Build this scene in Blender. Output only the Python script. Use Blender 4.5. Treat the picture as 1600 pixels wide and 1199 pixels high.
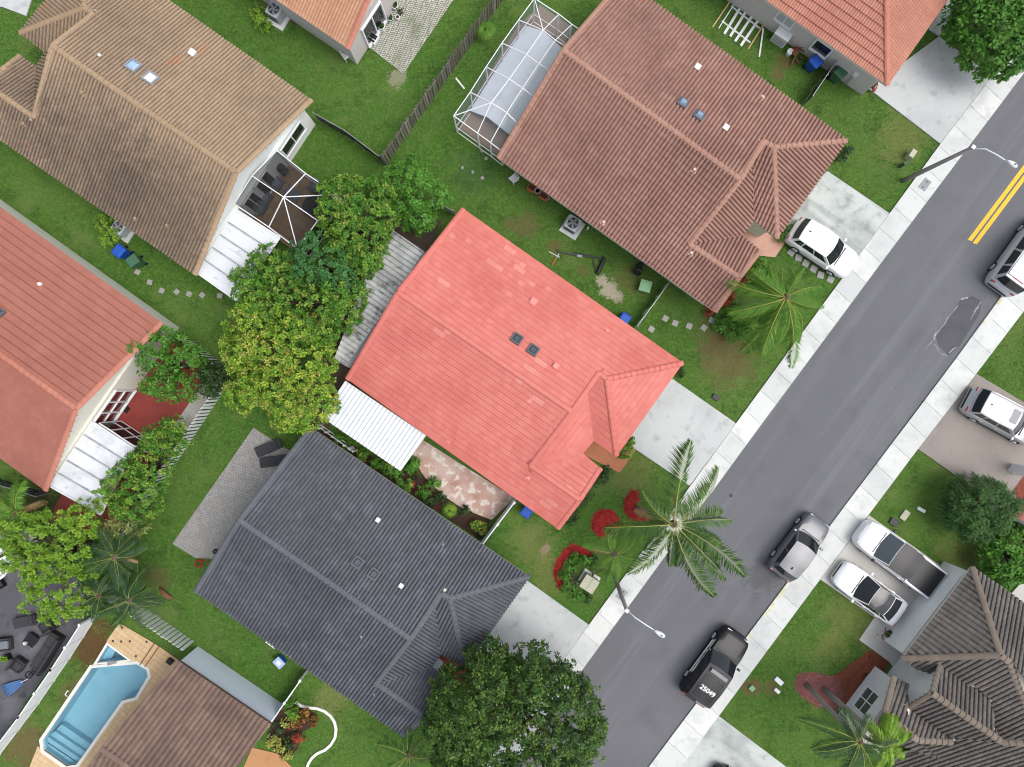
import bpy, bmesh, math, random
import numpy as np
from mathutils import Vector, Matrix, Euler
for _o in list(bpy.data.objects): bpy.data.objects.remove(_o)
scn = bpy.context.scene
C = scn.collection
R = math.radians
HC = 42.7                                    # height of the drone above the street, metres
# ---------------------------------------------------------------- camera
cam = bpy.data.cameras.new('camera'); cam.sensor_width = 36; cam.lens = 36*HC/64.0
cam.clip_start = 0.5; cam.clip_end = 1000
camo = bpy.data.objects.new('camera', cam); C.objects.link(camo); camo.location = (0, 0, HC); scn.camera = camo
# ---------------------------------------------------------------- light
SUN_EL, SUN_AZ = 64, 104                      # azimuth clockwise from +Y (north = up in the photo)
wd = bpy.data.worlds.new('World'); scn.world = wd; wd.use_nodes = True
_nt = wd.node_tree; _bg = _nt.nodes['Background']
_sk = _nt.nodes.new('ShaderNodeTexSky'); _sk.sky_type = 'NISHITA'; _sk.sun_disc = False
_sk.sun_elevation = R(SUN_EL); _sk.sun_rotation = R(SUN_AZ); _sk.dust_density = 4; _sk.air_density = 1.0; _sk.ozone_density = 1
_hs = _nt.nodes.new('ShaderNodeHueSaturation'); _hs.inputs['Saturation'].default_value = 0.42   # overcast: greyer than a clear sky
_nt.links.new(_sk.outputs[0], _hs.inputs['Color']); _nt.links.new(_hs.outputs[0], _bg.inputs[0]); _bg.inputs[1].default_value = 0.15
sun = bpy.data.lights.new('sun', 'SUN'); sun.energy = 0.65; sun.angle = R(35); sun.color = (1, 0.965, 0.92)
suno = bpy.data.objects.new('sun', sun); C.objects.link(suno); suno.rotation_euler = (R(90-SUN_EL), 0, R(180-SUN_AZ)); suno.location = (20, 25, 60)
scn.view_settings.view_transform = 'Standard'; scn.view_settings.look = 'None'
scn.view_settings.exposure = 0.76; scn.view_settings.gamma = 1; scn.view_settings.use_curve_mapping = False
scn.render.engine = 'CYCLES'; scn.cycles.filter_width = 0.95
# ---------------------------------------------------------------- survey: plan coordinates -> metres
def G(x, y, h=0.0):                          # plan sheet point (1600 x 1199 sheet, 25 units to the metre on the ground) seen at height h
    k = (1-h/HC)/25.0
    return Vector(((x-800)*k, (599.5-y)*k, h))
def zf(x0, y0, s): return lambda a, b: (x0+a*s, y0+b*s)
_s = .3375
za, zb, zc, zd, ze, zg, zh, zi, zj = [zf(a, b, _s) for a, b in ((0,0),(530,0),(1060,0),(0,400),(530,400),(1060,400),(0,799),(530,799),(1060,799))]
y1, y2, y3, y4, y5, y6, y7, y8 = zf(300,180,.25026), zf(700,0,.22518), zf(1090,0,.19375), zf(760,250,.2125), zf(70,480,.2669), zf(0,780,.26696), zf(60,960,.19934), zf(490,640,.2125)
w1, w2, w3, w4, w5, w6, w7, w8 = zf(1040,780,.27513), zf(1270,790,.17517), zf(1200,320,.10846), zf(1480,330,.12513), zf(1480,590,.1084), zf(1220,950,.20772), zf(1380,870,.27431), zf(840,680,.25848)
HD = math.degrees(math.atan2(-0.564, 0.826))  # heading of the house axis (towards the street), degrees
RD = math.degrees(math.atan2(0.80, 0.60))     # heading of the street
# ---------------------------------------------------------------- objects
WL = {}
def tag(o, label=None, cat=None, group=None, kind=None):
    if label: o['label'] = label
    if cat: o['category'] = cat
    if group: o['group'] = group
    if kind: o['kind'] = kind
    return o
def root(name, loc, rz=0, label=None, cat=None, group=None, local=False, kind=None):
    o = bpy.data.objects.new(name, None); C.objects.link(o); o.empty_display_size = 0.2
    o.location = loc; o.rotation_euler = (0, 0, R(rz)); WL[o.name] = Vector((0,0,0)) if local else Vector(loc)
    return tag(o, label, cat, group, kind)
def copy_tree(o, parent=None):
    c = o.copy(); C.objects.link(c); WL[c.name] = WL[o.name].copy() if o.name in WL else Vector((0,0,0))
    if parent: c.parent = parent
    for ch in list(o.children): copy_tree(ch, c)
    return c
class MB:
    def __init__(s): s.v = []; s.f = []; s.t = []
    def add(s, vs, fs, tone=0.0):
        n = len(s.v); s.v += [tuple(p) for p in vs]; s.f += [tuple(i+n for i in f) for f in fs]; s.t += [tone]*len(fs); return s
    def quad(s, *p, tone=0.0): return s.add(p, [tuple(range(len(p)))], tone)
    def box(s, c, size, rz=0.0, tone=0.0, M=None):
        x, y, z = [k/2 for k in size]; c = Vector(c)
        m = M if M is not None else Matrix.Rotation(R(rz), 3, 'Z')
        vs = [c+m@Vector((a*x, b*y, d*z)) for d in (-1,1) for a, b in ((-1,-1),(1,-1),(1,1),(-1,1))]
        return s.add(vs, [(3,2,1,0),(4,5,6,7),(0,1,5,4),(1,2,6,5),(2,3,7,6),(3,0,4,7)], tone)
    def bar(s, a, b, w, h=None, tone=0.0):                # square bar between two points
        a, b = Vector(a), Vector(b); h = h or w; d = (b-a); L = d.length
        if L < 1e-6: return s
        d /= L; up = Vector((0,0,1)) if abs(d.z) < .95 else Vector((1,0,0))
        y = up.cross(d).normalized(); z = d.cross(y)
        return s.box((a+b)/2, (L, w, h), M=Matrix((d, y, z)).transposed(), tone=tone)
    def prism(s, poly, z0, z1, tone=0.0):                 # vertical prism; poly = list of Vectors/tuples (x, y); z1 float or list
        p = [(q[0], q[1]) for q in poly]; n = len(p)
        if sum(p[i][0]*p[(i+1)%n][1]-p[(i+1)%n][0]*p[i][1] for i in range(n)) < 0: p.reverse(); z1 = list(reversed(z1)) if isinstance(z1, (list, tuple)) else z1
        zt = z1 if isinstance(z1, (list, tuple)) else [z1]*n
        vs = [(x, y, z0) for x, y in p]+[(p[i][0], p[i][1], zt[i]) for i in range(n)]
        return s.add(vs, [tuple(reversed(range(n))), tuple(range(n, 2*n))]+[(i, (i+1)%n, n+(i+1)%n, n+i) for i in range(n)], tone)
    def slab(s, pts, th, tone=0.0):                        # polygon in space extruded straight down
        pts = [Vector(p) for p in pts]; n = len(pts)
        if sum(pts[i].x*pts[(i+1)%n].y-pts[(i+1)%n].x*pts[i].y for i in range(n)) < 0: pts.reverse()
        vs = pts+[p-Vector((0,0,th)) for p in pts]
        return s.add(vs, [tuple(range(n)), tuple(reversed(range(n, 2*n)))]+[(i, n+i, n+(i+1)%n, (i+1)%n) for i in range(n)], tone)
    def tube(s, path, rad, seg=8, tone=0.0, cap=True):
        P = [Vector(p) for p in path]; rr = rad if isinstance(rad, (list, tuple)) else [rad]*len(P)
        vs = []; fs = []; pd = None
        for i, p in enumerate(P):
            d = (P[min(i+1, len(P)-1)]-P[max(i-1, 0)]).normalized()
            a = Vector((0,0,1)) if abs(d.z) < .9 else Vector((1,0,0))
            x = a.cross(d).normalized(); y = d.cross(x)
            for k in range(seg):
                t = 2*math.pi*k/seg; vs.append(p+(x*math.cos(t)+y*math.sin(t))*rr[i])
        for i in range(len(P)-1):
            for k in range(seg): fs.append((i*seg+k, i*seg+(k+1)%seg, (i+1)*seg+(k+1)%seg, (i+1)*seg+k))
        if cap: fs += [tuple(reversed(range(seg))), tuple(range((len(P)-1)*seg, len(P)*seg))]
        return s.add(vs, fs, tone)
    def cyl(s, c, r, h, seg=20, r2=None, tone=0.0):
        c = Vector(c); return s.tube([c, c+Vector((0,0,h))], [r, r if r2 is None else r2], seg, tone)
    def lathe(s, c, prof, seg=20, tone=0.0, sx=1, sy=1):
        c = Vector(c); vs = []; fs = []; n = len(prof)
        for r, z in prof:
            for k in range(seg):
                t = 2*math.pi*k/seg; vs.append(c+Vector((r*math.cos(t)*sx, r*math.sin(t)*sy, z)))
        for i in range(n-1):
            for k in range(seg): fs.append((i*seg+k, i*seg+(k+1)%seg, (i+1)*seg+(k+1)%seg, (i+1)*seg+k))
        fs += [tuple(reversed(range(seg))), tuple(range((n-1)*seg, n*seg))]
        return s.add(vs, fs, tone)
    def mesh(s, name, off, smooth=False):
        me = bpy.data.meshes.new(name)
        me.from_pydata([(x-off[0], y-off[1], z-off[2]) for x, y, z in s.v], [], s.f)
        if any(s.t):
            at = me.attributes.new('tone', 'FLOAT', 'FACE'); at.data.foreach_set('value', s.t)
        if smooth: me.polygons.foreach_set('use_smooth', [True]*len(me.polygons))
        me.update(); return me
    def build(s, name, mat, parent=None, smooth=False, bevel=0, label=None, cat=None, group=None, kind=None, auto=None):
        if parent is not None: off = WL[parent.name]; loc = (0,0,0)
        else:
            a = np.array(s.v); lo, hi = a.min(0), a.max(0); off = loc = Vector(((lo[0]+hi[0])/2, (lo[1]+hi[1])/2, lo[2]))
        o = bpy.data.objects.new(name, s.mesh(name, off, smooth)); C.objects.link(o); o.data.materials.append(mat)
        o.location = loc; WL[o.name] = Vector(off)
        if parent is not None: o.parent = parent
        if bevel:
            b = o.modifiers.new('bevel', 'BEVEL'); b.width = bevel; b.segments = 2; b.limit_method = 'ANGLE'; b.angle_limit = R(35)
        return tag(o, label, cat, group, kind)
def npmesh(name, V, F4, tone, mat, parent=None, loc=None):
    """quads from numpy arrays"""
    off = np.array(WL[parent.name] if parent is not None else (loc or (0,0,0)))
    V = V-off; me = bpy.data.meshes.new(name); nf = len(F4); k = F4.shape[1]
    me.vertices.add(len(V)); me.vertices.foreach_set('co', V.astype(np.float32).ravel())
    me.loops.add(nf*k); me.loops.foreach_set('vertex_index', F4.astype(np.int32).ravel())
    me.polygons.add(nf); me.polygons.foreach_set('loop_start', np.arange(nf, dtype=np.int32)*k)
    try: me.polygons.foreach_set('loop_total', np.full(nf, k, dtype=np.int32))
    except Exception: pass
    at = me.attributes.new('tone', 'FLOAT', 'FACE'); at.data.foreach_set('value', tone.astype(np.float32))
    me.update(); me.validate()
    o = bpy.data.objects.new(name, me); C.objects.link(o); me.materials.append(mat)
    o.location = (0,0,0) if parent is not None else off; WL[o.name] = Vector(off)
    if parent is not None: o.parent = parent
    return o
# ---------------------------------------------------------------- materials
def lin(c): return c/12.92 if c <= .04045 else ((c+.055)/1.055)**2.4
def A(r, g, b, k=.72): return tuple(min(.9, lin(x/255)*k) for x in (r, g, b))
def mixn(nt, f, a, b, mode='MIX'):
    m = nt.nodes.new('ShaderNodeMix'); m.data_type = 'RGBA'; m.blend_type = mode
    for sock, val in ((m.inputs[0], f), (m.inputs[6], a), (m.inputs[7], b)):
        if isinstance(val, bpy.types.NodeSocket): nt.links.new(val, sock)
        elif isinstance(val, (int, float)): sock.default_value = val
        else: sock.default_value = (*val[:3], 1)
    return m.outputs[2]
def noise(nt, vec, scale, detail=3, rough=.55, dist=0):
    n = nt.nodes.new('ShaderNodeTexNoise'); n.inputs['Scale'].default_value = scale; n.inputs['Detail'].default_value = detail
    n.inputs['Roughness'].default_value = rough; n.inputs['Distortion'].default_value = dist
    nt.links.new(vec, n.inputs['Vector']); return n.outputs[0]
def mrange(nt, v, a, b, c=0.0, d=1.0):
    m = nt.nodes.new('ShaderNodeMapRange'); m.interpolation_type = 'SMOOTHSTEP'
    for i, k in enumerate((a, b, c, d)): m.inputs[i+1].default_value = k
    nt.links.new(v, m.inputs[0]); return m.outputs[0]
def math_(nt, op, a, b=None):
    m = nt.nodes.new('ShaderNodeMath'); m.operation = op
    for i, v in enumerate((a, b)):
        if v is None: continue
        if isinstance(v, bpy.types.NodeSocket): nt.links.new(v, m.inputs[i])
        else: m.inputs[i].default_value = v
    return m.outputs[0]
def rotvec(nt, vec, rz, scale):
    m = nt.nodes.new('ShaderNodeMapping'); m.vector_type = 'TEXTURE'; m.inputs['Rotation'].default_value = (0,0,R(rz)); m.inputs['Scale'].default_value = tuple(1/k for k in scale)
    nt.links.new(vec, m.inputs['Vector']); return m.outputs[0]
MATS = {}
def mat(name, col, layers=(), rough=.7, metal=0, tones=None, patch=None, bump=None, spec=.3, streak=None, blobs=None, wobk=5.0, coat=0, emis=None, alpha=None, trans=0):
    """layers: (scale, detail, lo, hi, colour, amount)   tones: colours over the per-piece random value   bump: (scale, strength, dist)"""
    m = bpy.data.materials.new(name); m.use_nodes = True; nt = m.node_tree; b = nt.nodes['Principled BSDF']
    vec = nt.nodes.new('ShaderNodeNewGeometry').outputs['Position']; c = col
    if tones:
        at = nt.nodes.new('ShaderNodeAttribute'); at.attribute_name = 'tone'
        oi = nt.nodes.new('ShaderNodeObjectInfo')
        f = math_(nt, 'FRACT', math_(nt, 'ADD', at.outputs['Fac'], oi.outputs['Random']))
        rp = nt.nodes.new('ShaderNodeValToRGB'); cr = rp.color_ramp
        while len(cr.elements) < len(tones): cr.elements.new(.5)
        for i, tc in enumerate(tones): cr.elements[i].position = i/(len(tones)-1); cr.elements[i].color = (*tc, 1)
        nt.links.new(f, rp.inputs[0]); c = rp.outputs[0]
        if patch: c = mixn(nt, math_(nt, 'GREATER_THAN', at.outputs['Fac'], 1.5), c, patch)
    for sc, de, lo, hi, col2, am in layers:
        f = mrange(nt, noise(nt, vec, sc, de), lo, hi, 0, am); c = mixn(nt, f, c, col2)
    if streak:                                    # (rz, (sx, sy, sz), lo, hi, colour, amount)
        rz, sc3, lo, hi, col2, am = streak
        f = mrange(nt, noise(nt, rotvec(nt, vec, rz, sc3), 1.0, 4), lo, hi, 0, am); c = mixn(nt, f, c, col2)
    if blobs:                                     # worn or bare places: (centre, radius, colour, amount)
        wob = math_(nt, 'ADD', math_(nt, 'MULTIPLY', noise(nt, vec, 1.3, 6, .7), .55), math_(nt, 'MULTIPLY', noise(nt, vec, 6.5, 4, .7), .45))
        for ctr, rad, col2, am in blobs:
            d = nt.nodes.new('ShaderNodeVectorMath'); d.operation = 'DISTANCE'; nt.links.new(vec, d.inputs[0]); d.inputs[1].default_value = (ctr[0], ctr[1], 0)
            dd = math_(nt, 'ADD', math_(nt, 'DIVIDE', d.outputs['Value'], rad), math_(nt, 'MULTIPLY', math_(nt, 'SUBTRACT', wob, .5), wobk))
            c = mixn(nt, mrange(nt, dd, 0.55, 1.15, am, 0.0), c, col2)
    if isinstance(c, bpy.types.NodeSocket): nt.links.new(c, b.inputs['Base Color'])
    else: b.inputs['Base Color'].default_value = (*c, 1)
    b.inputs['Roughness'].default_value = rough; b.inputs['Metallic'].default_value = metal; b.inputs['Specular IOR Level'].default_value = spec
    if coat: b.inputs['Coat Weight'].default_value = coat; b.inputs['Coat Roughness'].default_value = .05
    if bump:
        bn = nt.nodes.new('ShaderNodeBump'); bn.inputs['Strength'].default_value = bump[1]; bn.inputs['Distance'].default_value = bump[2]
        nt.links.new(noise(nt, vec, bump[0], 4), bn.inputs['Height']); nt.links.new(bn.outputs[0], b.inputs['Normal'])
    if alpha is not None:
        tr = nt.nodes.new('ShaderNodeBsdfTransparent'); mx = nt.nodes.new('ShaderNodeMixShader'); mx.inputs[0].default_value = alpha
        nt.links.new(tr.outputs[0], mx.inputs[1]); nt.links.new(b.outputs[0], mx.inputs[2]); nt.links.new(mx.outputs[0], nt.nodes['Material Output'].inputs[0])
    MATS[name] = m; return m
def brick_mat(name, c1, c2, mortar, rz, bw, bh, rough=.85, layers=()):
    m = bpy.data.materials.new(name); m.use_nodes = True; nt = m.node_tree; b = nt.nodes['Principled BSDF']
    vec = nt.nodes.new('ShaderNodeNewGeometry').outputs['Position']
    br = nt.nodes.new('ShaderNodeTexBrick'); nt.links.new(rotvec(nt, vec, rz, (1,1,1)), br.inputs['Vector'])
    for k, v in (('Color1', c1), ('Color2', c2), ('Mortar', mortar)): br.inputs[k].default_value = (*v, 1)
    br.inputs['Scale'].default_value = 1; br.inputs['Mortar Size'].default_value = .014; br.inputs['Mortar Smooth'].default_value = .3
    br.inputs['Brick Width'].default_value = bw; br.inputs['Row Height'].default_value = bh
    c = br.outputs['Color']
    for sc, de, lo, hi, col2, am in layers: c = mixn(nt, mrange(nt, noise(nt, vec, sc, de), lo, hi, 0, am), c, col2)
    nt.links.new(c, b.inputs['Base Color']); b.inputs['Roughness'].default_value = rough
    bn = nt.nodes.new('ShaderNodeBump'); bn.inputs['Strength'].default_value = .6; bn.inputs['Distance'].default_value = .02; bn.invert = True
    nt.links.new(br.outputs['Fac'], bn.inputs['Height']); nt.links.new(bn.outputs[0], b.inputs['Normal'])
    MATS[name] = m; return m
v1, v2, v3, v4, v5, v6, v7 = zf(420,0,.1375), zf(340,250,.3502), zf(1080,330,.24186), zf(0,740,.21685), zf(1440,730,.16684), zf(380,1080,.1125), zf(1450,0,.11673)
random.seed(7)
# ---------------------------------------------------------------- materials
def blob(x, y, r, col, am): return (G(x, y), r/25.0, col, am)
SOIL = A(120, 96, 72); DRY = A(150, 140, 92); MULCH = A(104, 66, 50); SAND = A(190, 180, 160)
BARE = [blob(1140,560,48,SOIL,.6), blob(1115,520,34,SOIL,.45), blob(952,452,16,SAND,.85), blob(940,440,9,SAND,.8), blob(965,462,10,SAND,.8),
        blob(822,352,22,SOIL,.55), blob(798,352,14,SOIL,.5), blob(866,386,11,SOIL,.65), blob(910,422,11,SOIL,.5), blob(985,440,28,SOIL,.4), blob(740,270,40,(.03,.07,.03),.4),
        blob(622,122,16,SAND,.5), blob(1228,100,14,SOIL,.7), blob(1215,116,12,SOIL,.7), blob(1175,1075,16,SOIL,.8), blob(1205,1075,12,SOIL,.7),
        blob(150,1010,44,MULCH,.8), blob(120,1090,30,SOIL,.5), blob(40,1165,40,SOIL,.7), blob(245,905,22,SOIL,.5), blob(520,1090,30,DRY,.4), blob(1410,215,45,DRY,.35),
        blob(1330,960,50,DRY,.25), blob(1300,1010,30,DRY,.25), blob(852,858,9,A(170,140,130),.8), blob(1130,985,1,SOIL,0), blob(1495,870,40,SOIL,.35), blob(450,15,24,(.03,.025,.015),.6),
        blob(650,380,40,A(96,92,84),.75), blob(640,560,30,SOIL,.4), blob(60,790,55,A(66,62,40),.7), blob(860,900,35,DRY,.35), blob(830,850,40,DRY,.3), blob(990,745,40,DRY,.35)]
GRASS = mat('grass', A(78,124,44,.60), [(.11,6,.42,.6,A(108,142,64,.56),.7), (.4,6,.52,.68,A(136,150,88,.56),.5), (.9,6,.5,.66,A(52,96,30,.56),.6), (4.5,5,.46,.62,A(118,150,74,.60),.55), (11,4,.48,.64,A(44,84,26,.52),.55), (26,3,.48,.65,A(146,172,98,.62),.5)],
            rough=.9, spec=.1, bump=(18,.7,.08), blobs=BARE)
BLADE = mat('grass_blades', A(70,115,36,.5), tones=[A(40,92,22,.58), A(70,132,36,.62), A(96,156,50,.64), A(134,174,82,.66), A(50,110,26,.58), A(84,144,42,.62)], layers=[(.11,6,.42,.6,A(120,156,74,.58),.5), (.4,6,.52,.68,A(150,164,102,.58),.4), (.9,6,.5,.66,A(58,104,34,.56),.55), (4.5,5,.46,.62,A(132,160,86,.64),.45), (11,4,.48,.64,A(44,86,26,.52),.5)], rough=.8, spec=.15, blobs=BARE)
ROAD = mat('asphalt', A(113,114,118,.70), [(.12,3,.4,.7,A(122,123,127,.70),.6), (.5,5,.5,.75,A(104,105,109,.68),.6), (2.2,4,.66,.76,A(84,86,92,.7),.55), (5,3,.72,.8,A(70,72,78,.7),.5), (45,2,.55,.8,A(90,90,95),.55), (60,2,.6,.8,A(180,180,184),.4)], rough=.85, spec=.25, bump=(70,.35,.01),
           streak=(RD,(.05,1.0,1),.45,.75,A(134,135,139,.72),.5), blobs=[blob(1190,900,30,A(92,92,96,.68),.7), blob(1560,450,20,A(92,92,96,.7),.7)])
CONC = mat('concrete', A(222,226,222,.74), [(.5,5,.45,.72,A(196,200,198,.74),.75), (1.6,6,.52,.72,A(186,190,188,.7),.45), (5,5,.55,.75,A(194,198,195,.72),.4), (25,2,.5,.8,A(205,207,205),.35)], rough=.85, spec=.2, bump=(50,.2,.01), tones=[A(226,228,224,.74), A(214,218,215,.74), A(232,234,230,.74), A(206,210,207,.74)])
DRIVE = mat('driveway_concrete', A(212,215,214,.68), [(.35,5,.42,.7,A(190,195,194,.68),.75), (1.3,6,.52,.72,A(166,172,170,.66),.6), (3.5,5,.6,.82,A(232,232,226,.75),.5), (40,2,.5,.8,A(190,190,188),.3)], rough=.85, spec=.2, bump=(50,.2,.01))
DRIVE_STAIN = mat('mildewed_concrete', A(205,211,207,.74), [(.4,6,.42,.62,A(164,170,167,.72),.7), (1.6,6,.52,.75,A(142,149,146,.7),.55), (4,5,.6,.8,A(226,228,222,.75),.5)], rough=.88, spec=.2, streak=(HD,(.25,1.6,1),.48,.75,A(138,146,142,.7),.5))
TANCONC = mat('tan_concrete', A(160,152,145,.74), [(.4,5,.4,.7,A(146,138,132,.74),.7), (2.5,6,.55,.8,A(132,124,118,.72),.45)], rough=.85, spec=.2)
GREIGE = mat('greige_concrete', A(206,204,198,.74), [(.5,5,.45,.75,A(190,188,182,.74),.6)], rough=.8, spec=.2)
WHITE = mat('white_paint', A(236,238,238,.78), [(1.5,4,.5,.8,A(214,217,217,.76),.5)], rough=.5)
WHITEMETAL = mat('white_aluminium', A(238,240,242,.8), rough=.4, spec=.4)
WROOF = mat('white_panel_roof', A(230,234,238,.78), [(.6,5,.5,.75,A(205,210,216,.76),.6), (2.5,6,.62,.8,A(120,122,122,.7),.6)], rough=.5, streak=(HD,(.5,4,1),.56,.78,A(150,154,156,.72),.8))
CORR_W = mat('white_corrugated_metal', A(232,236,240,.78), [(.8,4,.5,.8,A(208,213,219,.76),.6), (3,5,.66,.85,A(140,140,140,.7),.4)], rough=.4, spec=.45)
CORR_G = mat('weathered_corrugated_metal', A(206,208,206,.76), [(.5,6,.4,.6,A(150,152,150,.72),.75), (1.8,6,.5,.7,A(88,90,88,.7),.8)], rough=.6, spec=.3)
def wallm(n, r, g, b): return mat(n, A(r,g,b,.92), [(.7,4,.45,.8,A(r-14,g-13,b-14,.9),.5), (6,4,.55,.8,A(r-8,g-8,b-8,.9),.4)], rough=.85, spec=.2, bump=(40,.25,.01))
W_WHITE = wallm('white_stucco', 226,230,228); W_CREAM = wallm('cream_stucco', 222,220,208); W_GREY = wallm('grey_stucco', 196,190,188); W_BLUE = wallm('pale_blue_stucco', 216,224,236)
GLASS = mat('window_glass', (.012,.015,.018), rough=.06, spec=.7)
GLASS_G = mat('greenish_window_glass', A(92,112,100,.6), rough=.08, spec=.7)
TRIMW = mat('cream_fascia', A(226,220,208,.76), rough=.6)
BLACK = mat('black_plastic', (.012,.012,.014), rough=.45); DARK = mat('dark_grey_plastic', (.035,.036,.04), rough=.55); CHAR = mat('charcoal_fabric', (.045,.046,.05), rough=.9, spec=.1)
GREYM = mat('grey_metal', A(150,154,158), [(3,3,.5,.8,A(126,130,134),.5)], rough=.5, spec=.4); STEEL = mat('galvanised_steel', A(190,194,196), rough=.4, metal=.6)
def roofm(n, tones, dark, am, light=None, patch=None, dsc=.3, rough=.75, blobs=None):
    mt_ = [sum(t[i] for t in tones)/len(tones) for i in range(3)]; tones = [tuple(mt_[i]+(t[i]-mt_[i])*.55 for i in range(3)) for t in tones]; am *= .68
    ls = [(dsc,6,.42,.7,dark,am), (dsc*5,5,.5,.75,dark,am*.55), (16,3,.55,.8,dark,.3)]
    if light: ls.append((.9,6,.52,.74,light,.5))
    return mat(n, tones[0], ls, tones=tones, patch=patch, rough=rough, spec=.25, bump=(60,.15,.01), blobs=blobs, wobk=1.6)
RED = roofm('coral_painted_tile', [A(219,125,114,.73), A(212,116,105,.73), A(224,134,123,.73), A(216,121,110,.73), A(227,139,128,.73), A(213,118,107,.73)], A(190,88,79,.68), .5, patch=A(230,150,139,.72), light=A(226,138,127,.70), rough=.55)
REDCAP = roofm('coral_ridge_paint', [A(224,134,123,.7), A(218,122,111,.7)], A(202,104,94,.68), .3, rough=.5)
GREYT = roofm('slate_grey_barrel_tile', [A(102,105,112,.70), A(90,93,100,.70), A(112,115,122,.70), A(96,99,106,.70)], A(64,67,74,.68), .45, light=A(126,130,138,.7))
GREYCAP = roofm('slate_grey_cap', [A(110,113,119,.7), A(102,105,111,.7)], A(86,89,96,.68), .4)
TAN = roofm('tan_barrel_tile', [A(176,153,128,.70), A(166,143,118,.70), A(184,161,136,.70), A(170,148,124,.70)], A(104,90,78,.66), .45, patch=A(186,146,116,.7), dsc=.18, blobs=[(G(150,225,3.5), 6.2, A(92,82,77,.68), .55), (G(250,310,3.5), 6.0, A(92,82,77,.68), .55), (G(50,165,3.5), 5.0, A(92,82,77,.68), .5), (G(300,360,3.5), 3.6, A(92,82,77,.68), .4)])
TANCAP = roofm('tan_cap', [A(186,160,130,.7), A(178,152,122,.7)], A(150,126,100,.68), .4)
BROWN = roofm('rosy_brown_barrel_tile', [A(172,132,118,.70), A(162,122,109,.70), A(180,140,126,.70), A(155,115,103,.70)], A(114,84,77,.68), .5, light=A(190,154,140,.7))
BROWNCAP = roofm('rosy_cap', [A(190,148,130,.7), A(180,137,119,.7)], A(150,110,95,.68), .4)
TERRA = roofm('terracotta_tile', [A(200,140,120), A(192,132,112), A(206,148,128), A(188,128,108)], A(160,98,80), .4, light=A(212,150,128))
TERRA2 = roofm('terracotta_flat_tile', [A(176,114,98,.70), A(171,108,93,.70), A(181,119,103,.70), A(174,111,95,.70)], A(146,88,76,.68), .4, light=A(190,128,112,.7), patch=A(150,100,86))
ORTAN = roofm('orange_tan_tile', [A(206,158,128), A(196,146,116), A(214,168,138), A(190,138,108)], A(160,112,88), .4, light=A(220,180,152))
TERRACAP = roofm('terracotta_cap', [A(206,138,118), A(196,128,108)], A(176,108,92), .4)
UMBER = roofm('umber_barrel_tile', [A(132,109,99), A(120,99,91), A(142,118,106), A(150,128,112), A(116,96,88)], A(76,62,58), .5, light=A(150,126,108))
DKBROWN = roofm('dark_brown_barrel_tile', [A(122,116,111), A(106,101,98), A(132,126,120), A(114,108,103), A(98,93,91)], A(62,58,56), .55, light=A(140,131,122))
DKCAP = roofm('dark_brown_cap', [A(136,124,112), A(124,113,102), A(146,133,120)], A(98,88,80), .4)
# ---------------------------------------------------------------- ground, street
EXCL = []                                              # plan polygons without grass
def px(p): return (800+p.x*25/(1-p.z/HC), 599.5-p.y*25/(1-p.z/HC))
def gp(pts, h=0): return [G(x, y, h) for x, y in pts]
POOL = [y7(425,418), y7(775,388), y7(850,432), y7(862,480), y7(765,645), y7(660,672), y7(305,1172), y7(225,1185), y7(50,1062), y7(40,985)]
SPA = [y7(548,240), y7(703,352), y7(465,376)]
bm = bmesh.new()
def loop(pts):
    vs = [bm.verts.new(p) for p in pts]; return [bm.edges.new((vs[i], vs[(i+1)%len(vs)])) for i in range(len(vs))]
_e = loop([Vector((-200,-200,0)), Vector((200,-200,0)), Vector((200,200,0)), Vector((-200,200,0))])+loop(gp(POOL))+loop(gp(SPA))
bmesh.ops.triangle_fill(bm, edges=_e, use_beauty=True)
for f in bm.faces:
    f.normal_update()
    if f.normal.z < 0: f.normal_flip()
me = bpy.data.meshes.new('lawn'); bm.to_mesh(me); bm.free(); lawn = bpy.data.objects.new('lawn', me); C.objects.link(lawn); me.materials.append(GRASS)
tag(lawn, 'green lawns between and around the houses', 'lawn', kind='structure'); WL['lawn'] = Vector((0,0,0))
def lerp(a, b, t): return (a[0]+(b[0]-a[0])*t, a[1]+(b[1]-a[1])*t)
def atline(L, y):                                       # x on a polyline at plan row y
    for (a, b) in zip(L, L[1:]):
        if (a[1]-y)*(b[1]-y) <= 0 and a[1] != b[1]: return a[0]+(b[0]-a[0])*(y-a[1])/(b[1]-a[1])
    a, b = (L[0], L[1]) if abs(y-L[0][1]) < abs(y-L[-1][1]) else (L[-2], L[-1])
    return a[0]+(b[0]-a[0])*(y-a[1])/(b[1]-a[1])
RL = [(500,1600), (892.8,1069), (1176.4,680), (1384,400), (1600,113), (2000,-420)]        # road edge, near houses
RR = [(712,1600), (1060,1135), (1312,800), (1490,564), (1562.9,464), (1640,361), (2230,-420)]
SL = [(460,1600), (865.5,1050), (919.8,976), (1149.4,661.6), (1389,334), (1468.4,225.4), (1549.4,119.8), (1960,-420)]
SR = [(764,1600), (1122.4,1118), (1228.8,974.5), (1281,904), (1357,803), (1433,701.4), (1524,584), (1600,484), (2285,-420)]
def strip(L1, L2, ys):
    return [(atline(L1, y), y) for y in ys]+[(atline(L2, y), y) for y in reversed(ys)]
_ys = [1600,1200,1069,900,680,564,400,250,113,-420]
EXCL.append(strip(SL, SR, _ys))
tag(MB().prism(gp(strip(RL, RR, _ys)), -.05, .006).build('road', ROAD), 'grey asphalt street running diagonally past the houses', 'road', kind='structure')
KERB_Y = mat('worn_yellow_kerb_paint', A(216,204,150,.74), [(3,5,.38,.55,A(222,224,216,.74),.95)], rough=.8)
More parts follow.
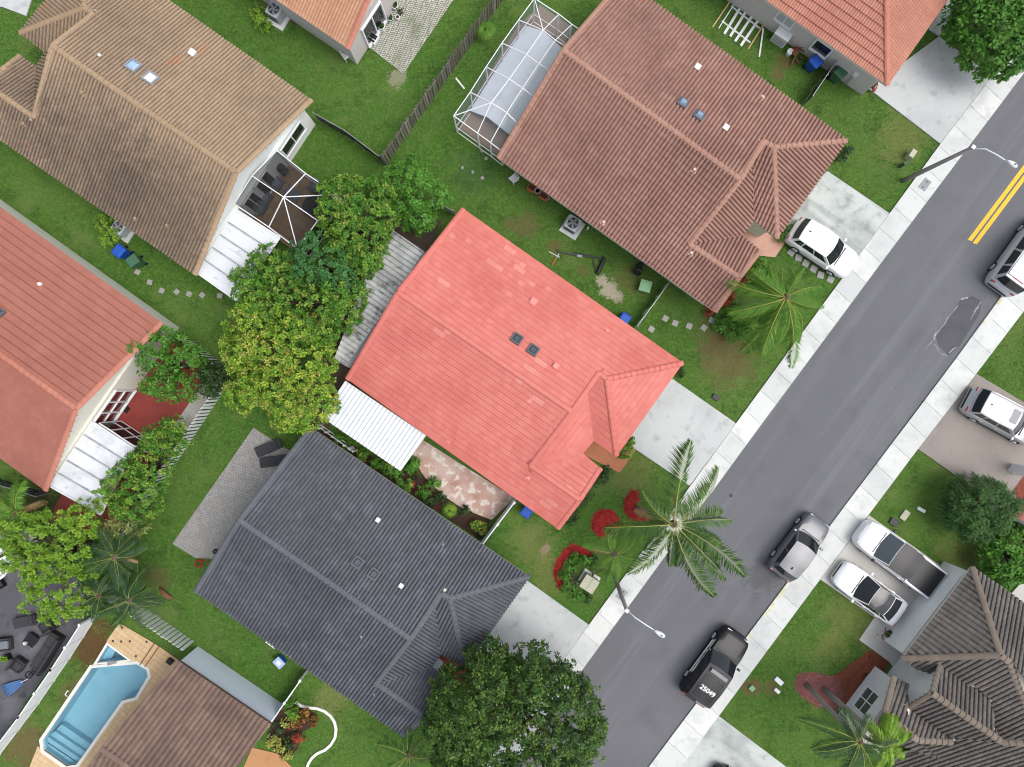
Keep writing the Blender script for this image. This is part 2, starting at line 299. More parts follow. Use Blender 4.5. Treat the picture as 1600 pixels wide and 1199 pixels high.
def sidewalk(name, label, inner, outer, step, y0, extra=()):
    base = MB().prism(gp(strip(inner, outer, _ys)), -.04, .055).build(name, mat_joint, label=label, cat='sidewalk', kind='structure')
    a, b = inner[0], inner[-1]; y = y0
    while y > -150:
        yb = y-step; d = .17
        # joints run square to the street
        q = []
        for yy, e in ((y-d, 0), (yb+d, 0)):
            xi = atline(inner, yy); k = 0.0
            for _ in range(3):
                yo = yy-(atline(outer, yy+k)-xi)*(-.75)*(1); k = yo-yy if False else (atline(outer, yy+k)-xi)*.72
            q.append(((xi, yy), (atline(outer, yy+k), yy+k)))
        (i0, o0), (i1, o1) = q
        MB().prism(gp([i0, o0, o1, i1]), .0, .10, tone=random.random()).build('slab', CONC, base)
        y = yb
    return base
mat_joint = mat('joint_dirt', A(150,150,144,.6), rough=.9)
sw1 = sidewalk('sidewalk', 'pale concrete sidewalk on the side of the coral roofed house', RL, SL, 31.5, 1262)
sw2 = sidewalk('sidewalk', 'pale concrete sidewalk with worn yellow kerb paint beside the parked police car', RR, SR, 33.2, 1290)
for ya, yb in ((463,476), (491,506), (838,856), (905,960), (985,1010)):
    MB().prism(gp([(atline(RR,ya)+.5,ya), (atline(RR,ya)+3.5,ya+2.5), (atline(RR,yb)+3.5,yb+2.5), (atline(RR,yb)+.5,yb)]), .05, .104).build('kerb_paint', KERB_Y, sw2)
def sheet(name, pts, z, m, label, cat, kind='structure', z0=-.05, grass=True, parent=None, group=None):
    if grass: EXCL.append(pts)
    o = MB().prism(gp(pts), z0, z).build(name, m, parent)
    return tag(o, label, cat, group, kind)
sheet('driveway', [(1549.4,119.8),(1468.4,225.4),(1356,139),(1466,58)], .08, DRIVE, 'pale concrete driveway of the terracotta corner house at the top', 'driveway')
sheet('path', [v7(140,492), v7(0,400), v7(270,0), v7(400,130)], .075, DRIVE_STAIN, 'grey walkway strip between terracotta roof and leafy tree', 'path')
sheet('driveway', [(1389,334),(1316,434),(1196,352),(1292,268)], .08, DRIVE_STAIN, 'mildew stained driveway under the white car', 'driveway')
sheet('driveway', [(1149.4,661.6),(1077,759),(975,690),(1040,585)], .08, DRIVE, 'bright concrete driveway of the coral roofed house', 'driveway')
sheet('driveway', [(919.8,976),(869,1047),(728,1010),(810,897)], .08, DRIVE, 'grey concrete driveway beside the slate grey roof', 'driveway')
sheet('driveway', [(1524,584),(1433,701.4),(1505,752),(1640,830),(1700,690)], .08, TANCONC, 'tan painted concrete driveway under the silver roof-railed car', 'driveway')
sheet('driveway', [(1357,805),(1281,905),(1365,964.4), w2(640,1065), w2(800,1145), w2(1060,800), (1478,890)], .08, GREIGE, 'pale driveway holding the white pickup and white sedan', 'driveway')
sheet('path', [w2(545,995), w2(640,1065), w2(800,1145), (1445,1045), (1425,1085), w6(815,405), w6(585,238)], .076, GREIGE, 'pale entry walk leading to the dark brown roofed house', 'path')
sheet('driveway', [(1122.4,1118),(1235,1203),(1140,1330),(1000,1275)], .08, DRIVE_STAIN, 'mildewed driveway at the bottom edge of the photo', 'driveway')
# double yellow line, manhole, tar scuffs
YEL = mat('yellow_road_paint', A(232,190,60,.8), [(4,4,.55,.8,A(200,170,80,.76),.6)], rough=.7)
for k, dx in enumerate((-3.9, 3.9)):
    tag(MB().prism(gp([(1519+dx-3.3,375+k*5),(1519+dx+3.3,377+k*5),(1779+dx+3.3,30+k*5),(1779+dx-3.3,28+k*5)]), .002, .011).build('road_marking', YEL),
        ['left stripe of the double yellow centre line', 'right stripe of the double yellow centre line'][k], 'road marking', 'double yellow line')
tag(MB().cyl(G(*w8(1168,365)), .12, .012).build('valve_cover', DARK), 'small round dark valve cover in the street by the palm tips', 'valve cover')
SCUFF = mat('chalky_scuff', A(176,178,180,.76), [(5,5,.45,.6,A(128,128,134,.76),.9)], rough=.9)
PATCH = mat('tar_patch', A(96,97,101,.68), [(1,4,.4,.7,A(84,85,89,.66),.6)], rough=.85)
sc = root('tar_patch', G(1500,508), 0, 'dark oval asphalt patch with chalky scuffed rim behind the van', 'asphalt patch')
_o = [(1466,540),(1462,525),(1500,470),(1518,463),(1533,470),(1531,490),(1500,540),(1482,556)]
MB().prism(gp(_o), .002, .012).build('patch', PATCH, sc)
random.seed(3)
for (a, b, w) in (((1466,520),(1496,477),1.2), ((1503,468),(1512,465),2.5), ((1459,530),(1464,518),3), ((1460,537),(1468,551),1), ((1468,551),(1479,556),1), ((1530,478),(1516,500),1.2), ((1522,487),(1533,472),1.6), ((1484,551),(1494,543),2), ((1446,545),(1458,532),.8)):
    pts = [G(*lerp(a, b, i/6), .014)+Vector((random.uniform(-.04,.04), random.uniform(-.04,.04), 0)) for i in range(7)]; nn = (pts[-1]-pts[0]).normalized(); nn = Vector((-nn.y, nn.x, 0)); ws = [w/50*random.uniform(.5,1.3) for _ in pts]
    MB().add([p+nn*k for p, k in zip(pts, ws)]+[p-nn*k for p, k in zip(pts, ws)], [(i, i+7, i+8, i+1) for i in range(6)]).build('scuff', SCUFF, sc)
# ---------------------------------------------------------------- houses: roofs of tiles
EAVE, RIDGE = 2.7, 5.0
def plane(p, q, r):
    n = (q-p).cross(r-p).normalized()
    if n.z < 0: n = -n
    return n, n.dot(p)
def on(pt, pl):                                        # plan point carried up to a roof plane
    o = Vector((0,0,HC)); d = G(*pt)-o; n, k = pl
    return o+d*((k-n.dot(o))/n.dot(d))
def inpoly(x, y, P):
    c = False; j = len(P)-1
    for i in range(len(P)):
        if (P[i][1] > y) != (P[j][1] > y) and x < (P[j][0]-P[i][0])*(y-P[i][1])/(P[j][1]-P[i][1])+P[i][0]: c = not c
        j = i
    return c
def clip(poly, a, b):                                  # keep the part left of a->b
    out = []; n = len(poly)
    def s(p): return (b[0]-a[0])*(p[1]-a[1])-(b[1]-a[1])*(p[0]-a[0])
    for i in range(n):
        p, q = poly[i], poly[(i+1)%n]; sp, sq = s(p), s(q)
        if sp >= 0: out.append(p)
        if sp*sq < 0: t = sp/(sp-sq); out.append((p[0]+(q[0]-p[0])*t, p[1]+(q[1]-p[1])*t))
    return out
def segdist(p, a, b):
    dx, dy = b[0]-a[0], b[1]-a[1]; L = dx*dx+dy*dy; t = max(0, min(1, ((p[0]-a[0])*dx+(p[1]-a[1])*dy)/L)) if L else 0
    return math.hypot(p[0]-a[0]-dx*t, p[1]-a[1]-dy*t)
PROF = {'flat': ((0.008,-.006),(.02,0),(.98,0),(.992,-.006)), 'low': ((.0,.0),(.12,.55),(.3,1),(.48,.55),(.62,.05),(.98,.0)), 'barrel': ((0,.0),(.07,.75),(.24,1),(.50,1),(.67,.75),(.74,0),(1,0))}
def tile_strips(kind, tw, th, amp, butt): 
    pr = PROF[kind]; return [(a*tw, h*amp) for a, h in pr]
def tile_mesh(kind, tw, th, amp, butt, mb, M, tone):
    st = tile_strips(kind, tw, th, amp, butt); m = len(st); vs = []
    flat = kind == 'flat'; top = th-.029 if flat else th+.01   # flat tiles leave an open groove at every course
    for (u, h) in st: vs += [(u, .0, 0), (u, .0, h+butt), (u, top, h+(butt*.62 if flat else .004)), (u, top, 0)]
    fs = []
    for k in range(m-1):
        a, b = k*4, k*4+4; fs += [(a, b, b+1, a+1), (a+1, b+1, b+2, a+2)]
        if flat: fs.append((a+2, b+2, b+3, a+3))
    mb.add([M@Vector(v) for v in vs], fs, tone)
TILECACHE = {}
def lay(poly, spec, field, cand, patches):
    kind, tw, th, amp, butt = spec
    n, k = plane(poly[0], poly[1], poly[2]); v = (Vector((0,0,1))-n*n.z).normalized(); u = v.cross(n)
    P = [(p.dot(u), p.dot(v)) for p in poly]
    if sum(P[i][0]*P[(i+1)%len(P)][1]-P[(i+1)%len(P)][0]*P[i][1] for i in range(len(P))) < 0: P.reverse()
    u0 = min(p[0] for p in P); v0 = min(p[1] for p in P); nu = int((max(p[0] for p in P)-u0)/tw)+2; nv = int((max(p[1] for p in P)-v0)/th)+2
    E = [(P[i], P[(i+1)%len(P)]) for i in range(len(P))]; R_ = math.hypot(tw, th)*.5
    B = Matrix((u, v, n)).transposed()
    for j in range(nv):
        off = (-tw*.5 if (kind == 'flat' and j % 2) else 0)
        for i in range(nu):
            a, b = u0+i*tw+off, v0+j*th; c = (a+tw/2, b+th/2); near = [e for e in E if segdist(c, *e) < R_+.01]
            ins = inpoly(c[0], c[1], P)
            if not ins and not near: continue
            base = u*a+v*b+n*k; tone = random.random()
            ctr = u*c[0]+v*c[1]+n*k; q = px(ctr)
            for pp in patches:
                if inpoly(q[0], q[1], pp): tone = 2+random.random()
            M = Matrix.Translation(base+n*.012)@B.to_4x4()
            if not near: cand.append((ctr.z, M, tone)); continue
            st = tile_strips(kind, tw, th, amp, butt)
            for s in range(len(st)-1):
                (ua, ha), (ub, hb) = st[s], st[s+1]
                te = th-(.029 if kind == 'flat' else 0); pol = [(a+ua, b), (a+ub, b), (a+ub, b+te), (a+ua, b+te)]
                for e in near: pol = clip(pol, *e)
                if len(pol) < 3: continue
                vs = []
                for (x, y) in pol:
                    t = (x-a-ua)/(ub-ua); f = (y-b)/th; h = ha+(hb-ha)*t+butt*(1-(.38 if kind == 'flat' else 1)*f); vs.append(u*x+v*y+n*(k+.012+h))
                field.add(vs, [tuple(range(len(vs)))], tone)
def finish_tiles(roof, spec, m, field, cand, indiv, kindname='tile'):
    cand.sort(key=lambda c: -c[0]); one = [c for c in cand if c[2] < 2 or True][:indiv]; rest = cand[indiv:]
    for z, M, t in rest: tile_mesh(*spec, field, M, t)
    if field.v:
        field.build('tile_field', m, roof, kind='stuff')
    if one:
        lm = MB(); tile_mesh(*spec, lm, Matrix.Identity(4), 0.0); me = lm.mesh('tile', (0,0,0)); me.materials.append(m)
        lp = MB(); tile_mesh(*spec, lp, Matrix.Identity(4), 2.0); mep = lp.mesh('tile', (0,0,0)); mep.materials.append(m)
        off = WL[roof.name]
        for z, M, t in one:
            o = bpy.data.objects.new('tile', mep if t >= 2 else me); C.objects.link(o); o.parent = roof
            o.location = M.to_translation()-off; o.rotation_euler = M.to_euler()
CAPS = {}
def caps(roof, p, q, m, w=.17, L=.38, lift=.05, h=.09):
    p, q = Vector(p), Vector(q); d = q-p; n = max(1, round(d.length/L)); l = d.length/n; d.normalize()
    s = d.cross(Vector((0,0,1))).normalized(); up = s.cross(d); B = Matrix((d, s, up)).transposed()
    if up.z < 0: up = -up; s = -s; B = Matrix((d, s, up)).transposed()
    key = (round(l, 2), w, h, m.name)
    if key not in CAPS:
        mb = MB(); vs = []; arc = [(-1,-.15), (-.8,.45), (-.35,.9), (.35,.9), (.8,.45), (1,-.15)]
        for x, k, dz in ((0,1.06,.025), (l+.02,.94,0)): vs += [(x, a*w*k, b*h*k+dz) for a, b in arc]
        vs += [(0, a*w*1.06, -.1) for a, b in arc]
        mb.add(vs, [(i+6, i+7, i+1, i) for i in range(5)]+[(i, i+1, i+13, i+12) for i in range(5)])
        me = mb.mesh('ridge_tile', (0,0,0)); me.materials.append(m); CAPS[key] = me
    for i in range(n):
        o = bpy.data.objects.new('ridge_tile', CAPS[key]); C.objects.link(o); o.parent = roof
        o.location = p+d*(i*l)+up*lift-WL[roof.name]; o.rotation_euler = B.to_euler()
def inset_var(poly, ds):                               # inwards offset with a distance for each edge
    P = [Vector((p[0], p[1])) for p in poly]; n = len(P); ds = list(ds)
    if sum(P[i].x*P[(i+1)%n].y-P[(i+1)%n].x*P[i].y for i in range(n)) < 0: P.reverse(); ds = [ds[(n-2-i) % n] for i in range(n)]
    out = []
    for i in range(n):
        a, b, c = P[i-1], P[i], P[(i+1)%n]; e1 = (b-a).normalized(); e2 = (c-b).normalized(); n1 = Vector((-e1.y, e1.x)); n2 = Vector((-e2.y, e2.x)); d1, d2 = ds[i-1], ds[i]
        det = n1.x*n2.y-n1.y*n2.x
        if abs(det) < .15: out.append(b+n1*max(d1, d2)); continue
        r1, r2 = n1.dot(b)+d1, n2.dot(b)+d2; out.append(Vector(((r1*n2.y-r2*n1.y)/det, (n1.x*r2-n2.x*r1)/det)))
    return out
def inset(poly, d):                                    # poly: list of Vectors (x,y); inwards offset
    P = [Vector((p[0], p[1])) for p in poly]; n = len(P)
    if sum(P[i].x*P[(i+1)%n].y-P[(i+1)%n].x*P[i].y for i in range(n)) < 0: P.reverse()
    out = []
    for i in range(n):
        a, b, c = P[i-1], P[i], P[(i+1)%n]; e1 = (b-a).normalized(); e2 = (c-b).normalized()
        n1 = Vector((-e1.y, e1.x)); n2 = Vector((-e2.y, e2.x)); k = 1+n1.dot(n2)
        out.append(b+(n1+n2)*(d/max(.3, k)))
    return out
def vent(root_, pl, pt, size, m, kind='box', name='roof_vent', rz=None):
    p = on(pt, pl); rz = HD if rz is None else rz
    mb = MB()
    if kind == 'box': mb.box(p+Vector((0,0,.1)), (size, size, .26), rz); mb.box(p+Vector((0,0,.25)), (size*1.25, size*1.25, .05), rz)
    elif kind == 'pipe': mb.cyl(p-Vector((0,0,.1)), size*.5, .35, 12); mb.box(p+Vector((0,0,.06)), (size*1.9, size*1.9, .03), rz)
    else: mb.lathe(p, [(size*.5,-.1),(size*.5,.12),(size*.38,.22),(size*.1,.27)], 14)
    return mb.build(name, m, root_)
def skylight(root_, pl, pt, size, mf, mp, dome=.08):
    p = on(pt, pl); n = pl[0]; v = (Vector((0,0,1))-n*n.z).normalized(); u = v.cross(n); B = Matrix((u, v, n)).transposed(); s = size/2
    mb = MB()
    for a, b, c, d in ((-s,0,.1,size+.1), (s,0,.1,size+.1)): mb.box(p+B@Vector((a,b,.1)), (c, d, .24), M=B)
    for b in (-s, s): mb.box(p+B@Vector((0,b,.1)), (size-.1, .1, .238), M=B)
    f = mb.build('skylight', mf, root_)
    e = s-.03; t = s*.55; q = [p+B@Vector((x*e, y*e, .17)) for x, y in ((-1,-1),(1,-1),(1,1),(-1,1))]+[p+B@Vector((x*t, y*t, .17+dome)) for x, y in ((-1,-1),(1,-1),(1,1),(-1,1))]
    MB().add(q, [(0,1,5,4),(1,2,6,5),(2,3,7,6),(3,0,4,7),(4,5,6,7)]).build('pane', mp, f)
def window(root_, p, q, t0, t1, z0, z1, nx=2, nz=1, fm=None, gm=None, out=None, name='window', proud=.06):
    p, q = Vector((p[0], p[1], 0)), Vector((q[0], q[1], 0)); d = (q-p); n = Vector((d.y, -d.x, 0)).normalized()
    if out is not None and n.dot(Vector((out[0], out[1], 0))-p) < 0: n = -n
    a, b = p+d*t0, p+d*t1; e = d.normalized(); f = MB(); fw = .09
    def bx(s0, s1, za_, zb_, th): 
        c = p+e*((s0+s1)/2)+n*(th/2-.03)+Vector((0,0,(za_+zb_)/2)); f.box(c, (s1-s0, th+.06, zb_-za_), M=Matrix((e, -n, Vector((0,0,1)))).transposed())
    L0, L1 = (a-p).length, (b-p).length
    bx(L0-fw, L1+fw, z0-fw, z0, proud+.05); bx(L0-fw, L1+fw, z1, z1+fw, proud); bx(L0-fw, L0, z0, z1, proud-.003); bx(L1, L1+fw, z0, z1, proud-.003)
    for i in range(1, nx): x = L0+(L1-L0)*i/nx; bx(x-.035, x+.035, z0, z1, proud-.01)
    for i in range(1, nz): z = z0+(z1-z0)*i/nz; bx(L0, L1, z-.03, z+.03, proud-.015)
    w = f.build(name, fm or WHITEMETAL, root_)
    for i in range(nx):
        for j in range(nz):
            xa, xb = L0+(L1-L0)*i/nx, L0+(L1-L0)*(i+1)/nx; zz, zy = z0+(z1-z0)*j/nz, z0+(z1-z0)*(j+1)/nz; o_ = n*.015
            MB().quad(p+e*xa+o_+Vector((0,0,zz)), p+e*xb+o_+Vector((0,0,zz)), p+e*xb+o_+Vector((0,0,zy)), p+e*xa+o_+Vector((0,0,zy))).build('pane', gm or GLASS, w)
    return w
class House: pass
def house(name, label, planes, outline, caplines, spec, mt, mcap, mwall, mdeck, indiv=0, patches=(), ov=.3, gables=(), walltop=2.66, capw=.17):
    """planes: lists of 3D points; outline: eave outline in 3D; gables: (left, apex, right) in 3D"""
    c = sum((Vector(p) for p in outline), Vector())/len(outline); h = root(name, (c.x, c.y, 0), 0, label, 'house')
    wp = inset_var(outline, ov) if isinstance(ov, (list, tuple)) else inset(outline, ov); w = MB(); walltop = min(walltop, min(Vector(p).z for p in outline)-.05); w.prism(wp, -.02, walltop)
    for a, t, b, d in gables:                           # triangular gable walls, set in by d along the ridge
        a, t, b = Vector(a), Vector(t), Vector(b); e = (b-a).normalized(); sh = Vector(d)
        base = min(min(a.z, b.z)-.12, walltop-.02) if min(a.z, b.z) < 3 else min(a.z, b.z)-.1; k_ = .32 if min(a.z, b.z) < 3 else .9; pa = a+e*k_+sh; pb = b-e*k_+sh; tt = t+sh-Vector((0,0,.24))
        vs = [Vector((pa.x,pa.y,base)), Vector((pb.x,pb.y,base)), tt]; th = sh.normalized()*.18 if sh.length else Vector((.1,0,0))
        vs += [x+th for x in vs]; w.add(vs, [(0,1,2),(5,4,3),(0,3,4,1),(1,4,5,2),(2,5,3,0)])
    w.build('wall', mwall, h)
    EXCL.append([px(Vector((p[0], p[1], 0))) for p in wp])
    dk = MB()
    for pl in planes: dk.slab(pl, .15)
    roof = dk.build('roof', mdeck, h); f = MB(); cand = []
    for pl in planes: lay([Vector(p) for p in pl], spec, f, cand, patches)
    if spec[0] == 'flat':
        ul = MB()
        for pl in planes: ul.quad(*[Vector(p)+Vector((0,0,.008)) for p in pl], tone=.3)
        ul.build('underlay', mt, roof)
    finish_tiles(roof, spec, mt, f, cand, indiv)
    for p, q in caplines: caps(roof, p, q, mcap, capw)
    H = House(); H.root = h; H.roof = roof; H.wall = wp; return H
def model(name, label, K, spec, mt, mcap, mwall, mdeck, **kw):
    """the estate's standard plan: gabled main roof, hipped garage wing, small gabled wing, entry notch"""
    g = {k: G(*v, EAVE) for k, v in K.items() if k in ('A','C','E','S','R','Q','N','M') and v}
    B, T = G(*K['B'], RIDGE), G(*K['T'], RIDGE)
    if 'A' not in g: g['A'] = Vector((2*B.x-g['C'].x, 2*B.y-g['C'].y, EAVE))
    ne = plane(g['A'], B, T); sw = plane(g['C'], B, T)
    def proj(p, pl): return Vector((p.x, p.y, (pl[1]-pl[0].x*p.x-pl[0].y*p.y)/pl[0].z))
    g['E'] = proj(g['E'], ne); g['M'] = proj(g['M'], sw)
    G0, G1, Kk, Lr = on(K['G0'], ne), on(K['G1'], ne), on(K['K'], sw), on(K['L'], sw)
    gs = plane(G0, G1, g['S']); R_ = proj(g['R'], gs); V1 = on(K['V1'], gs); fp = plane(V1, Kk, R_); Q = proj(g['Q'], fp)
    wn = plane(Kk, Lr, Q); N = proj(g['N'], wn)
    planes = [[g['A'], B, T, G0, G1, g['E']], [g['C'], B, T, Kk, Lr, g['M']], [G1, g['E'], g['S']], [G0, G1, g['S'], R_, V1], [V1, R_, Q, Kk], [Kk, Q, N, Lr]]
    out = [g['A'], g['C'], g['M'], N, Q, R_, g['S'], g['E']]
    ax = (T-B).normalized()
    gab = [(g['A'], B, g['C'], ax*.45), (G0, T, Kk, -ax*.25), (N, Lr, g['M'], -ax*.35)]
    cl = [(B, T), (G1, g['E']), (G1, g['S']), (G0, G1), (Kk, Lr), (g['A'], B), (g['C'], B), (G0, T), (Kk, T), (g['M'], Lr), (N, Lr)]
    kw.setdefault('ov', (.2,.62,.3,.4,.4,.4,.5,.62))
    H = house(name, label, planes, out, cl, spec, mt, mcap, mwall, mdeck, gables=gab, **kw)
    H.ne, H.sw, H.A, H.B, H.C, H.T = ne, sw, g['A'], B, g['C'], T; H.gs = gs; H.E = g['E']; H.hip = plane(G1, g['E'], g['S']); H.wn = wn; return H
BAR = ('barrel', .213, .36, .11, .03); FLAT = ('flat', .37, .34, 0, .085)
K5 = dict(A=(724,328), B=ze(275,170), C=ze(40,570), E=ze(1587,497), T=ze(1075,720), G0=ze(1200,542), G1=ze(1237,570), S=ze(1282,925), R=ze(1178,853), Q=ze(1125,915), N=ze(1208,983), L=ze(1112,1128), K=ze(885,970), M=(871.5,825.3), V1=ze(1150,625))
def pr(f, *pts): return [f(*p) for p in pts]
pat5 = [pr(ze,(800,20),(870,50),(860,90),(800,60)), pr(ze,(680,0),(770,60),(760,80),(670,20)), pr(ze,(455,110),(515,140),(505,155),(450,125)), pr(ze,(725,300),(770,320),(760,335),(720,315)), pr(ze,(860,505),(900,530),(890,545),(855,520)), pr(ze,(920,475),(985,500),(970,520),(915,495)),
        pr(ze,(835,110),(910,130),(905,145),(835,130)), pr(ze,(440,340),(540,340),(520,370),(450,370)), pr(ze,(800,560),(840,570),(830,590),(795,575)), pr(ze,(955,1120),(1010,1150),(990,1180),(940,1150)), pr(ze,(960,140),(985,150),(980,170),(955,160)), pr(ze,(1285,485),(1305,490),(1300,512),(1280,505)),
        pr(zb,(505,1070),(545,1085),(540,1105),(500,1090)), pr(zb,(590,1110),(625,1120),(620,1140),(585,1130)), pr(zb,(765,1130),(815,1160),(805,1180),(760,1150)), pr(ze,(900,650),(940,670),(935,690),(895,675)), pr(ze,(1040,1060),(1065,1070),(1060,1095),(1035,1085)), pr(ze,(770,160),(800,170),(795,190),(765,180))]
H5 = model('house', 'house with bright coral painted tile roof in the middle of the photo', K5, FLAT, RED, REDCAP, W_CREAM, TRIMW, indiv=300, patches=pat5)
K3 = dict(B=zb(1040,235), C=zb(738,735), A=None, E=zc(780,650), T=zc(285,832), G0=zc(393,655), G1=zc(440,683), S=zc(455,1105), R=zc(342,1025), Q=zc(290,1095), N=zc(370,1165), K=zc(50,1130), L=zg(280,100), M=zg(165,258), V1=zc(340,740))
H3 = model('house', 'house with rosy brown barrel tile roof and pool cage above the coral roof', K3, ('barrel', .225, .36, .115, .045), BROWN, BROWNCAP, W_CREAM, TRIMW, patches=())
K6 = dict(A=(486,669), B=(375,813), C=(307,924), E=zi(880,303), T=zi(330,590), G0=zi(472,380), G1=zi(512,403), S=zi(583,720), R=zi(472,655), Q=zi(428,718), N=zi(500,768), K=zi(172,795), L=zi(400,950), M=zi(295,1037), V1=zi(445,430))
H6 = model('house', 'house with slate grey barrel tile roof below the coral roof', K6, BAR, GREYT, GREYCAP, W_BLUE, TRIMW)
K1 = dict(A=(486,157), B=(369.6,270), C=(305,428.7), E=(142,-84), T=(82.7,72.6), G0=(147,22), G1=(131.6,13.5), S=(32,52), R=za(205,238), Q=za(155,305), N=za(78,250), K=(54,184), L=(-24,131), M=(-25,200), V1=za(320,160))
pat1 = [pr(za,(770,270),(840,265),(830,305),(770,300)), pr(za,(905,245),(950,205),(965,215),(920,260)), pr(za,(300,700),(345,705),(335,735),(300,725)), pr(za,(115,655),(145,650),(145,680),(115,685)), pr(za,(190,20),(225,25),(215,70),(190,60)), pr(za,(310,5),(345,0),(345,20),(310,20))]
H1 = model('house', 'house with mottled tan barrel tile roof at the upper left', K1, BAR, TAN, TANCAP, W_WHITE, TRIMW, patches=pat1)
def gable(name, label, A_, B_, C_, vec, spec, mt, mcap, mwall, mdeck, **kw):
    """plain gabled house: eave corner, ridge end, eave corner; vec = ground vector of its length"""
    a, b, c = G(*A_, EAVE), G(*B_, RIDGE), G(*C_, EAVE); v = Vector((vec[0], vec[1], 0)); u = v.normalized()
    cl = [(b, b+v), (a, b), (c, b), (a+v, b+v), (c+v, b+v)]
    H = house(name, label, [[a, b, b+v, a+v], [c, b, b+v, c+v]], [a, c, c+v, a+v], cl, spec, mt, mcap, mwall, mdeck, gables=[(a, b, c, u*.35), (a+v, b+v, c+v, -u*.35)], **kw)
    H.ne, H.sw, H.A, H.B, H.C = plane(a, b, b+v), plane(c, b, b+v), a, b, c; return H
_d7 = (G(0,324,EAVE)-G(253,505,EAVE)).normalized()*15
H7 = gable('house', 'house with flat terracotta tile roof at the left edge', (253,505), (119.8,639), (72,765), _d7, ('flat', .40, .44, 0, .10), TERRA2, TERRACAP, W_CREAM, TRIMW, indiv=300, ov=.2)
_d2 = (G(432,0,EAVE)-G(543.5,76,EAVE)).normalized()*14
_c2, _b2 = G(543.5,76,EAVE), G(611,-85,RIDGE); _a2 = Vector((2*_b2.x-_c2.x, 2*_b2.y-_c2.y, EAVE))
H2 = gable('house', 'house corner with orange tan tile roof and paved patio at the top', px(_a2), (611,-85), (543.5,76), _d2, ('low', .19, .32, .045, .05), ORTAN, TERRACAP, W_GREY, TRIMW, indiv=120, ov=.22)
# hipped corner house, top right
_S = G(*zc(965,397), EAVE); _e1 = (G(*zc(400,0), EAVE)-_S).normalized(); _e2 = (G(*zc(1245,0), EAVE)-_S).normalized()
_ap = _S+(_e1+_e2)*5.6; _ap.z = RIDGE; _E = _S+_e2*11.2; _W = _S+_e1*16; _rw = _ap+_e1*10.4; _W2 = _W+_e2*11.2
H4 = house('house', 'house with hipped terracotta roof at the top right', [[_S, _ap, _rw, _W], [_S, _ap, _E], [_E, _ap, _rw, _W2]], [_S, _W, _W2, _E], [(_ap, _S), (_ap, _E), (_ap, _rw)], ('low', .165, .44, .035, .07), TERRA, TERRACAP, W_GREY, TRIMW, ov=.42, indiv=300)
H4.sw = plane(_S, _ap, _rw)
# umber gabled wing by the pool
_p1, _p2 = G(*zh(825,690), 2.5), G(*zh(1257,985), 2.5); _u = (_p2-_p1).normalized(); _v = Vector((_u.y, -_u.x, 0))
if _v.y > 0: _v = -_v
_v = (G(138,1199,3.7)-_p1); _v.z = 0; _v.normalize()
_r1, _r2 = _p1+_v*5.2, _p2+_v*5.2; _r1.z = _r2.z = 4.6; _q1, _q2 = _p1+_v*10.4, _p2+_v*10.4
H8 = house('house', 'house wing with umber barrel tile roof beside the swimming pool', [[_p1, _p2, _r2, _r1], [_q1, _q2, _r2, _r1]], [_p1, _p2, _q2, _q1], [(_r1, _r2)], ('barrel', .30, .42, .10, .035), UMBER, UMBER, W_BLUE, UMBER, ov=.1, gables=[(_p1, _r1, _q1, _u*.15), (_p2, _r2, _q2, -_u*.15)], walltop=2.42, indiv=300)
# ---------------------------------------------------------------- roof fittings, windows
ALU = mat('skylight_frame', A(96,98,104), rough=.5); DOME = mat('smoked_skylight_dome', A(80,90,98,.6), rough=.12, spec=.6); DOMEW = mat('white_skylight_dome', A(236,242,250,.85), rough=.15, spec=.6); DOMEB = mat('bluish_skylight_dome', A(160,190,222,.8), rough=.1, spec=.7)
DOMEH = mat('hazy_blue_dome', A(140,160,184,.7), rough=.1, spec=.7)
CORALF = mat('coral_flashing', A(238,150,140,.76), rough=.5); ROSEF = mat('rose_flashing', A(226,190,176,.76), rough=.6)
for p in ((820,388),(895,440)): skylight(H5.root, H5.ne, ze(*p), .5, ALU, DOME)
for p, s in (((900,213),.3),((1003,510),.24)): vent(H5.root, H5.ne, ze(*p), s, CORALF)
for p, s in (((883,668),.16),((877,1023),.16),((508,858),.12)): vent(H5.root, H5.sw, ze(*p), s, CORALF, 'pipe')
vent(H5.root, H5.ne, ze(1237,348), .14, CORALF, 'pipe')
for p in ((15,485),(90,543)): skylight(H3.root, H3.ne, zc(*p), .5, ALU, DOMEH, .16)
for p in ((85,318),(215,597)): vent(H3.root, H3.ne, zc(*p), .26, WHITE)
vent(H3.root, H3.ne, zc(385,455), .15, ROSEF, 'pipe')
for p in ((860,463),(1525,78),(1502,688)): vent(H3.root, H3.sw, y4(*p), .17, ROSEF, 'pipe')
for p in ((85,238),(160,292)): skylight(H6.root, H6.ne, zi(*p), .5, ALU, DOME)
for p in ((183,37),(290,340)): vent(H6.root, H6.ne, zi(*p), .2, WHITE)
vent(H6.root, H6.ne, zi(483,152), .1, GREYM, 'pipe'); vent(H6.root, H6.sw, zi(107,575), .12, GREYM, 'pipe'); vent(H6.root, H6.sw, zi(165,840), .1, GREYM, 'pipe')
skylight(H1.root, H1.ne, za(620,313), .62, GREYM, DOMEB); skylight(H1.root, H1.ne, za(700,370), .62, GREYM, DOMEW)
vent(H1.root, H1.ne, za(468,262), .2, WHITE, 'cap'); vent(H1.root, H1.ne, za(898,252), .3, WHITE)
for p in ((390,435),(780,1047),(633,1015),(120,578)): vent(H1.root, H1.sw, za(*p), .16, TANCAP, 'pipe')
vent(H7.root, H7.ne, zd(190,132), .24, WHITE, 'cap'); skylight(H7.root, H7.ne, zd(-8,268), .55, ALU, DOME)
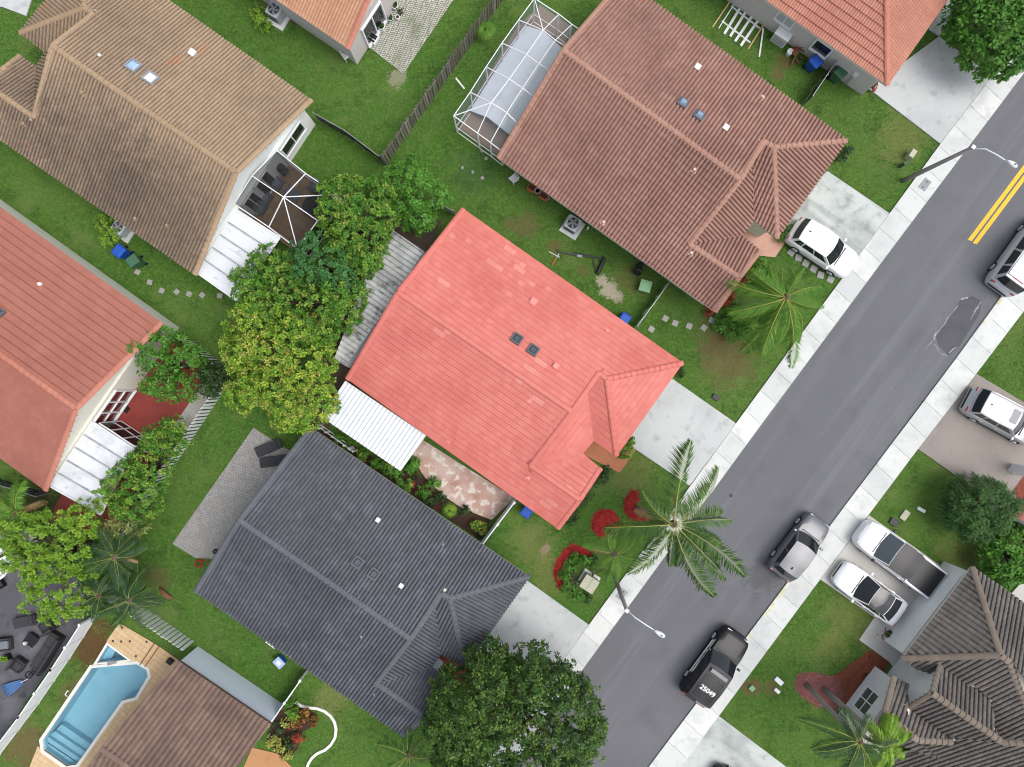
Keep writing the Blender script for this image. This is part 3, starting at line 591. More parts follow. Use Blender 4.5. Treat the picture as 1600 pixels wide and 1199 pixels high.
# windows and doors on the walls the photo shows
def wseg(H, a, b):                                     # wall segment nearest to two plan points on the ground
    w = [px(Vector((p[0], p[1], 0))) for p in H.wall]; i = min(range(len(w)), key=lambda k: math.dist(lerp(w[k], w[(k+1)%len(w)], .5), lerp(a, b, .5)))
    return H.wall[i], H.wall[(i+1)%len(w)]
def wwin(H, a, b, ca, cb, z0, z1, nx, nz=1, **k):       # window between plan points ca, cb (at mid height)
    p, q = wseg(H, a, b); zm = (z0+z1)/2; d = q-p; L = d.length_squared
    t = sorted(((G(*c, zm).xy-p).dot(d)/L for c in (ca, cb))); return window(H.root, p, q, t[0], t[1], z0, z1, nx, nz, out=(0,0), **k)
wwin(H1, (497,195), (330,440), y1(700,75), y1(590,245), .9, 1.95, 2)
wwin(H1, (497,195), (330,440), y1(480,370), y1(405,455), .1, 2.1, 2, name='patio_door')
wwin(H1, (497,195), (330,440), y1(385,490), y1(330,560), .1, 2.1, 2, name='patio_door')
wwin(H2, (560,91), (640,-30), v1(1110,440), v1(1290,130), .2, 2.1, 2, name='patio_door', proud=.14)
wwin(H4, (1180,20), (1350,145), y3(920,385), y3(1040,455), 1.0, 2.0, 1, proud=.12)
wwin(H4, (1180,20), (1350,145), y3(650,120), y3(765,200), 1.3, 2.2, 2, gm=mat('pale_blind', A(196,198,200), rough=.6))
# ---------------------------------------------------------------- dark brown hipped house, bottom right
def W7(a, b, h): return G(*w7(a, b), h)
_n, _w = W7(505,60,2.7), W7(108,578,2.7); _en = (_w-_n).normalized(); _ee = (W7(802,265,2.7)-_n).normalized()
_a1 = W7(665,560,4.7); _a2 = W7(715,600,4.7)
pN = plane(_n, _w, _a1); pE = plane(_n, _a1, _a2)
_ne2 = _n+_ee*13; _ne2.z = (pE[1]-pE[0].x*_ne2.x-pE[0].y*_ne2.y)/pE[0].z; _a3 = W7(830,920,3.6)
pS = plane(_w, _a1, _a2)
_s1 = W7(185,634,2.7); _s1.z = (pS[1]-pS[0].x*_s1.x-pS[0].y*_s1.y)/pS[0].z
_s2 = on(w7(600,800), pS); _s3 = on(w7(640,995), pS); _s4 = on(w7(690,1040), pS); _s5 = on(w7(830,1045), pS); _s6 = on(w7(830,930), pS); _sx = on(w7(540,750), pS)
_e3 = _ne2+Vector((0,-14,0)); _e3.z = 3.2
# entry gable
_gr0, _gr1 = W7(275,775,4.5), W7(675,1055,4.5); _gl0, _gl1 = W7(130,865,3.2), W7(335,1008,3.2); _gq0, _gq1 = W7(325,605,3.2), W7(540,750,3.2)
pGl = plane(_gr0, _gr1, _gl0); pGr = plane(_gr0, _gr1, _gq0)
_gv = on(w7(640,1000), pGr); _gv2 = on(w7(600,800), pGr)
_big = [_gl1, _gr1, on(w7(850,1060), pGl), on(w7(850,1400), pGl), on(w7(330,1400), pGl), on(w7(-30,1250), pGl), on(w7(120,1120), pGl), on(w7(390,1055), pGl)]
# small front gable on the left
_f0, _f1 = W7(65,690,3.6), W7(200,1045,3.9)
_f2 = W7(135,722,3.0); _f3 = W7(330,1008,3.0)
_h0, _h1 = W7(5,890,4.0), W7(195,1045,4.0); pF = plane(_h0, _h1, W7(60,685,3.0)); _fa, _fb = W7(60,685,3.0), W7(137,722,3.0); _fc = on(w7(390,1055), pF); _fd = on(w7(135,860), pF)
_lp = plane(_h0, _h1, W7(-60,1010,3.0)); 
H9 = house('house', 'house with dark brown barrel tile hips and white walls at the lower right',
    [[_n, _w, _a1], [_n, _a1, _a2, _a3, _ne2], [_w, _a1, _a2, _s6, _s5, _s4, _s3, _s2, _sx, _s1], [_gr0, _gr1, _gv, _gv2, _gq1, _gq0], [_gr0, _gr1, _gl1, _gl0], [_fa, on(w7(137,722), pF), _fd, _fc, _h1, _h0], _big],
    [_n, _w, W7(185,634,2.7), W7(330,720,2.7), W7(420,900,2.7), W7(620,1000,2.7), W7(1000,1000,2.7), _ne2], [(_a1, _n), (_a1, _w), (_a1, _a2), (_a2, _a3), (_gr0, _gr1), (_gr0, _gl0), (_gr0, _gq0), (_h0, _h1), (_h1, _fc), (_fa, _h0), (_gr1, on(w7(850,1060), pGl))],
    ('barrel', .30, .40, .10, .035), DKBROWN, DKCAP, W_WHITE, TRIMW, indiv=300, ov=.25, capw=.2)
_dn = (_n-_w).normalized(); _in = Vector((_dn.y, -_dn.x, 0)); _in = _in if _in.x > 0 else -_in
# entry arch wall with round medallion, under the tall gable
m = MB(); _q = [_gq0, _gr0, _gl0]; _ei = (_gr1-_gr0).normalized()
_b0, _b1 = _gq0+_ei*.15, _gl0+_ei*.15; _ap = _gr0+_ei*.15
m.add([Vector((_b0.x,_b0.y,0)), Vector((_b1.x,_b1.y,0)), _b1-Vector((0,0,.15)), _ap-Vector((0,0,.15)), _b0-Vector((0,0,.15))]+[p+_ei*.3 for p in (Vector((_b0.x,_b0.y,0)), Vector((_b1.x,_b1.y,0)), _b1-Vector((0,0,.15)), _ap-Vector((0,0,.15)), _b0-Vector((0,0,.15)))],
      [(0,1,2,3,4), (9,8,7,6,5)]+[(i, 5+i, 5+(i+1)%5, (i+1)%5) for i in range(5)])
ent = m.build('entry_wall', WHITE, H9.root); EXCL.append([px(Vector((p.x,p.y,0))) for p in (_b0, _b1, _b1+_ei*4, _b0+_ei*4)])
_mc = (_b0+_b1)/2; _mc.z = 2.9; mm = MB(); _md = -_ei
mm.tube([_mc, _mc+_md*.05], .34, 24); mm.build('medallion', WHITEMETAL, ent)
# front room wall with window below the small gable
_wa, _wb = W7(-2,885,2.9), W7(60,690,2.9); _g0 = G(*w6(705,435)); _g1 = G(*w6(540,650)); _g2 = G(*w6(430,800))
m = MB(); m.prism([G(*w6(705,435)), G(*w6(420,815)), G(*w6(560,910)), G(*w6(845,530))], -.02, 2.75); fr = m.build('front_room', WHITE, H9.root); EXCL.append([w6(705,435), w6(420,815), w6(700,1100), w6(900,600)])
window(H9.root, G(*w6(705,435)).xy, G(*w6(420,815)).xy, .33, .68, .7, 2.0, 2, 2, gm=GLASS_G, out=(0,0))
m = MB(); m.slab([_h0, _h1, on(w7(330,1150), _lp), W7(-60,1010,3.0)], .12); m.build('roof', UMBER, H9.root)
_fl = MB(); _cd = []; lay([_h0, _h1, on(w7(330,1150), _lp), W7(-60,1010,3.0)], ('barrel', .30, .40, .10, .035), _fl, _cd, ()); finish_tiles(H9.roof, ('barrel', .30, .40, .10, .035), DKBROWN, _fl, _cd, 0)
m = MB(); m.prism([_w.xy+_in.xy*.3-_dn.xy*.02, _w.xy+_in.xy*.3-_dn.xy*.02+Vector((-1.1,.55)), _w.xy+_dn.xy*.9+_in.xy*.3+Vector((-1.1,.55)), _w.xy+_dn.xy*.9+_in.xy*.3], 0, 2.4); 
m = MB(); m.prism([_n.xy+_in.xy*.28, _n.xy+_in.xy*.28+_ee.xy*.2+Vector((-.2,.55)), _n.xy+_in.xy*.28+Vector((-1.0,.1))], 0, 2.3)
# sliver of the house at the right edge
_k0, _k1, _k2 = G(1584,806,2.7), G(1603,777,2.7), G(1640,846,2.7)
H10 = house('house', 'house with red brown tile roof just inside the right edge', [[_k0, _k1, _k1+(_k2-_k0)+Vector((0,0,.8)), _k2+Vector((0,0,.8))]], [_k0, _k1, _k1+(_k2-_k0), _k2], [], ('flat', .3, .3, 0, .025), TERRA2, TERRACAP, W_WHITE, TRIMW, ov=.15)
BRICKRED = mat('brick_red_stain', A(134,62,40,.74), [(1.2,5,.45,.7,A(112,48,32,.7),.6)], rough=.7)
sheet('porch', [v5(960,60), v5(850,215), v5(900,330), v5(990,400), (1640,800), (1640,740)], .09, BRICKRED, 'brick red porch floor at the right edge below the tan driveway', 'porch', kind=None)
# white corner column block
tag(MB().box(G(1604,737,1.2), (.5,.5,2.4), HD).build('column', WHITE), 'white porch column at the right edge', 'column')
tag(MB().prism(gp([v5(820,1190), v5(900,1100), v5(1000,1070), v5(1000,1300)], .0), 0, .12).build('patio_slab', GREIGE), 'pale concrete slab corner behind the dark brown roof at the right edge', 'slab')
# ---------------------------------------------------------------- patios and paths
TILE_RED = mat('red_stained_concrete', A(150,66,58,.74), [(.8,5,.45,.7,A(128,52,46,.72),.6), (2.6,5,.64,.8,A(60,30,30,.6),.8)], rough=.6)
PORCH_T = mat('terracotta_porch_tile', A(190,120,84,.74), [(2,4,.5,.8,A(168,100,68,.72),.5)], rough=.6); PORCH_P = mat('pink_porch_tile', A(208,164,144,.74), [(1.2,5,.45,.75,A(184,132,112,.72),.7)], rough=.6)
def tilegrid(name, poly, size, z, m, mj, label, cat, rz, pname='paver', group=None, lim=300, gap=.012, sizey=None):
    """a floor of separate pavers"""
    base = sheet(name, poly, z-.015, mj, label, cat); P = [(p.x, p.y) for p in gp(poly)]
    c = sum((Vector(p) for p in P), Vector((0,0)))/len(P); cs, sn = math.cos(R(rz)), math.sin(R(rz)); q = [((x-c.x)*cs+(y-c.y)*sn, -(x-c.x)*sn+(y-c.y)*cs) for x, y in P]
    if sum(q[i][0]*q[(i+1)%len(q)][1]-q[(i+1)%len(q)][0]*q[i][1] for i in range(len(q))) < 0: q.reverse()
    sy = sizey or size; full = MB().box((0,0,0), (size-gap, sy-gap, .03)).mesh(pname, (0,0,0)); full.materials.append(m); n = 0; rest = MB(); E = [(q[i], q[(i+1)%len(q)]) for i in range(len(q))]
    x0, x1, y0_, y1_ = min(a[0] for a in q), max(a[0] for a in q), min(a[1] for a in q), max(a[1] for a in q)
    for i in range(int((x1-x0)/size)+1):
        for j in range(int((y1_-y0_)/sy)+1):
            a, b = x0+i*size, y0_+j*sy; ctr = (a+size/2, b+sy/2); near = [e for e in E if segdist(ctr, *e) < math.hypot(size, sy)*.5]
            w = Vector((c.x+ctr[0]*cs-ctr[1]*sn, c.y+ctr[0]*sn+ctr[1]*cs, z-.012))
            if not inpoly(*ctr, q) and not near: continue
            if not near:
                o = bpy.data.objects.new(pname, full); C.objects.link(o); o.parent = base; o.location = w-WL[base.name]; o.rotation_euler.z = R(rz); continue
            pol = [(a+gap/2,b+gap/2), (a+size-gap/2,b+gap/2), (a+size-gap/2,b+sy-gap/2), (a+gap/2,b+sy-gap/2)]
            for e in near: pol = clip(pol, *e)
            if len(pol) > 2:
                MB().prism([(c.x+u_*cs-v_*sn, c.y+u_*sn+v_*cs) for u_, v_ in pol], z-.02, z+.003).build(pname, m, base)
    return base
JOINT = mat('paver_joint', A(110,100,88,.6), rough=.9)
TANT = mat('tan_patio_tile', A(170,140,108,.74), tones=[A(172,142,110,.74), A(160,130,100,.74), A(180,150,118,.74)], rough=.7)
tilegrid('patio', [y1(500,235), y1(250,565), y1(640,850), y1(900,500)], .46, .06, TANT, JOINT, 'tan tiled patio floor under the dark screen room', 'patio', HD)
PEACH = mat('peach_pool_tile', A(224,192,148,.7), tones=[A(226,194,150,.7), A(220,187,142,.7), A(230,200,158,.7), A(223,191,147,.7)], layers=[(1.2,4,.55,.8,A(206,172,126,.68),.4)], rough=.65)
GROUT = mat('pool_tile_grout', A(168,130,86,.7), rough=.9)
_pd = [y7(640,65), y7(945,245), y7(1085,345), y7(1180,420), y7(480,1290), y7(0,1290), y7(-90,1260), y7(0,1030), y7(50,1062), y7(225,1185), y7(305,1172), y7(660,672), y7(765,645), y7(862,480), y7(850,432), y7(775,388), y7(703,352), y7(548,240), y7(540,205)]
tilegrid('pool_deck', _pd, .31, .07, PEACH, GROUT, 'peach tiled deck around the swimming pool', 'pool deck', HD-2, 'tile')
EXCL += [POOL, SPA]
PAV_H2 = brick_mat('mossy_paver', A(206,204,192,.74), A(178,176,166,.72), A(72,90,48,.6), HD+45, .17, .12, layers=[(.6,4,.5,.75,A(96,116,62,.62),.55)])
sheet('patio', [v1(1140,540), v1(1530,845), (760-38,-20), (590,-60), (600,0)], .05, PAV_H2, 'mossy light paver patio behind the orange tan roof', 'patio')
PAV_H6 = brick_mat('grey_paver', A(182,180,176,.74), A(160,158,156,.72), A(118,116,112,.66), HD, .2, .12, layers=[(.5,5,.5,.75,A(140,138,136,.7),.6), (3,4,.55,.8,A(204,202,198,.74),.5)])
sheet('patio', [zd(1175,795), (500,735), (420,880), zh(905,215), zh(800,150)], .05, PAV_H6, 'grey paver patio with two loungers behind the slate grey roof', 'patio')
_pat7 = sheet('patio', [y5(560,420), y5(370,685), y5(200,930), y5(60,1170), y5(40,1260), y5(400,1330), y5(620,900), y5(780,660), y5(920,470), y5(900,300), y5(660,160)], .05, TILE_RED, 'red stained concrete patio inside the white picket fence', 'patio')
PAVG = mat('grey_concrete_paver', A(188,186,178,.74), tones=[A(190,188,180,.74), A(176,174,167,.74), A(200,198,190,.74)], rough=.85)
tilegrid('path', [y5(905,480), y5(985,500), y5(870,690), y5(810,750), y5(760,690)], .42, .07, PAVG, JOINT, 'grey paver strip along the white picket fence', 'path', HD)
STAINC = mat('pink_stained_concrete', A(200,164,148,.70), [(.6,6,.42,.62,A(212,190,178,.70),.8), (2.2,7,.5,.62,A(234,226,218,.74),.8), (.9,5,.55,.7,A(170,120,104,.72),.5)], rough=.75)
sheet('side_patio', [y8(790,215), y8(1480,650), y8(1310,810), y8(1100,730), y8(950,630), y8(820,500), y8(740,380), y8(700,330)], .05, STAINC, 'worn pink concrete patio between coral and slate grey roofs', 'patio')
sheet('side_bed', [y8(0,90), y8(640,470), y8(740,380), y8(820,500), y8(950,630), y8(1100,730), y8(1300,815), y8(1230,960), y8(500,480), y8(0,130)], .03, mat('dark_soil', A(74,56,46,.66), [(2,5,.5,.7,A(110,46,40,.66),.8), (8,4,.5,.8,A(46,36,30,.6),.6)], rough=.95), 'planting bed of dark soil beside the pink concrete patio', 'planting bed')
sheet('side_yard_floor', [(600,340), (690,345), (560,600), (500,690), (460,640)], .02, mat('shaded_soil', A(110,92,82,.6), [(1.5,5,.45,.7,A(84,72,64,.6),.7)], rough=.95), 'bare ground with pavers behind the coral roofed house', 'ground')
sheet('porch', [w8(270,115), w8(335,35), w8(595,85), w8(495,228)], .1, PORCH_T, 'terracotta porch at the entry notch of the coral roof', 'porch')
sheet('porch', [v3(325,160), v3(390,60), v3(610,195), v3(540,300), v3(440,290)], .09, PORCH_P, 'pinkish tiled porch of the rosy brown roofed house', 'porch')
sheet('porch', [zi(430,715), zi(475,655), zi(640,745), zi(590,800)], .08, BRICKRED, 'dark red porch floor under the edge of the big round tree', 'porch')
sheet('porch', [v6(130,780), v6(480,860), v6(560,930), v6(690,1060), v6(600,1300), v6(-100,1300)], .07, mat('tan_porch_tile', A(190,140,96,.74), [(2,4,.5,.8,A(166,118,78,.72),.6)], rough=.7), 'tan tiled porch at the end of the umber roof', 'porch')
ASPH_Y = mat('dark_stained_slab', A(92,91,97,.72), [(.4,6,.42,.62,A(122,121,126,.74),.7), (1.2,6,.55,.72,A(64,63,68,.68),.7)], rough=.8)
sheet('back_patio', [y6(-60,420), y6(60,330), y6(420,420), y6(560,640), y6(500,700), y6(170,1165), (-40,1190+30)], .05, ASPH_Y, 'dark stained concrete patio with outdoor furniture at the left edge', 'patio')
# mulch beds
REDM = mat('red_mulch', A(172,44,42,.74), [(14,4,.45,.7,A(120,26,28,.7),.8), (5,3,.5,.8,A(196,66,58,.74),.5)], rough=.95, bump=(30,.8,.06)); PINKM = mat('pink_lava_rock', A(152,98,94,.74), [(14,4,.45,.7,A(110,62,58,.7),.8), (4,3,.5,.8,A(170,116,108,.74),.5)], rough=.95, bump=(28,.8,.06)); BRM = mat('brown_mulch', A(146,84,62,.74), [(14,4,.45,.7,A(104,54,40,.7),.7)], rough=.95, bump=(28,.8,.06))
def chips(o, poly, n, m, h=.1, size=.06):              # loose mulch lying over and past the edge of a bed
    P = gp(poly); xs = [p.x for p in P]; ys = [p.y for p in P]; Q = [(p.x, p.y) for p in P]; V = []; T = []
    while len(T) < n:
        x, y = random.uniform(min(xs)-.08, max(xs)+.08), random.uniform(min(ys)-.08, max(ys)+.08)
        d = min(segdist((x, y), Q[i], Q[(i+1)%len(Q)]) for i in range(len(Q)))
        if not inpoly(x, y, Q) and (d > .1 or random.random() > .5): continue
        a = random.uniform(0, 6.28); l, w = size*random.uniform(.6,1.6), size*random.uniform(.2,.5); c, s_ = math.cos(a), math.sin(a); z = min(h, d*.6)+random.uniform(.01,.04); t = random.uniform(-.03,.03)
        V += [(x-c*l-s_*w, y-s_*l+c*w, z), (x+c*l-s_*w, y+s_*l+c*w, z+t), (x+c*l+s_*w, y+s_*l-c*w, z+t), (x-c*l+s_*w, y-s_*l-c*w, z)]; T.append(random.random())
    npmesh('mulch_chips', np.array(V), np.arange(len(V)).reshape(-1,4), np.array(T), m, o)['kind'] = 'stuff'
CHIP = {'red_mulch': mat('red_mulch_chips', A(172,44,42), tones=[A(176,48,44), A(140,30,30), A(196,70,60), A(110,26,26)], rough=.95), 'pink_lava_rock': mat('pink_rock_chips', A(152,98,94), tones=[A(160,106,100), A(126,76,72), A(178,126,118)], rough=.95), 'brown_mulch': mat('brown_mulch_chips', A(140,84,62), tones=[A(148,90,66), A(112,62,46), A(166,108,82)], rough=.95)}
def mound(name, pts, h, m, label, cat='mulch bed'):
    EXCL.append(pts); P = gp(pts); c = sum(P, Vector())/len(P); mb = MB(); n = len(P); vs = [p for p in P]; fs = []
    for k, (s, z) in enumerate(((.86,h*.7), (.55,h), (.2,h*1.1))): vs += [c+(p-c)*s+Vector((0,0,z+random.uniform(-.1,.1)*h)) for p in P]
    vs += [c+Vector((0,0,h*1.05))]
    for k in range(3): fs += [(k*n+i, k*n+(i+1)%n, (k+1)*n+(i+1)%n, (k+1)*n+i) for i in range(n)]
    fs += [(3*n+i, 3*n+(i+1)%n, 4*n) for i in range(n)]
    if sum(P[i].x*P[(i+1)%n].y-P[(i+1)%n].x*P[i].y for i in range(n)) < 0: fs = [tuple(reversed(f)) for f in fs]
    mb.add(vs, fs); o = tag(mb.build(name, m, smooth=True), label, cat); chips(o, pts, 260 if h > .08 else 200, CHIP[m.name], h); return o
mound('mulch_bed', pr(w8,(340,480),(380,455),(430,447),(470,470),(493,510),(490,550),(465,585),(390,618),(350,600),(325,560)), .12, REDM, 'round bed of red mulch left of the coconut palm')
def ring(name, outer, inner, h, m, label):
    EXCL.append(outer+inner[::-1]); mb = MB(); o, i_ = gp(outer), gp(inner); n = len(o); vs = o+[(a+b)/2+Vector((0,0,h)) for a, b in zip(o, i_)]+i_
    mb.add(vs, [(k*n+j, k*n+j+1, (k+1)*n+j+1, (k+1)*n+j) for k in range(2) for j in range(n-1)]); 
    o_ = mb.build(name, m, smooth=True); chips(o_, outer+inner[::-1], 260, CHIP[m.name], h); return tag(o_, label, 'mulch bed')
ring('mulch_bed', pr(w8,(695,470),(680,500),(620,525),(560,500),(522,455),(528,390),(570,330),(610,335),(625,370)), pr(w8,(655,470),(640,475),(610,462),(597,445),(593,430),(595,418),(600,410),(612,400),(622,392)), .1, REDM, 'crescent of red mulch around the coconut palm trunk')
ring('mulch_bed', pr(w8,(140,935),(105,880),(97,820),(120,750),(165,690),(220,662),(280,680),(330,715)), pr(w8,(160,915),(140,870),(140,820),(155,775),(185,730),(225,705),(275,720),(310,735)), .1, REDM, 'curved strip of red mulch around the utility box shrubs')
mound('rock_bed', pr(w6,(105,560),(125,510),(180,485),(260,485),(330,505),(400,515),(440,540),(480,640),(470,740),(400,790),(330,750),(270,740),(190,690),(120,630)), .1, PINKM, 'pink rock bed around the two leaning palm trunks')
mound('mulch_bed', pr(w6,(400,515),(520,425),(680,315),(745,360),(815,405),(775,480),(705,437),(545,645),(470,740),(450,600)), .06, BRM, 'brown mulch strip along the front room wall')
mound('mulch_bed', pr(w6,(785,130),(872,185),(835,240),(900,298),(880,322),(725,215)), .05, BRM, 'small L-shaped brown mulch bed in the entry walk')
# ---------------------------------------------------------------- swimming pool
POOLW = mat('pool_plaster', A(176,208,222,.8), [(1.2,5,.45,.75,A(150,190,208,.76),.5)], rough=.7)
COPE = mat('white_coping', A(232,230,222,.78), [(2,4,.5,.8,A(206,204,196,.74),.4)], rough=.6)
wm = bpy.data.materials.new('pool_water'); wm.use_nodes = True; _n = wm.node_tree; _n.nodes.clear(); _o = _n.nodes.new('ShaderNodeOutputMaterial'); _t = _n.nodes.new('ShaderNodeBsdfTransparent'); _t.inputs[0].default_value = (.86,.95,.97,1); _gl = _n.nodes.new('ShaderNodeBsdfGlossy'); _gl.inputs['Roughness'].default_value = .03
_fr = _n.nodes.new('ShaderNodeFresnel'); _fr.inputs[0].default_value = 1.33; _mx = _n.nodes.new('ShaderNodeMixShader'); _bp = _n.nodes.new('ShaderNodeBump'); _bp.inputs['Strength'].default_value = .12; _bp.inputs['Distance'].default_value = .03
_nz = _n.nodes.new('ShaderNodeTexNoise'); _nz.inputs['Scale'].default_value = 3; _n.links.new(_n.nodes.new('ShaderNodeNewGeometry').outputs['Position'], _nz.inputs['Vector']); _n.links.new(_nz.outputs[0], _bp.inputs['Height']); _n.links.new(_bp.outputs[0], _gl.inputs['Normal']); _n.links.new(_bp.outputs[0], _fr.inputs['Normal'])
_n.links.new(_fr.outputs[0], _mx.inputs[0]); _n.links.new(_t.outputs[0], _mx.inputs[1]); _n.links.new(_gl.outputs[0], _mx.inputs[2]); _n.links.new(_mx.outputs[0], _o.inputs[0])
def basin(P, depth):
    P = gp(P); n = len(P)
    if sum(P[i].x*P[(i+1)%n].y-P[(i+1)%n].x*P[i].y for i in range(n)) < 0: P.reverse()
    vs = [p for p in P]+[p-Vector((0,0,depth)) for p in P]
    return MB().add(vs, [(i, n+i, n+(i+1)%n, (i+1)%n) for i in range(n)]+[tuple(range(n, 2*n))])
def coping(pts, w):
    P = gp(pts); o = inset(P, -w); i_ = inset(P, -.01); mb = MB(); n = len(o); vs = [(*p, .0) for p in o]+[(*p, .1) for p in o]+[(*p, .1) for p in i_]+[(*p, -.12) for p in i_]
    return mb.add(vs, [(k*n+j, k*n+(j+1)%n, (k+1)*n+(j+1)%n, (k+1)*n+j) for k in range(3) for j in range(n)])
pool = root('swimming_pool', G(150,1090), 0, 'blue swimming pool with white coping and corner steps', 'swimming pool')
basin(POOL, 1.25).build('basin', POOLW, pool); coping(POOL, .2).build('coping', COPE, pool)
MB().prism(gp(POOL), -.105, -.1).build('water', wm, pool)
STEPE = mat('step_edge_tile', A(70,104,124,.6), rough=.6)
for k, (a, b) in enumerate((((112,915),(362,1088)), ((75,955),(335,1130)), ((50,990),(310,1165)))):
    pa, pb = y7(*a), y7(*b); off = [y7(50,1062), y7(225,1185)]
    st = MB().prism(gp([pa, pb, y7(305,1172), y7(225,1185), y7(50,1062), y7(40,985)]), -1.24, -.85+k*.24).build('step', POOLW, pool)
    MB().bar(G(*pa, -.845+k*.24), G(*pb, -.845+k*.24), .06, .02).build('step_edge', STEPE, st)
spa = root('spa', G(*y7(575,330)), 0, 'triangular spa pool at the head of the swimming pool', 'spa')
basin(SPA, .9).build('basin', POOLW, spa); coping(SPA, .14).build('coping', COPE, spa); MB().prism(gp(SPA), -.085, -.08).build('water', wm, spa)
MB().prism(gp([y7(548,240), y7(590,270), y7(545,365), y7(465,376)]), -.88, -.4).build('bench', POOLW, spa)
MB().prism(gp(pr(y7,(590,285),(695,350),(640,352))), -.88, -.45).build('bench', POOLW, spa)
MB().prism(gp(pr(y7,(548,372),(622,360),(622,378),(548,398))), .09, .125).build('spillway', GREYM, spa)
for k, (a, b) in enumerate((((910,228),(795,398)), ((948,250),(835,412)))):
    tag(MB().bar(G(*y7(*a), .08), G(*y7(*b), .08), .07, .05).build('deck_drain', mat('brown_drain%d' % k, A(150,106,60,.7), rough=.7)), ['left brown deck drain strip between spa and umber roof', 'right brown deck drain strip between spa and umber roof'][k], 'deck drain', 'deck drains')
tag(MB().box(G(*y7(1033,368), .2), (.36,.26,.3), HD).box(G(*y7(1033,368), .36), (.3,.2,.04), HD).build('pump_box', BLACK), 'small black box on the peach pool deck by the umber roof corner', 'box')
for k, p in enumerate(((585,210),(650,213),(717,212),(848,215),(765,328))):
    tag(MB().cyl(G(*y7(*p), .07), .07, .03, 10).cyl(G(*y7(*p), .09), .045, .03, 10).build('deck_jet', DARK), ['first','second','third','fourth','fifth'][k]+' small dark fitting in the peach deck counting from the left fence', 'deck fitting', 'deck fittings')
# white ladder rail by the pool's left side
tag(MB().tube([G(*y7(238,605),.1), G(*y7(228,600),.5), G(*y7(210,630),.5), G(*y7(225,645),.1)], .03, 6).build('hand_rail', WHITEMETAL), 'small white rail at the left edge of the pool', 'rail')
# ---------------------------------------------------------------- patio roofs, screen rooms
def corrugated(name, label, pts, z, m, rz, pitch=.2, amp=.04, edge=None, posts=True, slope=0):
    """ribbed sheet roof: ribs run along direction rz"""
    P = gp(pts, z); c = sum(P, Vector())/len(P); r = root(name, (c.x, c.y, 0), 0, label, 'patio roof')
    d = Vector((math.cos(R(rz)), math.sin(R(rz)), 0)); s = Vector((-d.y, d.x, 0)); q = [((p-c).dot(s), (p-c).dot(d)) for p in P]
    if sum(q[i][0]*q[(i+1)%len(q)][1]-q[(i+1)%len(q)][0]*q[i][1] for i in range(len(q))) < 0: q.reverse()
    E = [(q[i], q[(i+1)%len(q)]) for i in range(len(q))]; x0, x1 = min(a[0] for a in q), max(a[0] for a in q); y0_, y1_ = min(a[1] for a in q), max(a[1] for a in q)
    mb = MB(); i = 0; prof = [(0,0),(.1,0),(.2,1),(.9,1),(1,0)]; x = x0
    while x < x1:
        for (a, ha), (b, hb) in zip(prof, prof[1:]):
            pol = [(x+a*pitch, y0_), (x+b*pitch, y0_), (x+b*pitch, y1_), (x+a*pitch, y1_)]
            for e in E: pol = clip(pol, *e)
            if len(pol) < 3: continue
            mb.add([c+s*u+d*v+Vector((0,0,(ha+(hb-ha)*((u-x)/pitch-a)/(b-a))*amp+v*slope)) for u, v in pol], [tuple(range(len(pol)))])
        x += pitch
    sh = mb.build('roof_sheet', m, r)
    f = MB(); n = len(P); f.slab([p-Vector((0,0,.02)) for p in P], .1); f.build('roof_frame', edge or WHITEMETAL, r)
    for p in P: 
        b = p+(c-p).normalized()*.95; MB().box((b.x, b.y, (z-.1)/2), (.09,.09,z-.1), HD).build('post', WHITEMETAL, r)
    return r
corrugated('patio_roof', 'white ribbed carport roof beside the coral roof', [(505,650), ze(28,578), y8(828,190), y8(640,452), y8(70,62)], 2.45, CORR_W, HD+90, .25, .09)
corrugated('patio_roof', 'weathered grey corrugated patio roof behind the coral roof', [v2(785,315), v2(930,415), v2(800,600), v2(590,930), v2(520,890), v2(690,450)], 2.4, CORR_G, HD, .3, .09, GREYM)
# white panel roof behind the tan house
RIBM = mat('greyed_roof_rib', A(186,192,198,.7), [(2,4,.45,.7,A(150,156,162,.66),.7)], rough=.5)
def panelroof(name, label, pts, z, m, nrib, th=.12, lipw=.1):
    P = gp(pts, z); c = sum(P, Vector())/4; r = root(name, (c.x, c.y, 0), 0, label, 'patio roof'); MB().slab(P, th).build('roof_panel', m, r)
    a, b, c2, d = P                                     # ribs run from edge a-b to edge d-c
    for k in range(nrib+1):
        t = k/nrib; p, q = a.lerp(b, t), d.lerp(c2, t); MB().bar(p+Vector((0,0,.02)), q+Vector((0,0,.02)), .09 if 0 < k < nrib else .1, .10).build('rib', RIBM if 0 < k < nrib else m, r)
    for p, q in ((a, b), (d, c2)): MB().bar(p+Vector((0,0,.024)), q+Vector((0,0,.024)), lipw, .05).build('gutter', WHITEMETAL, r)
    for p in P: b_ = p+(c-p).normalized()*.95; MB().box((b_.x, b_.y, (z-th)/2), (.09,.09,z-th), HD).build('post', WHITEMETAL, r)
    return r
panelroof('patio_roof', 'white flat patio roof with dark streaks behind the tan roof', [y1(33,985), y1(275,590), y1(550,765), y1(280,1160)], 2.45, WROOF, 5)
WR7 = mat('white_sealed_roof', A(230,234,238,.78), [(.8,5,.45,.7,A(204,210,216,.76),.7), (2,5,.6,.8,A(160,168,176,.74),.6)], rough=.45)
rr7 = panelroof('patio_roof', 'white patio roof with raised ribs and round stains beside the red patio', [y5(28,1045), y5(282,672), y5(525,830), y5(330,1215)], 2.4, WR7, 5)
STAIN = mat('grey_ponding_stain', A(168,174,180,.72), rough=.5)
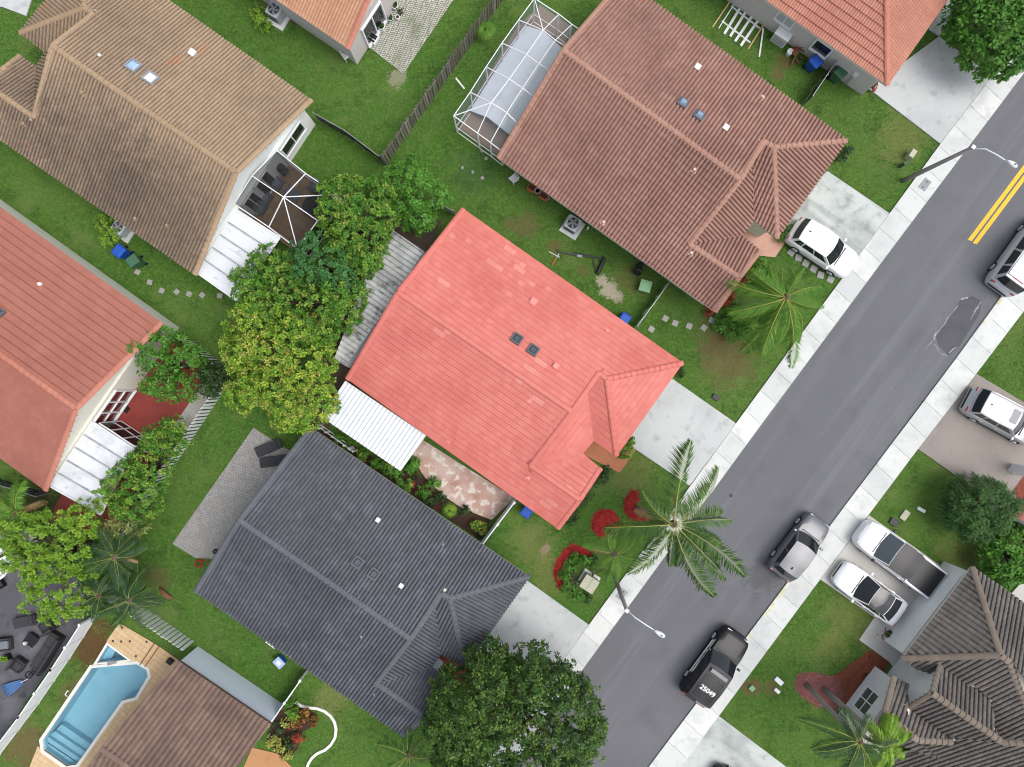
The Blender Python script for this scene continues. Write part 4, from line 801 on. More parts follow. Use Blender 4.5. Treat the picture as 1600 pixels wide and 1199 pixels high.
# screen rooms
SCREEN_D = mat('dark_insect_screen', (.02,.022,.024), rough=.8, spec=.1, alpha=.52); SCREEN_L = mat('grey_insect_screen', A(150,158,166,.7), rough=.8, spec=.1, alpha=.14)
def screenroom(name, label, nodes, bars, panels, mscreen, w=.07, posts=()):
    c = sum(nodes.values(), Vector())/len(nodes); r = root(name, (c.x, c.y, 0), 0, label, 'screen room')
    for a, b in bars: MB().bar(nodes[a], nodes[b], w).build('frame_bar', WHITEMETAL, r)
    for pl in panels: MB().quad(*[nodes[k]-Vector((0,0,.03)) for k in pl]).build('screen_panel', mscreen, r)
    for k in posts:
        p = nodes[k]; MB().box((p.x, p.y, p.z/2), (.07,.07,p.z-.04), HD).build('post', WHITEMETAL, r)
    for a, b in zip(posts, posts[1:]):
        p, q = nodes[a], nodes[b]; p0, q0 = Vector((p.x,p.y,.03)), Vector((q.x,q.y,.03)); MB().quad(p0, q0, q-Vector((0,0,.06)), p-Vector((0,0,.06))).build('screen_panel', mscreen, r)
        for z in (.05, .9): MB().bar(Vector((p.x,p.y,z)), Vector((q.x,q.y,z)), w*.8).build('frame_bar', WHITEMETAL, r)
    return r
N1 = {k: G(*y1(*v), z) for k, v, z in (('a',(530,222),2.45),('b',(375,380),3.0),('c',(265,555),2.45),('d',(710,365),2.45),('e',(905,497),2.45),('f',(572,512),3.0),('g',(785,660),2.45),('h',(480,700),2.45),('j',(658,835),2.45))}
screenroom('screen_room', 'dark screened patio room with white ribs behind the tan roof', N1, [('a','d'),('d','e'),('e','g'),('g','j'),('j','h'),('h','c'),('b','f'),('f','d'),('f','e'),('f','g'),('f','j'),('f','h'),('a','b'),('b','c')],
    [('a','d','f','b'),('d','e','f'),('e','g','f'),('g','j','f'),('j','h','f'),('h','c','b','f')], SCREEN_D, w=.055, posts=('a','d','e','g','j','h','c'))
N3 = {k: G(*y2(*v), z) for k, v, z in (('a',(600,-10),2.6),('a2',(490,140),2.6),('b',(375,300),2.6),('c',(265,465),2.6),('d',(155,640),2.6),('e',(40,805),2.6),('f',(205,925),2.6),('g',(295,990),2.6),('h',(375,1052),2.6),
    ('p0',(660,210),3.3),('p1',(545,380),3.3),('p2',(425,550),3.3),('p3',(300,715),3.3),('q0',(745,280),3.3),('q1',(630,443),3.3),('q2',(518,612),3.3),('q3',(408,783),3.3),('t',(770,100),2.6),('t2',(860,170),2.6),('u',(920,210),2.6),('r0',(830,330),3.0),('r1',(710,495),3.0),('r2',(605,682),3.0),('r3',(490,865),3.0))}
screenroom('pool_cage', 'white framed pool screen cage behind the rosy brown roof', N3, [('a','a2'),('a2','b'),('b','c'),('c','d'),('d','e'),('e','f'),('f','g'),('g','h'),('a','t'),('t','t2'),('t2','u'),('a','p0'),('t','p0'),('t2','q0'),('p0','p1'),('p1','p2'),('p2','p3'),('p3','f'),('q0','q1'),('q1','q2'),('q2','q3'),('q3','g'),
    ('a2','p0'),('p0','q0'),('q0','r0'),('b','p1'),('p1','q1'),('q1','r1'),('c','p2'),('p2','q2'),('q2','r2'),('d','p3'),('p3','q3'),('q3','r3'),('e','p3')],
    [('a','a2','p0'),('a2','b','p1','p0'),('b','c','p2','p1'),('c','d','p3','p2'),('d','e','p3'),('e','f','p3'),('f','g','q3','p3'),('g','h','r3','q3'),('p0','p1','q1','q0'),('p1','p2','q2','q1'),('p2','p3','q3','q2'),('q0','q1','r1','r0'),('q1','q2','r2','r1'),('q2','q3','r3','r2'),('a','p0','t'),('t','p0','q0','t2'),('t2','q0','r0','u')], SCREEN_L, w=.045, posts=('u','t2','t','a','a2','b','c','d','e','f','g','h'))
sheet('pool_cage_floor', pr(y2,(640,40),(860,190),(800,330),(430,1010),(340,1075),(80,890),(150,740),(480,190)), .05, mat('taupe_deck', A(150,134,118,.72), [(1,4,.5,.75,A(128,112,98,.7),.5)], rough=.8), 'taupe floor inside the white pool cage', 'patio')
VINYL = mat('white_vinyl_cover', A(224,233,242,.74), [(.7,4,.45,.75,A(200,212,222,.72),.6)], rough=.35)
cv = root('pool_cover', G(*y2(470,560)), 0, 'long white faceted pool cover inside the white screen cage', 'pool cover')
_L = [G(*y2(*p), .35) for p in ((535,178),(340,470),(150,768))]; _M1 = [G(*y2(*p), .75) for p in ((662,215),(480,500),(275,815))]; _M2 = [G(*y2(*p), .7) for p in ((740,290),(560,590),(370,890))]; _Rr = [G(*y2(*p), .3) for p in ((810,350),(640,640),(440,945))]
for nm, a_, b_ in (('left_facet', _L, _M1), ('middle_facet', _M1, _M2), ('right_facet', _M2, _Rr)):
    mb = MB()
    for i in range(2): mb.slab([a_[i], a_[i+1], b_[i+1], b_[i]], .05)
    mb.build('facet', VINYL, cv)
MB().prism([p for p in (_L[0],_L[2],_M1[2],_Rr[2],_Rr[0],_M1[0])], .05, .26).build('frame', GREYM, cv)
# ---------------------------------------------------------------- fences
CEDAR = mat('weathered_cedar', A(122,116,108,.72), tones=[A(126,120,112,.72), A(104,98,92,.7), A(140,134,126,.74), A(112,104,94,.7), A(158,154,146,.74)], layers=[(8,4,.5,.8,A(84,78,72,.68),.6)], rough=.9)
def boardfence(name, label, path, h, pitch, bw, m, rails=True, tilt=0, gapalt=0, cat='fence', th=.03, posts=True, twist=0):
    P = [G(*p) for p in path]; c = sum(P, Vector())/len(P); r = root(name, (c.x, c.y, 0), 0, label, cat); me = None
    for a, b in zip(P, P[1:]):
        d = b-a; L = d.length; e = d/L; n = Vector((-e.y, e.x, 0)); rz = math.atan2(e.y, e.x); k = int(L/pitch)
        if me is None:
            mb = MB(); mb.box((0,0,h/2), (bw, th, h)); mb.box((0,0,h+.015), (bw*.7, th, .03)); me = mb.mesh('board', (0,0,0)); me.materials.append(m)
        for i in range(k):
            o = bpy.data.objects.new('board', me); C.objects.link(o); o.parent = r
            o.location = a+e*((i+.5)*L/k)+n*(gapalt*(1 if i % 2 else -1))-WL[r.name]; o.rotation_euler = (random.uniform(-.02,.02)+tilt, random.uniform(-.012,.012), rz+R(twist)); o.scale.z = random.uniform(.97,1.02)
        if rails:
            for z in (.3, h*.82): MB().bar(a+Vector((0,0,z))+n*.03, b+Vector((0,0,z))+n*.03, .04, .09).build('rail', m, r)
        if posts:
            for i in range(int(L/2.4)+2):
                p = a+e*min(L, i*2.4)+n*.06; MB().box((p.x, p.y, (h+.05)/2), (.09,.09,h+.05), math.degrees(rz)).build('post', m, r)
    return r
boardfence('wood_fence', 'weathered grey cedar board fence running up to the top edge', [(603,259), (706,113), (803,-25)], 1.75, .235, .15, CEDAR, gapalt=.02)
WVINYL = mat('white_vinyl', A(236,238,240,.8), [(2,4,.55,.8,A(206,208,208,.76),.4)], rough=.45)
boardfence('picket_fence', 'white louvred picket fence around the red patio', [y5(768,132), y5(1058,345)], 1.55, .26, .2, WVINYL, rails=False, posts=False, twist=20, th=.03)
boardfence('picket_fence', 'white louvred picket fence between red patio and the grey paver patio lawn', [y5(1085,435), y5(720,985), y5(590,1190), y5(500,1330)], 1.55, .26, .2, WVINYL, rails=False, posts=False, twist=-15, th=.03)
boardfence('picket_fence', 'white louvred fence between the palms and the pale blue wall', [zh(420,290), zh(560,380), zh(680,452), zh(900,605)], 1.5, .27, .21, WVINYL, rails=False, posts=False, twist=15, th=.03)
def panelfence(name, label, path, h, m, pw=1.8, th=.06, cat='fence', bars=0):
    P = [G(*p) for p in path]; c = sum(P, Vector())/len(P); r = root(name, (c.x, c.y, 0), 0, label, cat)
    for a, b in zip(P, P[1:]):
        d = b-a; L = d.length; e = d/L; k = max(1, round(L/pw)); up = Vector((0,0,1))
        for i in range(k+1):
            p = a+e*(L*i/k); MB().box((p.x,p.y,h/2+.03), (.12,.12,h+.06), math.degrees(math.atan2(e.y,e.x))).box((p.x,p.y,h+.08), (.15,.15,.04), math.degrees(math.atan2(e.y,e.x))).build('post', m, r)
            if i < k:
                q = a+e*(L*(i+1)/k); pp, qq = p+e*.07, q-e*.07
                if bars:
                    for j in range(bars): z = .15+(h-.2)*j/(bars-1); MB().bar(pp+up*z, qq+up*z, .05, .1).build('rail', m, r)
                else:
                    MB().bar(pp+up*(h/2), qq+up*(h/2), th*.5, h-.1).build('panel', m, r)
                    for z in (.1, h-.05): MB().bar(pp+up*z, qq+up*z, th, .12).build('rail', m, r)
    return r
panelfence('vinyl_fence', 'white vinyl panel fence between dark patio and pool yard', [y6(572,678), y6(410,930), y6(228,1195), (0,1179), (-40,1235)], 1.75, WVINYL, 1.7)
panelfence('gate', 'white rail gate between coral and slate grey roofs', [y8(1475,655), y8(1240,965)], 1.5, WVINYL, 1.6, cat='gate')
panelfence('gate', 'white rail gate between the slate grey roof and the pale blue wall', [zh(1425,735), zh(1285,935)], 1.5, WVINYL, 1.5, cat='gate')
BLKMESH = mat('black_mesh_screen', (.02,.02,.022), [(6,4,.5,.62,A(150,150,152),.85)], rough=.7)
def meshfence(name, label, path, h, m, cat='fence'):
    P = [G(*p) for p in path]; c = sum(P, Vector())/len(P); r = root(name, (c.x, c.y, 0), 0, label, cat); up = Vector((0,0,1))
    for a, b in zip(P, P[1:]):
        d = b-a; L = d.length; e = d/L; k = max(1, round(L/2)); n = Vector((-e.y,e.x,0)); vs = []; N = max(4, int(L/.25))
        for i in range(N+1):
            for z in (.05, h*.5, h): vs.append(a+e*(L*i/N)+n*random.uniform(-.07,.07)+up*(z+(random.uniform(-.06,.03) if z == h else 0)))
        MB().add(vs, [(i*3+j, i*3+3+j, i*3+4+j, i*3+1+j) for i in range(N) for j in (0,1)]).build('mesh_cloth', m, r, smooth=True)
        for i in range(k+1): MB().cyl(a+e*(L*i/k)+n*.03, .03, h+.05, 8).build('post', STEEL, r)
        MB().tube([a+up*h, b+up*h], .025, 6).build('top_rail', STEEL, r)
    return r
meshfence('mesh_fence', 'black mesh covered chain fence from the tan house to the cedar fence', [za(1475,560), (545,215), (602,258)], 1.3, BLKMESH)
meshfence('mesh_fence', 'black mesh covered fence between rosy brown and terracotta houses', [y3(1075,520), y3(850,850)], 1.4, BLKMESH)
meshfence('mesh_fence', 'dark mesh fence at the left edge below the terracotta roof', [zd(0,1030), zd(110,1060), zd(235,1100)], 1.3, BLKMESH)
LATT = mat('white_lattice', A(214,216,214,.76), [(7,3,.5,.6,A(90,92,90,.66),.8)], rough=.7)
meshfence('lattice_fence', 'pale lattice fence between coral roof and rosy brown roof', [(1041,444), (991,512)], 1.1, LATT)
meshfence('lattice_fence', 'short pale chain fence at the back corner of the coral roof', [(682,322), (712,338)], 1.2, LATT)
# white vinyl trellis by the carport
boardfence('trellis', 'white slatted trellis in the planting strip below the carport', [y8(60,115), y8(320,300)], 1.3, .42, .12, WVINYL, th=.04)
# ---------------------------------------------------------------- street lamps
POLE = mat('grey_concrete_pole', A(150,148,144,.72), [(3,4,.5,.8,A(124,122,118,.7),.5)], rough=.85); LAMPW = mat('pale_lamp_metal', A(226,230,234,.8), rough=.35, spec=.4)
def lamp(base, top, head, h, label):
    b, t, hd = G(*base), G(*top, h), G(*head, h+.55); r = root('street_lamp', b, 0, label, 'street lamp', 'street lamps')
    MB().tube([b-Vector((0,0,.1)), b.lerp(t, .5), t], [.15,.125,.1], 12).build('pole', POLE, r, smooth=True)
    pts = [t-Vector((0,0,.25)), t.lerp(hd, .25)+Vector((0,0,.28)), t.lerp(hd, .6)+Vector((0,0,.2)), hd]; MB().tube(pts, [.045,.04,.035,.03], 8).build('arm', LAMPW, r, smooth=True)
    d = (hd-t); d.z = 0; d.normalize(); rz = math.degrees(math.atan2(d.y, d.x)); c = hd+d*.2
    mb = MB(); vs = []; n = 12; c0 = hd-d*.08
    for z, k in ((.0,.8), (.06,1), (.14,.75), (.18,.25)):
        for i in range(n):
            a = 2*math.pi*i/n; u = math.cos(a)*.36; w_ = math.sin(a)*(.13+.05*math.cos(a)); vs.append(c+d*(u*k)+Vector((-d.y, d.x, 0))*(w_*k)+Vector((0,0,z)))
    mb.add(vs, [(j*n+i, j*n+(i+1)%n, (j+1)*n+(i+1)%n, (j+1)*n+i) for j in range(3) for i in range(n)]+[tuple(range(3*n,4*n)), tuple(reversed(range(n)))]); hh = mb.build('lamp_head', LAMPW, r, smooth=True)
    MB().cyl(c+d*.12+Vector((0,0,.15)), .05, .09, 10).build('photocell', GREYM, hh)
    MB().box(t+Vector((0,0,.02)), (.2,.2,.06), rz).build('pole_cap', LAMPW, r)
    return r
lamp(zc(1040,838), zc(1365,682), zc(1525,750), 6.4, 'street lamp on a grey pole beside the stained driveway')
lamp(w8(458,835), w8(540,1062), w8(715,1185), 6.4, 'street lamp on a grey pole beside the coconut palm')
def lid(p, w, l, label):
    r = root('meter_box', G(*p, .1), RD, label, 'utility lid', local=True)
    MB().box((0,0,.006), (l+.5,w+.4,.014)).build('collar', CONC, r); MB().box((0,0,.012), (l,w,.022)).build('cover', GREYM, r)
    for k in (-1,1): MB().cyl((k*l*.28,0,.02), .05, .012, 10).build('bolt', DARK, r)
lid(zc(1140,855), .5, .75, 'grey utility lid in the sidewalk by the upper street lamp'); lid(w8(507,962), .5, .7, 'grey utility lid in the sidewalk by the lower street lamp')
# ---------------------------------------------------------------- vehicles
def paint(n, c, rough=.28, metal=0.0): return mat(n, c, rough=rough, metal=metal, spec=.5, coat=.35)
P_WHITE = paint('white_car_paint', (.72,.73,.74)); P_SILVER = paint('silver_car_paint', (.36,.37,.385), .34, .15); P_GREY = paint('grey_car_paint', (.11,.116,.128), .36, .1); P_BLACK = mat('black_car_paint', (.010,.010,.012), rough=.38, spec=.35); P_VAN = paint('grey_van_paint', (.44,.45,.47), .34, .1)
CARGLASS = mat('car_glass', (.012,.015,.018), rough=.05, spec=.4); CARGLASS2 = mat('pale_car_glass', (.06,.075,.085), rough=.06, spec=.5); TYRE = mat('tyre_rubber', (.012,.012,.012), rough=.85); RIM = mat('alloy_rim', (.55,.56,.58), rough=.3, metal=.7); HEADL = mat('headlight_lens', (.6,.63,.66), rough=.1, spec=.8); TAILL = mat('tail_light_lens', (.32,.012,.015), rough=.15, spec=.7); TRIM = mat('black_trim', (.015,.015,.016), rough=.5)
def loft(mb, rings, closed_ends=True):
    n = len(rings[0]); b = len(mb.v); vs = [p for r in rings for p in r]; fs = []
    for i in range(len(rings)-1):
        for k in range(n-1): fs.append((i*n+k, (i+1)*n+k, (i+1)*n+k+1, i*n+k+1))
    fs += [tuple(range(n)), tuple(reversed(range((len(rings)-1)*n, len(rings)*n)))]
    return mb.add(vs, fs)
def interp(x, T):
    for (a, ya), (b, yb) in zip(T, T[1:]):
        if x <= b: t = (x-a)/(b-a) if b > a else 0; t = max(0, min(1, t)); return ya+(yb-ya)*t
    return T[-1][1]
def car(label, cat, loc, head, L, W, Ht, body, roofm_=None, belt=.95, hood=.92, cowl=.22, wst=.06, rft=-.36, rbk=-.46, wb=.58, tail=None, group='parked vehicles', glass=None, name='car', bed=False, rails=False, sunroof=None, fin=True, front_h=.72, rear_h=None, roofmat=None, taper=.80, glassroof=False):
    """local x = forward. cowl, wst, rft, rbk: fractions of the length of windscreen foot, windscreen top, rear glass top and rear glass foot"""
    r = root(name, (loc[0], loc[1], loc[2] if len(loc) > 2 else .08), head, label, cat, group, local=True); hw = W/2; glass = glass or CARGLASS; rear_h = rear_h or belt
    xs = [-.5,-.492,-.475,-.44,-.36,-.25,-.1,.05,.18,.26,.34,.42,.465,.487,.5]
    wt = [(-.5,.74),(-.492,.84),(-.475,.91),(-.44,.965),(-.36,1),(.26,1),(.34,.985),(.42,.94),(.465,.85),(.487,.75),(.5,.6)]
    tt = [(-.5,rear_h*.72),(-.475,rear_h*.93),(-.44,rear_h),(-.36,belt),(cowl-.02,belt),(cowl+.06,hood),(.42,front_h+(hood-front_h)*.55),(.465,front_h+.05),(.5,front_h-.12)]
    rings = []
    for f in xs:
        w = hw*interp(f, wt); t = interp(f, tt); x = f*L
        half = [(w*.9,.2),(w*.985,.3),(w,.5),(w*.995,t*.72),(w*.965,t*.9),(w*.9,t*.975),(w*.6,t+.012),(w*.25,t+.022)]
        rings.append([(x, y, z) for y, z in half]+[(x, -y, z) for y, z in reversed(half)]+[(x, half[0][0], half[0][1])])
    b = loft(MB(), rings).build('body', body, r, smooth=True); b.modifiers.new('es', 'EDGE_SPLIT').split_angle = R(42)
    # cabin
    zb = belt-.02; zr = Ht; wb_, wr = hw*.90, hw*taper
    X = dict(c=cowl*L, t=wst*L, r=rft*L, k=rbk*L)
    def P(x, y, z): return Vector((x, y, z))
    lowF = [(X['c']-.16*abs(s)**2, s*wb_, zb) for s in (1,.5,0,-.5,-1)]; topF = [(X['t']-.09*abs(s)**2, s*wr, zr-.055*abs(s)**2-.015) for s in (1,.5,0,-.5,-1)]
    lowR = [(X['k']+.10*abs(s)**2, s*wb_*.97, zb) for s in (1,.5,0,-.5,-1)]; topR = [(X['r']+.05*abs(s)**2, s*wr*.97, zr-.055*abs(s)**2-.05) for s in (1,.5,0,-.5,-1)]
    midx = (X['t']+X['r'])/2; topM = [(midx, s*wr*1.02, zr-.05*abs(s)**2+.012) for s in (1,.5,0,-.5,-1)]
    cm = MB(); V = lowF+topF+lowR+topR+topM; F = []
    for i in range(4): F += [(i, i+1, 5+i+1, 5+i), (10+i+1, 10+i, 15+i, 15+i+1)]
    F += [(0, 5, 20, 15, 10), (4, 14, 19, 24, 9)]
    cm.add(V, F); cab = cm.build('cabin', body, r)
    rm = MB(); rows = []
    def row(A_, B_, t): return [Vector(a).lerp(Vector(b_), t) for a, b_ in zip(A_, B_)]
    for src, dst, ts in ((topF, topM, (0,.3,.65)), (topM, topR, (0,.35,.7,1))):
        for t in ts: rows.append([p+Vector((0,0,.006+.012*math.sin(math.pi*t)*0)) for p in row(src, dst, t)])
    rm.add([p for q in rows for p in q], [(i*5+k, i*5+k+1, i*5+6+k, i*5+5+k) for i in range(len(rows)-1) for k in range(4)]); rf = rm.build('roof', roofmat or body, r, smooth=True)
    def pane(nm, A_, B_, a0, a1, s0, s1, off, m=None):      # glass between lower row A_ and upper row B_
        lo = [Vector(p) for p in A_]; hi = [Vector(p) for p in B_]; k0, k1 = 0, 4; rws = []
        for t in (a0, a1):
            q = [l.lerp(h_, t) for l, h_ in zip(lo, hi)]; e0 = q[0].lerp(q[1], s0); e1 = q[4].lerp(q[3], s1); rws.append([e0, q[1], q[2], q[3], e1])
        nrm = (rws[0][2]-rws[1][2]).cross(rws[0][0]-rws[0][4]).normalized(); nrm = nrm if nrm.z > 0 else -nrm
        return MB().add([p+nrm*off for q in rws for p in q], [(k, k+1, 6+k, 5+k) for k in range(4)]).build(nm, m or glass, r, smooth=True)
    pane('windshield', lowF, topF, .04, .97, .10, .10, .012)
    if not bed: pane('rear_window', lowR, topR, .18, .93, .10, .10, .012)
    for s in (1, -1):
        i = 0 if s == 1 else 4; lf, tf, lr, tr = Vector(lowF[i]), Vector(topF[i]), Vector(lowR[i]), Vector(topR[i]); tm = Vector(topM[i])
        def pt(u, t): 
            lo = lf.lerp(lr, u); hi = tf.lerp(tm, u*2) if u < .5 else tm.lerp(tr, u*2-1); p = lo.lerp(hi, t); return p+Vector((0, s*.012, .006))
        nd = 2 if (L < 4.4 or bed) else 3
        us = [(.09,.40),(.43,.72),(.75,.93)][:nd] if nd == 3 else [(.09,.47),(.50,.90)]
        for ua, ub in us: MB().quad(pt(ua,.08), pt(ub,.08), pt(ub,.90), pt(ua+.035,.90)).build('side_window', glass, r)
        for ua, ub in us[:2]:
            p = pt(ub-.03, -.12); MB().box((p.x, s*(hw*.99), belt*.83), (.2,.035,.035)).build('door_handle', body, r)
        m = MB().box((X['c']-.28, s*(hw+.09), belt+.05), (.14,.2,.13)).build('mirror', body if not bed else TRIM, r, bevel=.03)
        MB().box((.487*L-.10, s*hw*.60, front_h-.05), (.16,hw*.34,.10)).build('headlight', HEADL, r, bevel=.03)
        MB().box((-.485*L+.04, s*hw*.70, rear_h*.80), (.14,hw*.30,.18)).build('tail_light', TAILL, r, bevel=.03)
        for k in (1, -1):
            wheel(r, (k*wb/2*L+(.0), s*(hw-.10), .33), s)
        MB().bar((-.36*L, s*hw*.985, .27), (.36*L, s*hw*.985, .27), .05, .1).build('sill', TRIM, r)
        if rails: MB().tube([(X['t']-.1, s*wr*.93, zr-.01), (X['t']-.3, s*wr*.93, zr+.05), (X['r']+.2, s*wr*.93, zr+.03), (X['r']+.02, s*wr*.93, zr-.03)], .022, 6).build('roof_rail', RIM, r)
    MB().box((-.497*L, 0, .42), (.06,W*.7,.2)).build('rear_bumper', TRIM, r, bevel=.02); MB().box((.494*L, 0, .40), (.06,W*.55,.2)).build('grille', TRIM, r, bevel=.02)
    MB().bar((cowl*L+.02, -hw*.7, belt+.015), (cowl*L+.02, hw*.7, belt+.015), .06, .03).build('cowl', TRIM, r)
    if fin and not bed: MB().box((X['r']+.35, 0, zr+.03), (.16,.035,.07)).build('antenna_fin', TRIM, r, bevel=.01)
    if sunroof: MB().quad(*[Vector((x, y, zr+.012)) for x, y in ((sunroof[0],-wr*.55),(sunroof[1],-wr*.55),(sunroof[1],wr*.55),(sunroof[0],wr*.55))]).build('sunroof', CARGLASS2, r)
    return r
WHEELS = {}
def wheel(r, c, s):
    if s not in WHEELS:
        t = MB(); t.tube([(0,-.11,0),(0,-.10,0),(0,.10,0),(0,.11,0)], [.28,.33,.33,.28], 20); rm = MB(); rm.tube([(0,s*.09,0),(0,s*.118,0)], [.22,.20], 16)
        for k in range(5):
            a = 2*math.pi*k/5; rm.bar((0,s*.124,0), (.2*math.cos(a), s*.12, .2*math.sin(a)), .05, .02)
        a, b = t.mesh('tyre', (0,0,0)), rm.mesh('rim', (0,0,0)); a.materials.append(TYRE); b.materials.append(RIM); WHEELS[s] = (a, b)
    w = bpy.data.objects.new('wheel', WHEELS[s][0]); C.objects.link(w); w.parent = r; w.location = c
    q = bpy.data.objects.new('rim', WHEELS[s][1]); C.objects.link(q); q.parent = w
def hd(dx, dy): return math.degrees(math.atan2(-dy, dx))
c1 = car('white car parked on the stained driveway', 'car', G(1278,391,.08), hd(.829,.56), 4.45, 1.84, 1.62, P_WHITE, belt=1.0, hood=.98, cowl=.235, wst=.07, rft=-.40, rbk=-.475, taper=.80, front_h=.78)
c2 = car('grey compact car parked on the street by the sidewalk', 'car', G(1242,851,.01), hd(.60,-.80), 4.35, 1.80, 1.55, P_GREY, belt=.95, hood=.94, cowl=.22, wst=.06, rft=-.39, rbk=-.465)
c3 = car('black police car with white roof number and door stripes', 'police car', G(1112,1034,.01), hd(.585,-.811), 5.0, 2.0, 1.72, P_BLACK, belt=1.06, hood=1.04, cowl=.20, wst=.05, rft=-.43, rbk=-.485, front_h=.82, taper=.84, fin=False)
c4 = car('grey van with white roof panel parked at the right edge', 'van', G(1587,403,.01), hd(.585,-.811), 5.1, 2.0, 1.95, P_VAN, belt=1.05, hood=1.0, cowl=.30, wst=.16, rft=-.45, rbk=-.49, front_h=.8, name='van', taper=.80, fin=False)
c5 = car('silver car with roof rails and sunroof on the tan driveway', 'car', G(1557,651,.08), hd(.88,.47), 4.9, 1.93, 1.74, P_SILVER, belt=1.04, hood=1.0, cowl=.21, wst=.05, rft=-.42, rbk=-.48, rails=True, sunroof=(-.35,.10), front_h=.8)
c6 = car('white sedan with dark glass roof on the pale driveway', 'car', G(1351,922.5,.08), hd(-.81,-.587), 4.7, 1.86, 1.44, P_WHITE, belt=.88, hood=.86, cowl=.225, wst=.04, rft=-.22, rbk=-.42, roofmat=CARGLASS, fin=False, front_h=.66, taper=.72)
c7 = car('white pickup truck with black roof and bed cover', 'pickup truck', G(1393,867,.08), hd(-.80,-.60), 5.6, 2.03, 1.80, P_WHITE, belt=1.12, hood=1.12, cowl=.30, wst=.15, rft=-.14, rbk=-.19, bed=True, roofmat=P_BLACK, front_h=.95, name='pickup_truck', glass=CARGLASS2, taper=.84)
c8 = car('black car whose nose shows at the bottom edge', 'car', G(1155,1235,.08), hd(-.83,-.56), 4.6, 1.85, 1.5, P_BLACK)
# police car fittings
bar = MB().box((-.12,0,1.78), (.26,1.2,.10)).build('light_bar', mat('smoked_light_bar', (.10,.11,.12), rough=.15, spec=.7), c3, bevel=.03)
for k in range(9): MB().bar((-.42,-.62+k*.155,1.725), (-1.95,-.58+k*.145,1.70), .03, .02).build('roof_ridge', P_BLACK, c3)
def lettering(txt, size, m, parent, loc, rot, name, offset=.012):
    cu = bpy.data.curves.new(name, 'FONT'); cu.body = txt; cu.size = size; cu.align_x = 'CENTER'; cu.align_y = 'CENTER'; cu.extrude = .003; cu.offset = offset
    t = bpy.data.objects.new(name, cu); C.objects.link(t); bpy.context.view_layer.update()
    me = bpy.data.meshes.new_from_object(t.evaluated_get(bpy.context.evaluated_depsgraph_get())); bpy.data.objects.remove(t)
    o = bpy.data.objects.new(name, me); C.objects.link(o); me.materials.clear(); me.materials.append(m); o.parent = parent; o.location = loc; o.rotation_euler = rot; return o
DECAL = mat('white_decal', (.85,.86,.87), rough=.4)
lettering('25049', .42, DECAL, c3, (-1.30,0,1.752), (0, 0, R(-90)), 'roof_number', .004)
for s in (1,-1):
    st = MB(); st.add([(1.35,s*1.004,.78),(1.42,s*1.004,.88),(-1.0,s*1.004,.88),(-1.15,s*1.004,.70)], [(0,1,2,3)]); st.build('door_stripe', DECAL, c3)
    st = MB(); st.add([(1.2,s*1.006,.48),(1.3,s*1.006,.70),(-1.15,s*1.006,.60),(-1.3,s*1.006,.44)], [(0,1,2,3)]); st.build('door_stripe', DECAL, c3)
    o = lettering('POLICE', .19, P_BLACK, c3, (.1,s*1.012,.80), (R(90), 0, R(180) if s == 1 else 0), 'door_lettering', .004)
# van roof panel, pickup bed cover
MB().slab([(.5,-.72,1.985),(.5,.72,1.985),(-2.1,.74,1.955),(-2.1,-.74,1.955)], .03).build('roof_panel', P_WHITE, c4, bevel=.01)
for k in range(5): MB().bar((.2-k*.45,-.6,1.99-k*.004), (.2-k*.45,.6,1.99-k*.004), .03, .012).build('roof_ridge', P_WHITE, c4)
MB().bar((-2.13,-.35,1.93), (-2.13,.35,1.93), .05, .03).build('brake_light', TAILL, c4)
MB().slab([(-.98,-.88,1.16),(-.98,.88,1.16),(-2.68,.88,1.15),(-2.68,-.88,1.15)], .05).build('bed_cover', mat('black_tonneau', (.012,.013,.016), rough=.45, spec=.4), c7, bevel=.02)
for s in (1,-1): MB().bar((-.9,s*.93,1.16), (-2.72,s*.93,1.14), .12, .06).build('bed_rail', P_WHITE, c7)
# ---------------------------------------------------------------- vegetation
rng = np.random.default_rng(11)
def leafm(n, cols, rough=.55): 
    m = mat(n, cols[0], tones=cols, layers=[(9,2,.5,.8,tuple(c*.75 for c in cols[0]),.35)], rough=rough, spec=.25)
    nt = m.node_tree; b = nt.nodes['Principled BSDF']; b.inputs['Subsurface Weight'].default_value = 0
    return m
L_MANGO = leafm('mango_leaves', [A(54,98,28), A(72,124,36), A(94,148,44), A(60,108,30), A(134,178,56), A(78,128,38), A(166,184,76), A(66,114,32), A(86,138,42)])
L_MANGOY = leafm('yellow_green_mango_leaves', [A(62,108,28), A(92,142,38), A(146,188,50), A(72,120,30), A(192,212,76), A(116,162,42), A(80,130,34), A(202,194,92), A(100,148,40)])
L_BRIGHT = leafm('bright_green_leaves', [A(70,124,36), A(88,144,44), A(60,110,32), A(104,160,56), A(78,132,40)])
L_LIME = leafm('lime_green_leaves', [A(104,150,36), A(130,172,48), A(88,132,34), A(148,182,62), A(116,156,44)])
L_DARK = leafm('dark_green_leaves', [A(40,66,32), A(52,82,38), A(64,96,42), A(34,56,28), A(84,112,48)])
L_OAK = leafm('deep_green_small_leaves', [A(46,80,30), A(60,98,36), A(38,66,26), A(92,126,46), A(54,88,32), A(122,148,58)])
L_PALM = leafm('palm_leaflets', [A(52,86,32), A(68,106,38), A(44,74,30), A(86,122,46), A(104,134,56)])
L_PALMB = leafm('bright_palm_leaflets', [A(78,126,38), A(98,148,46), A(66,110,34), A(126,166,60)])
L_PALMD = leafm('dark_palm_leaflets', [A(42,74,42), A(54,90,48), A(36,62,36), A(78,112,58)])
L_DEAD = leafm('dead_frond', [A(166,140,98), A(140,114,78), A(186,162,120)])
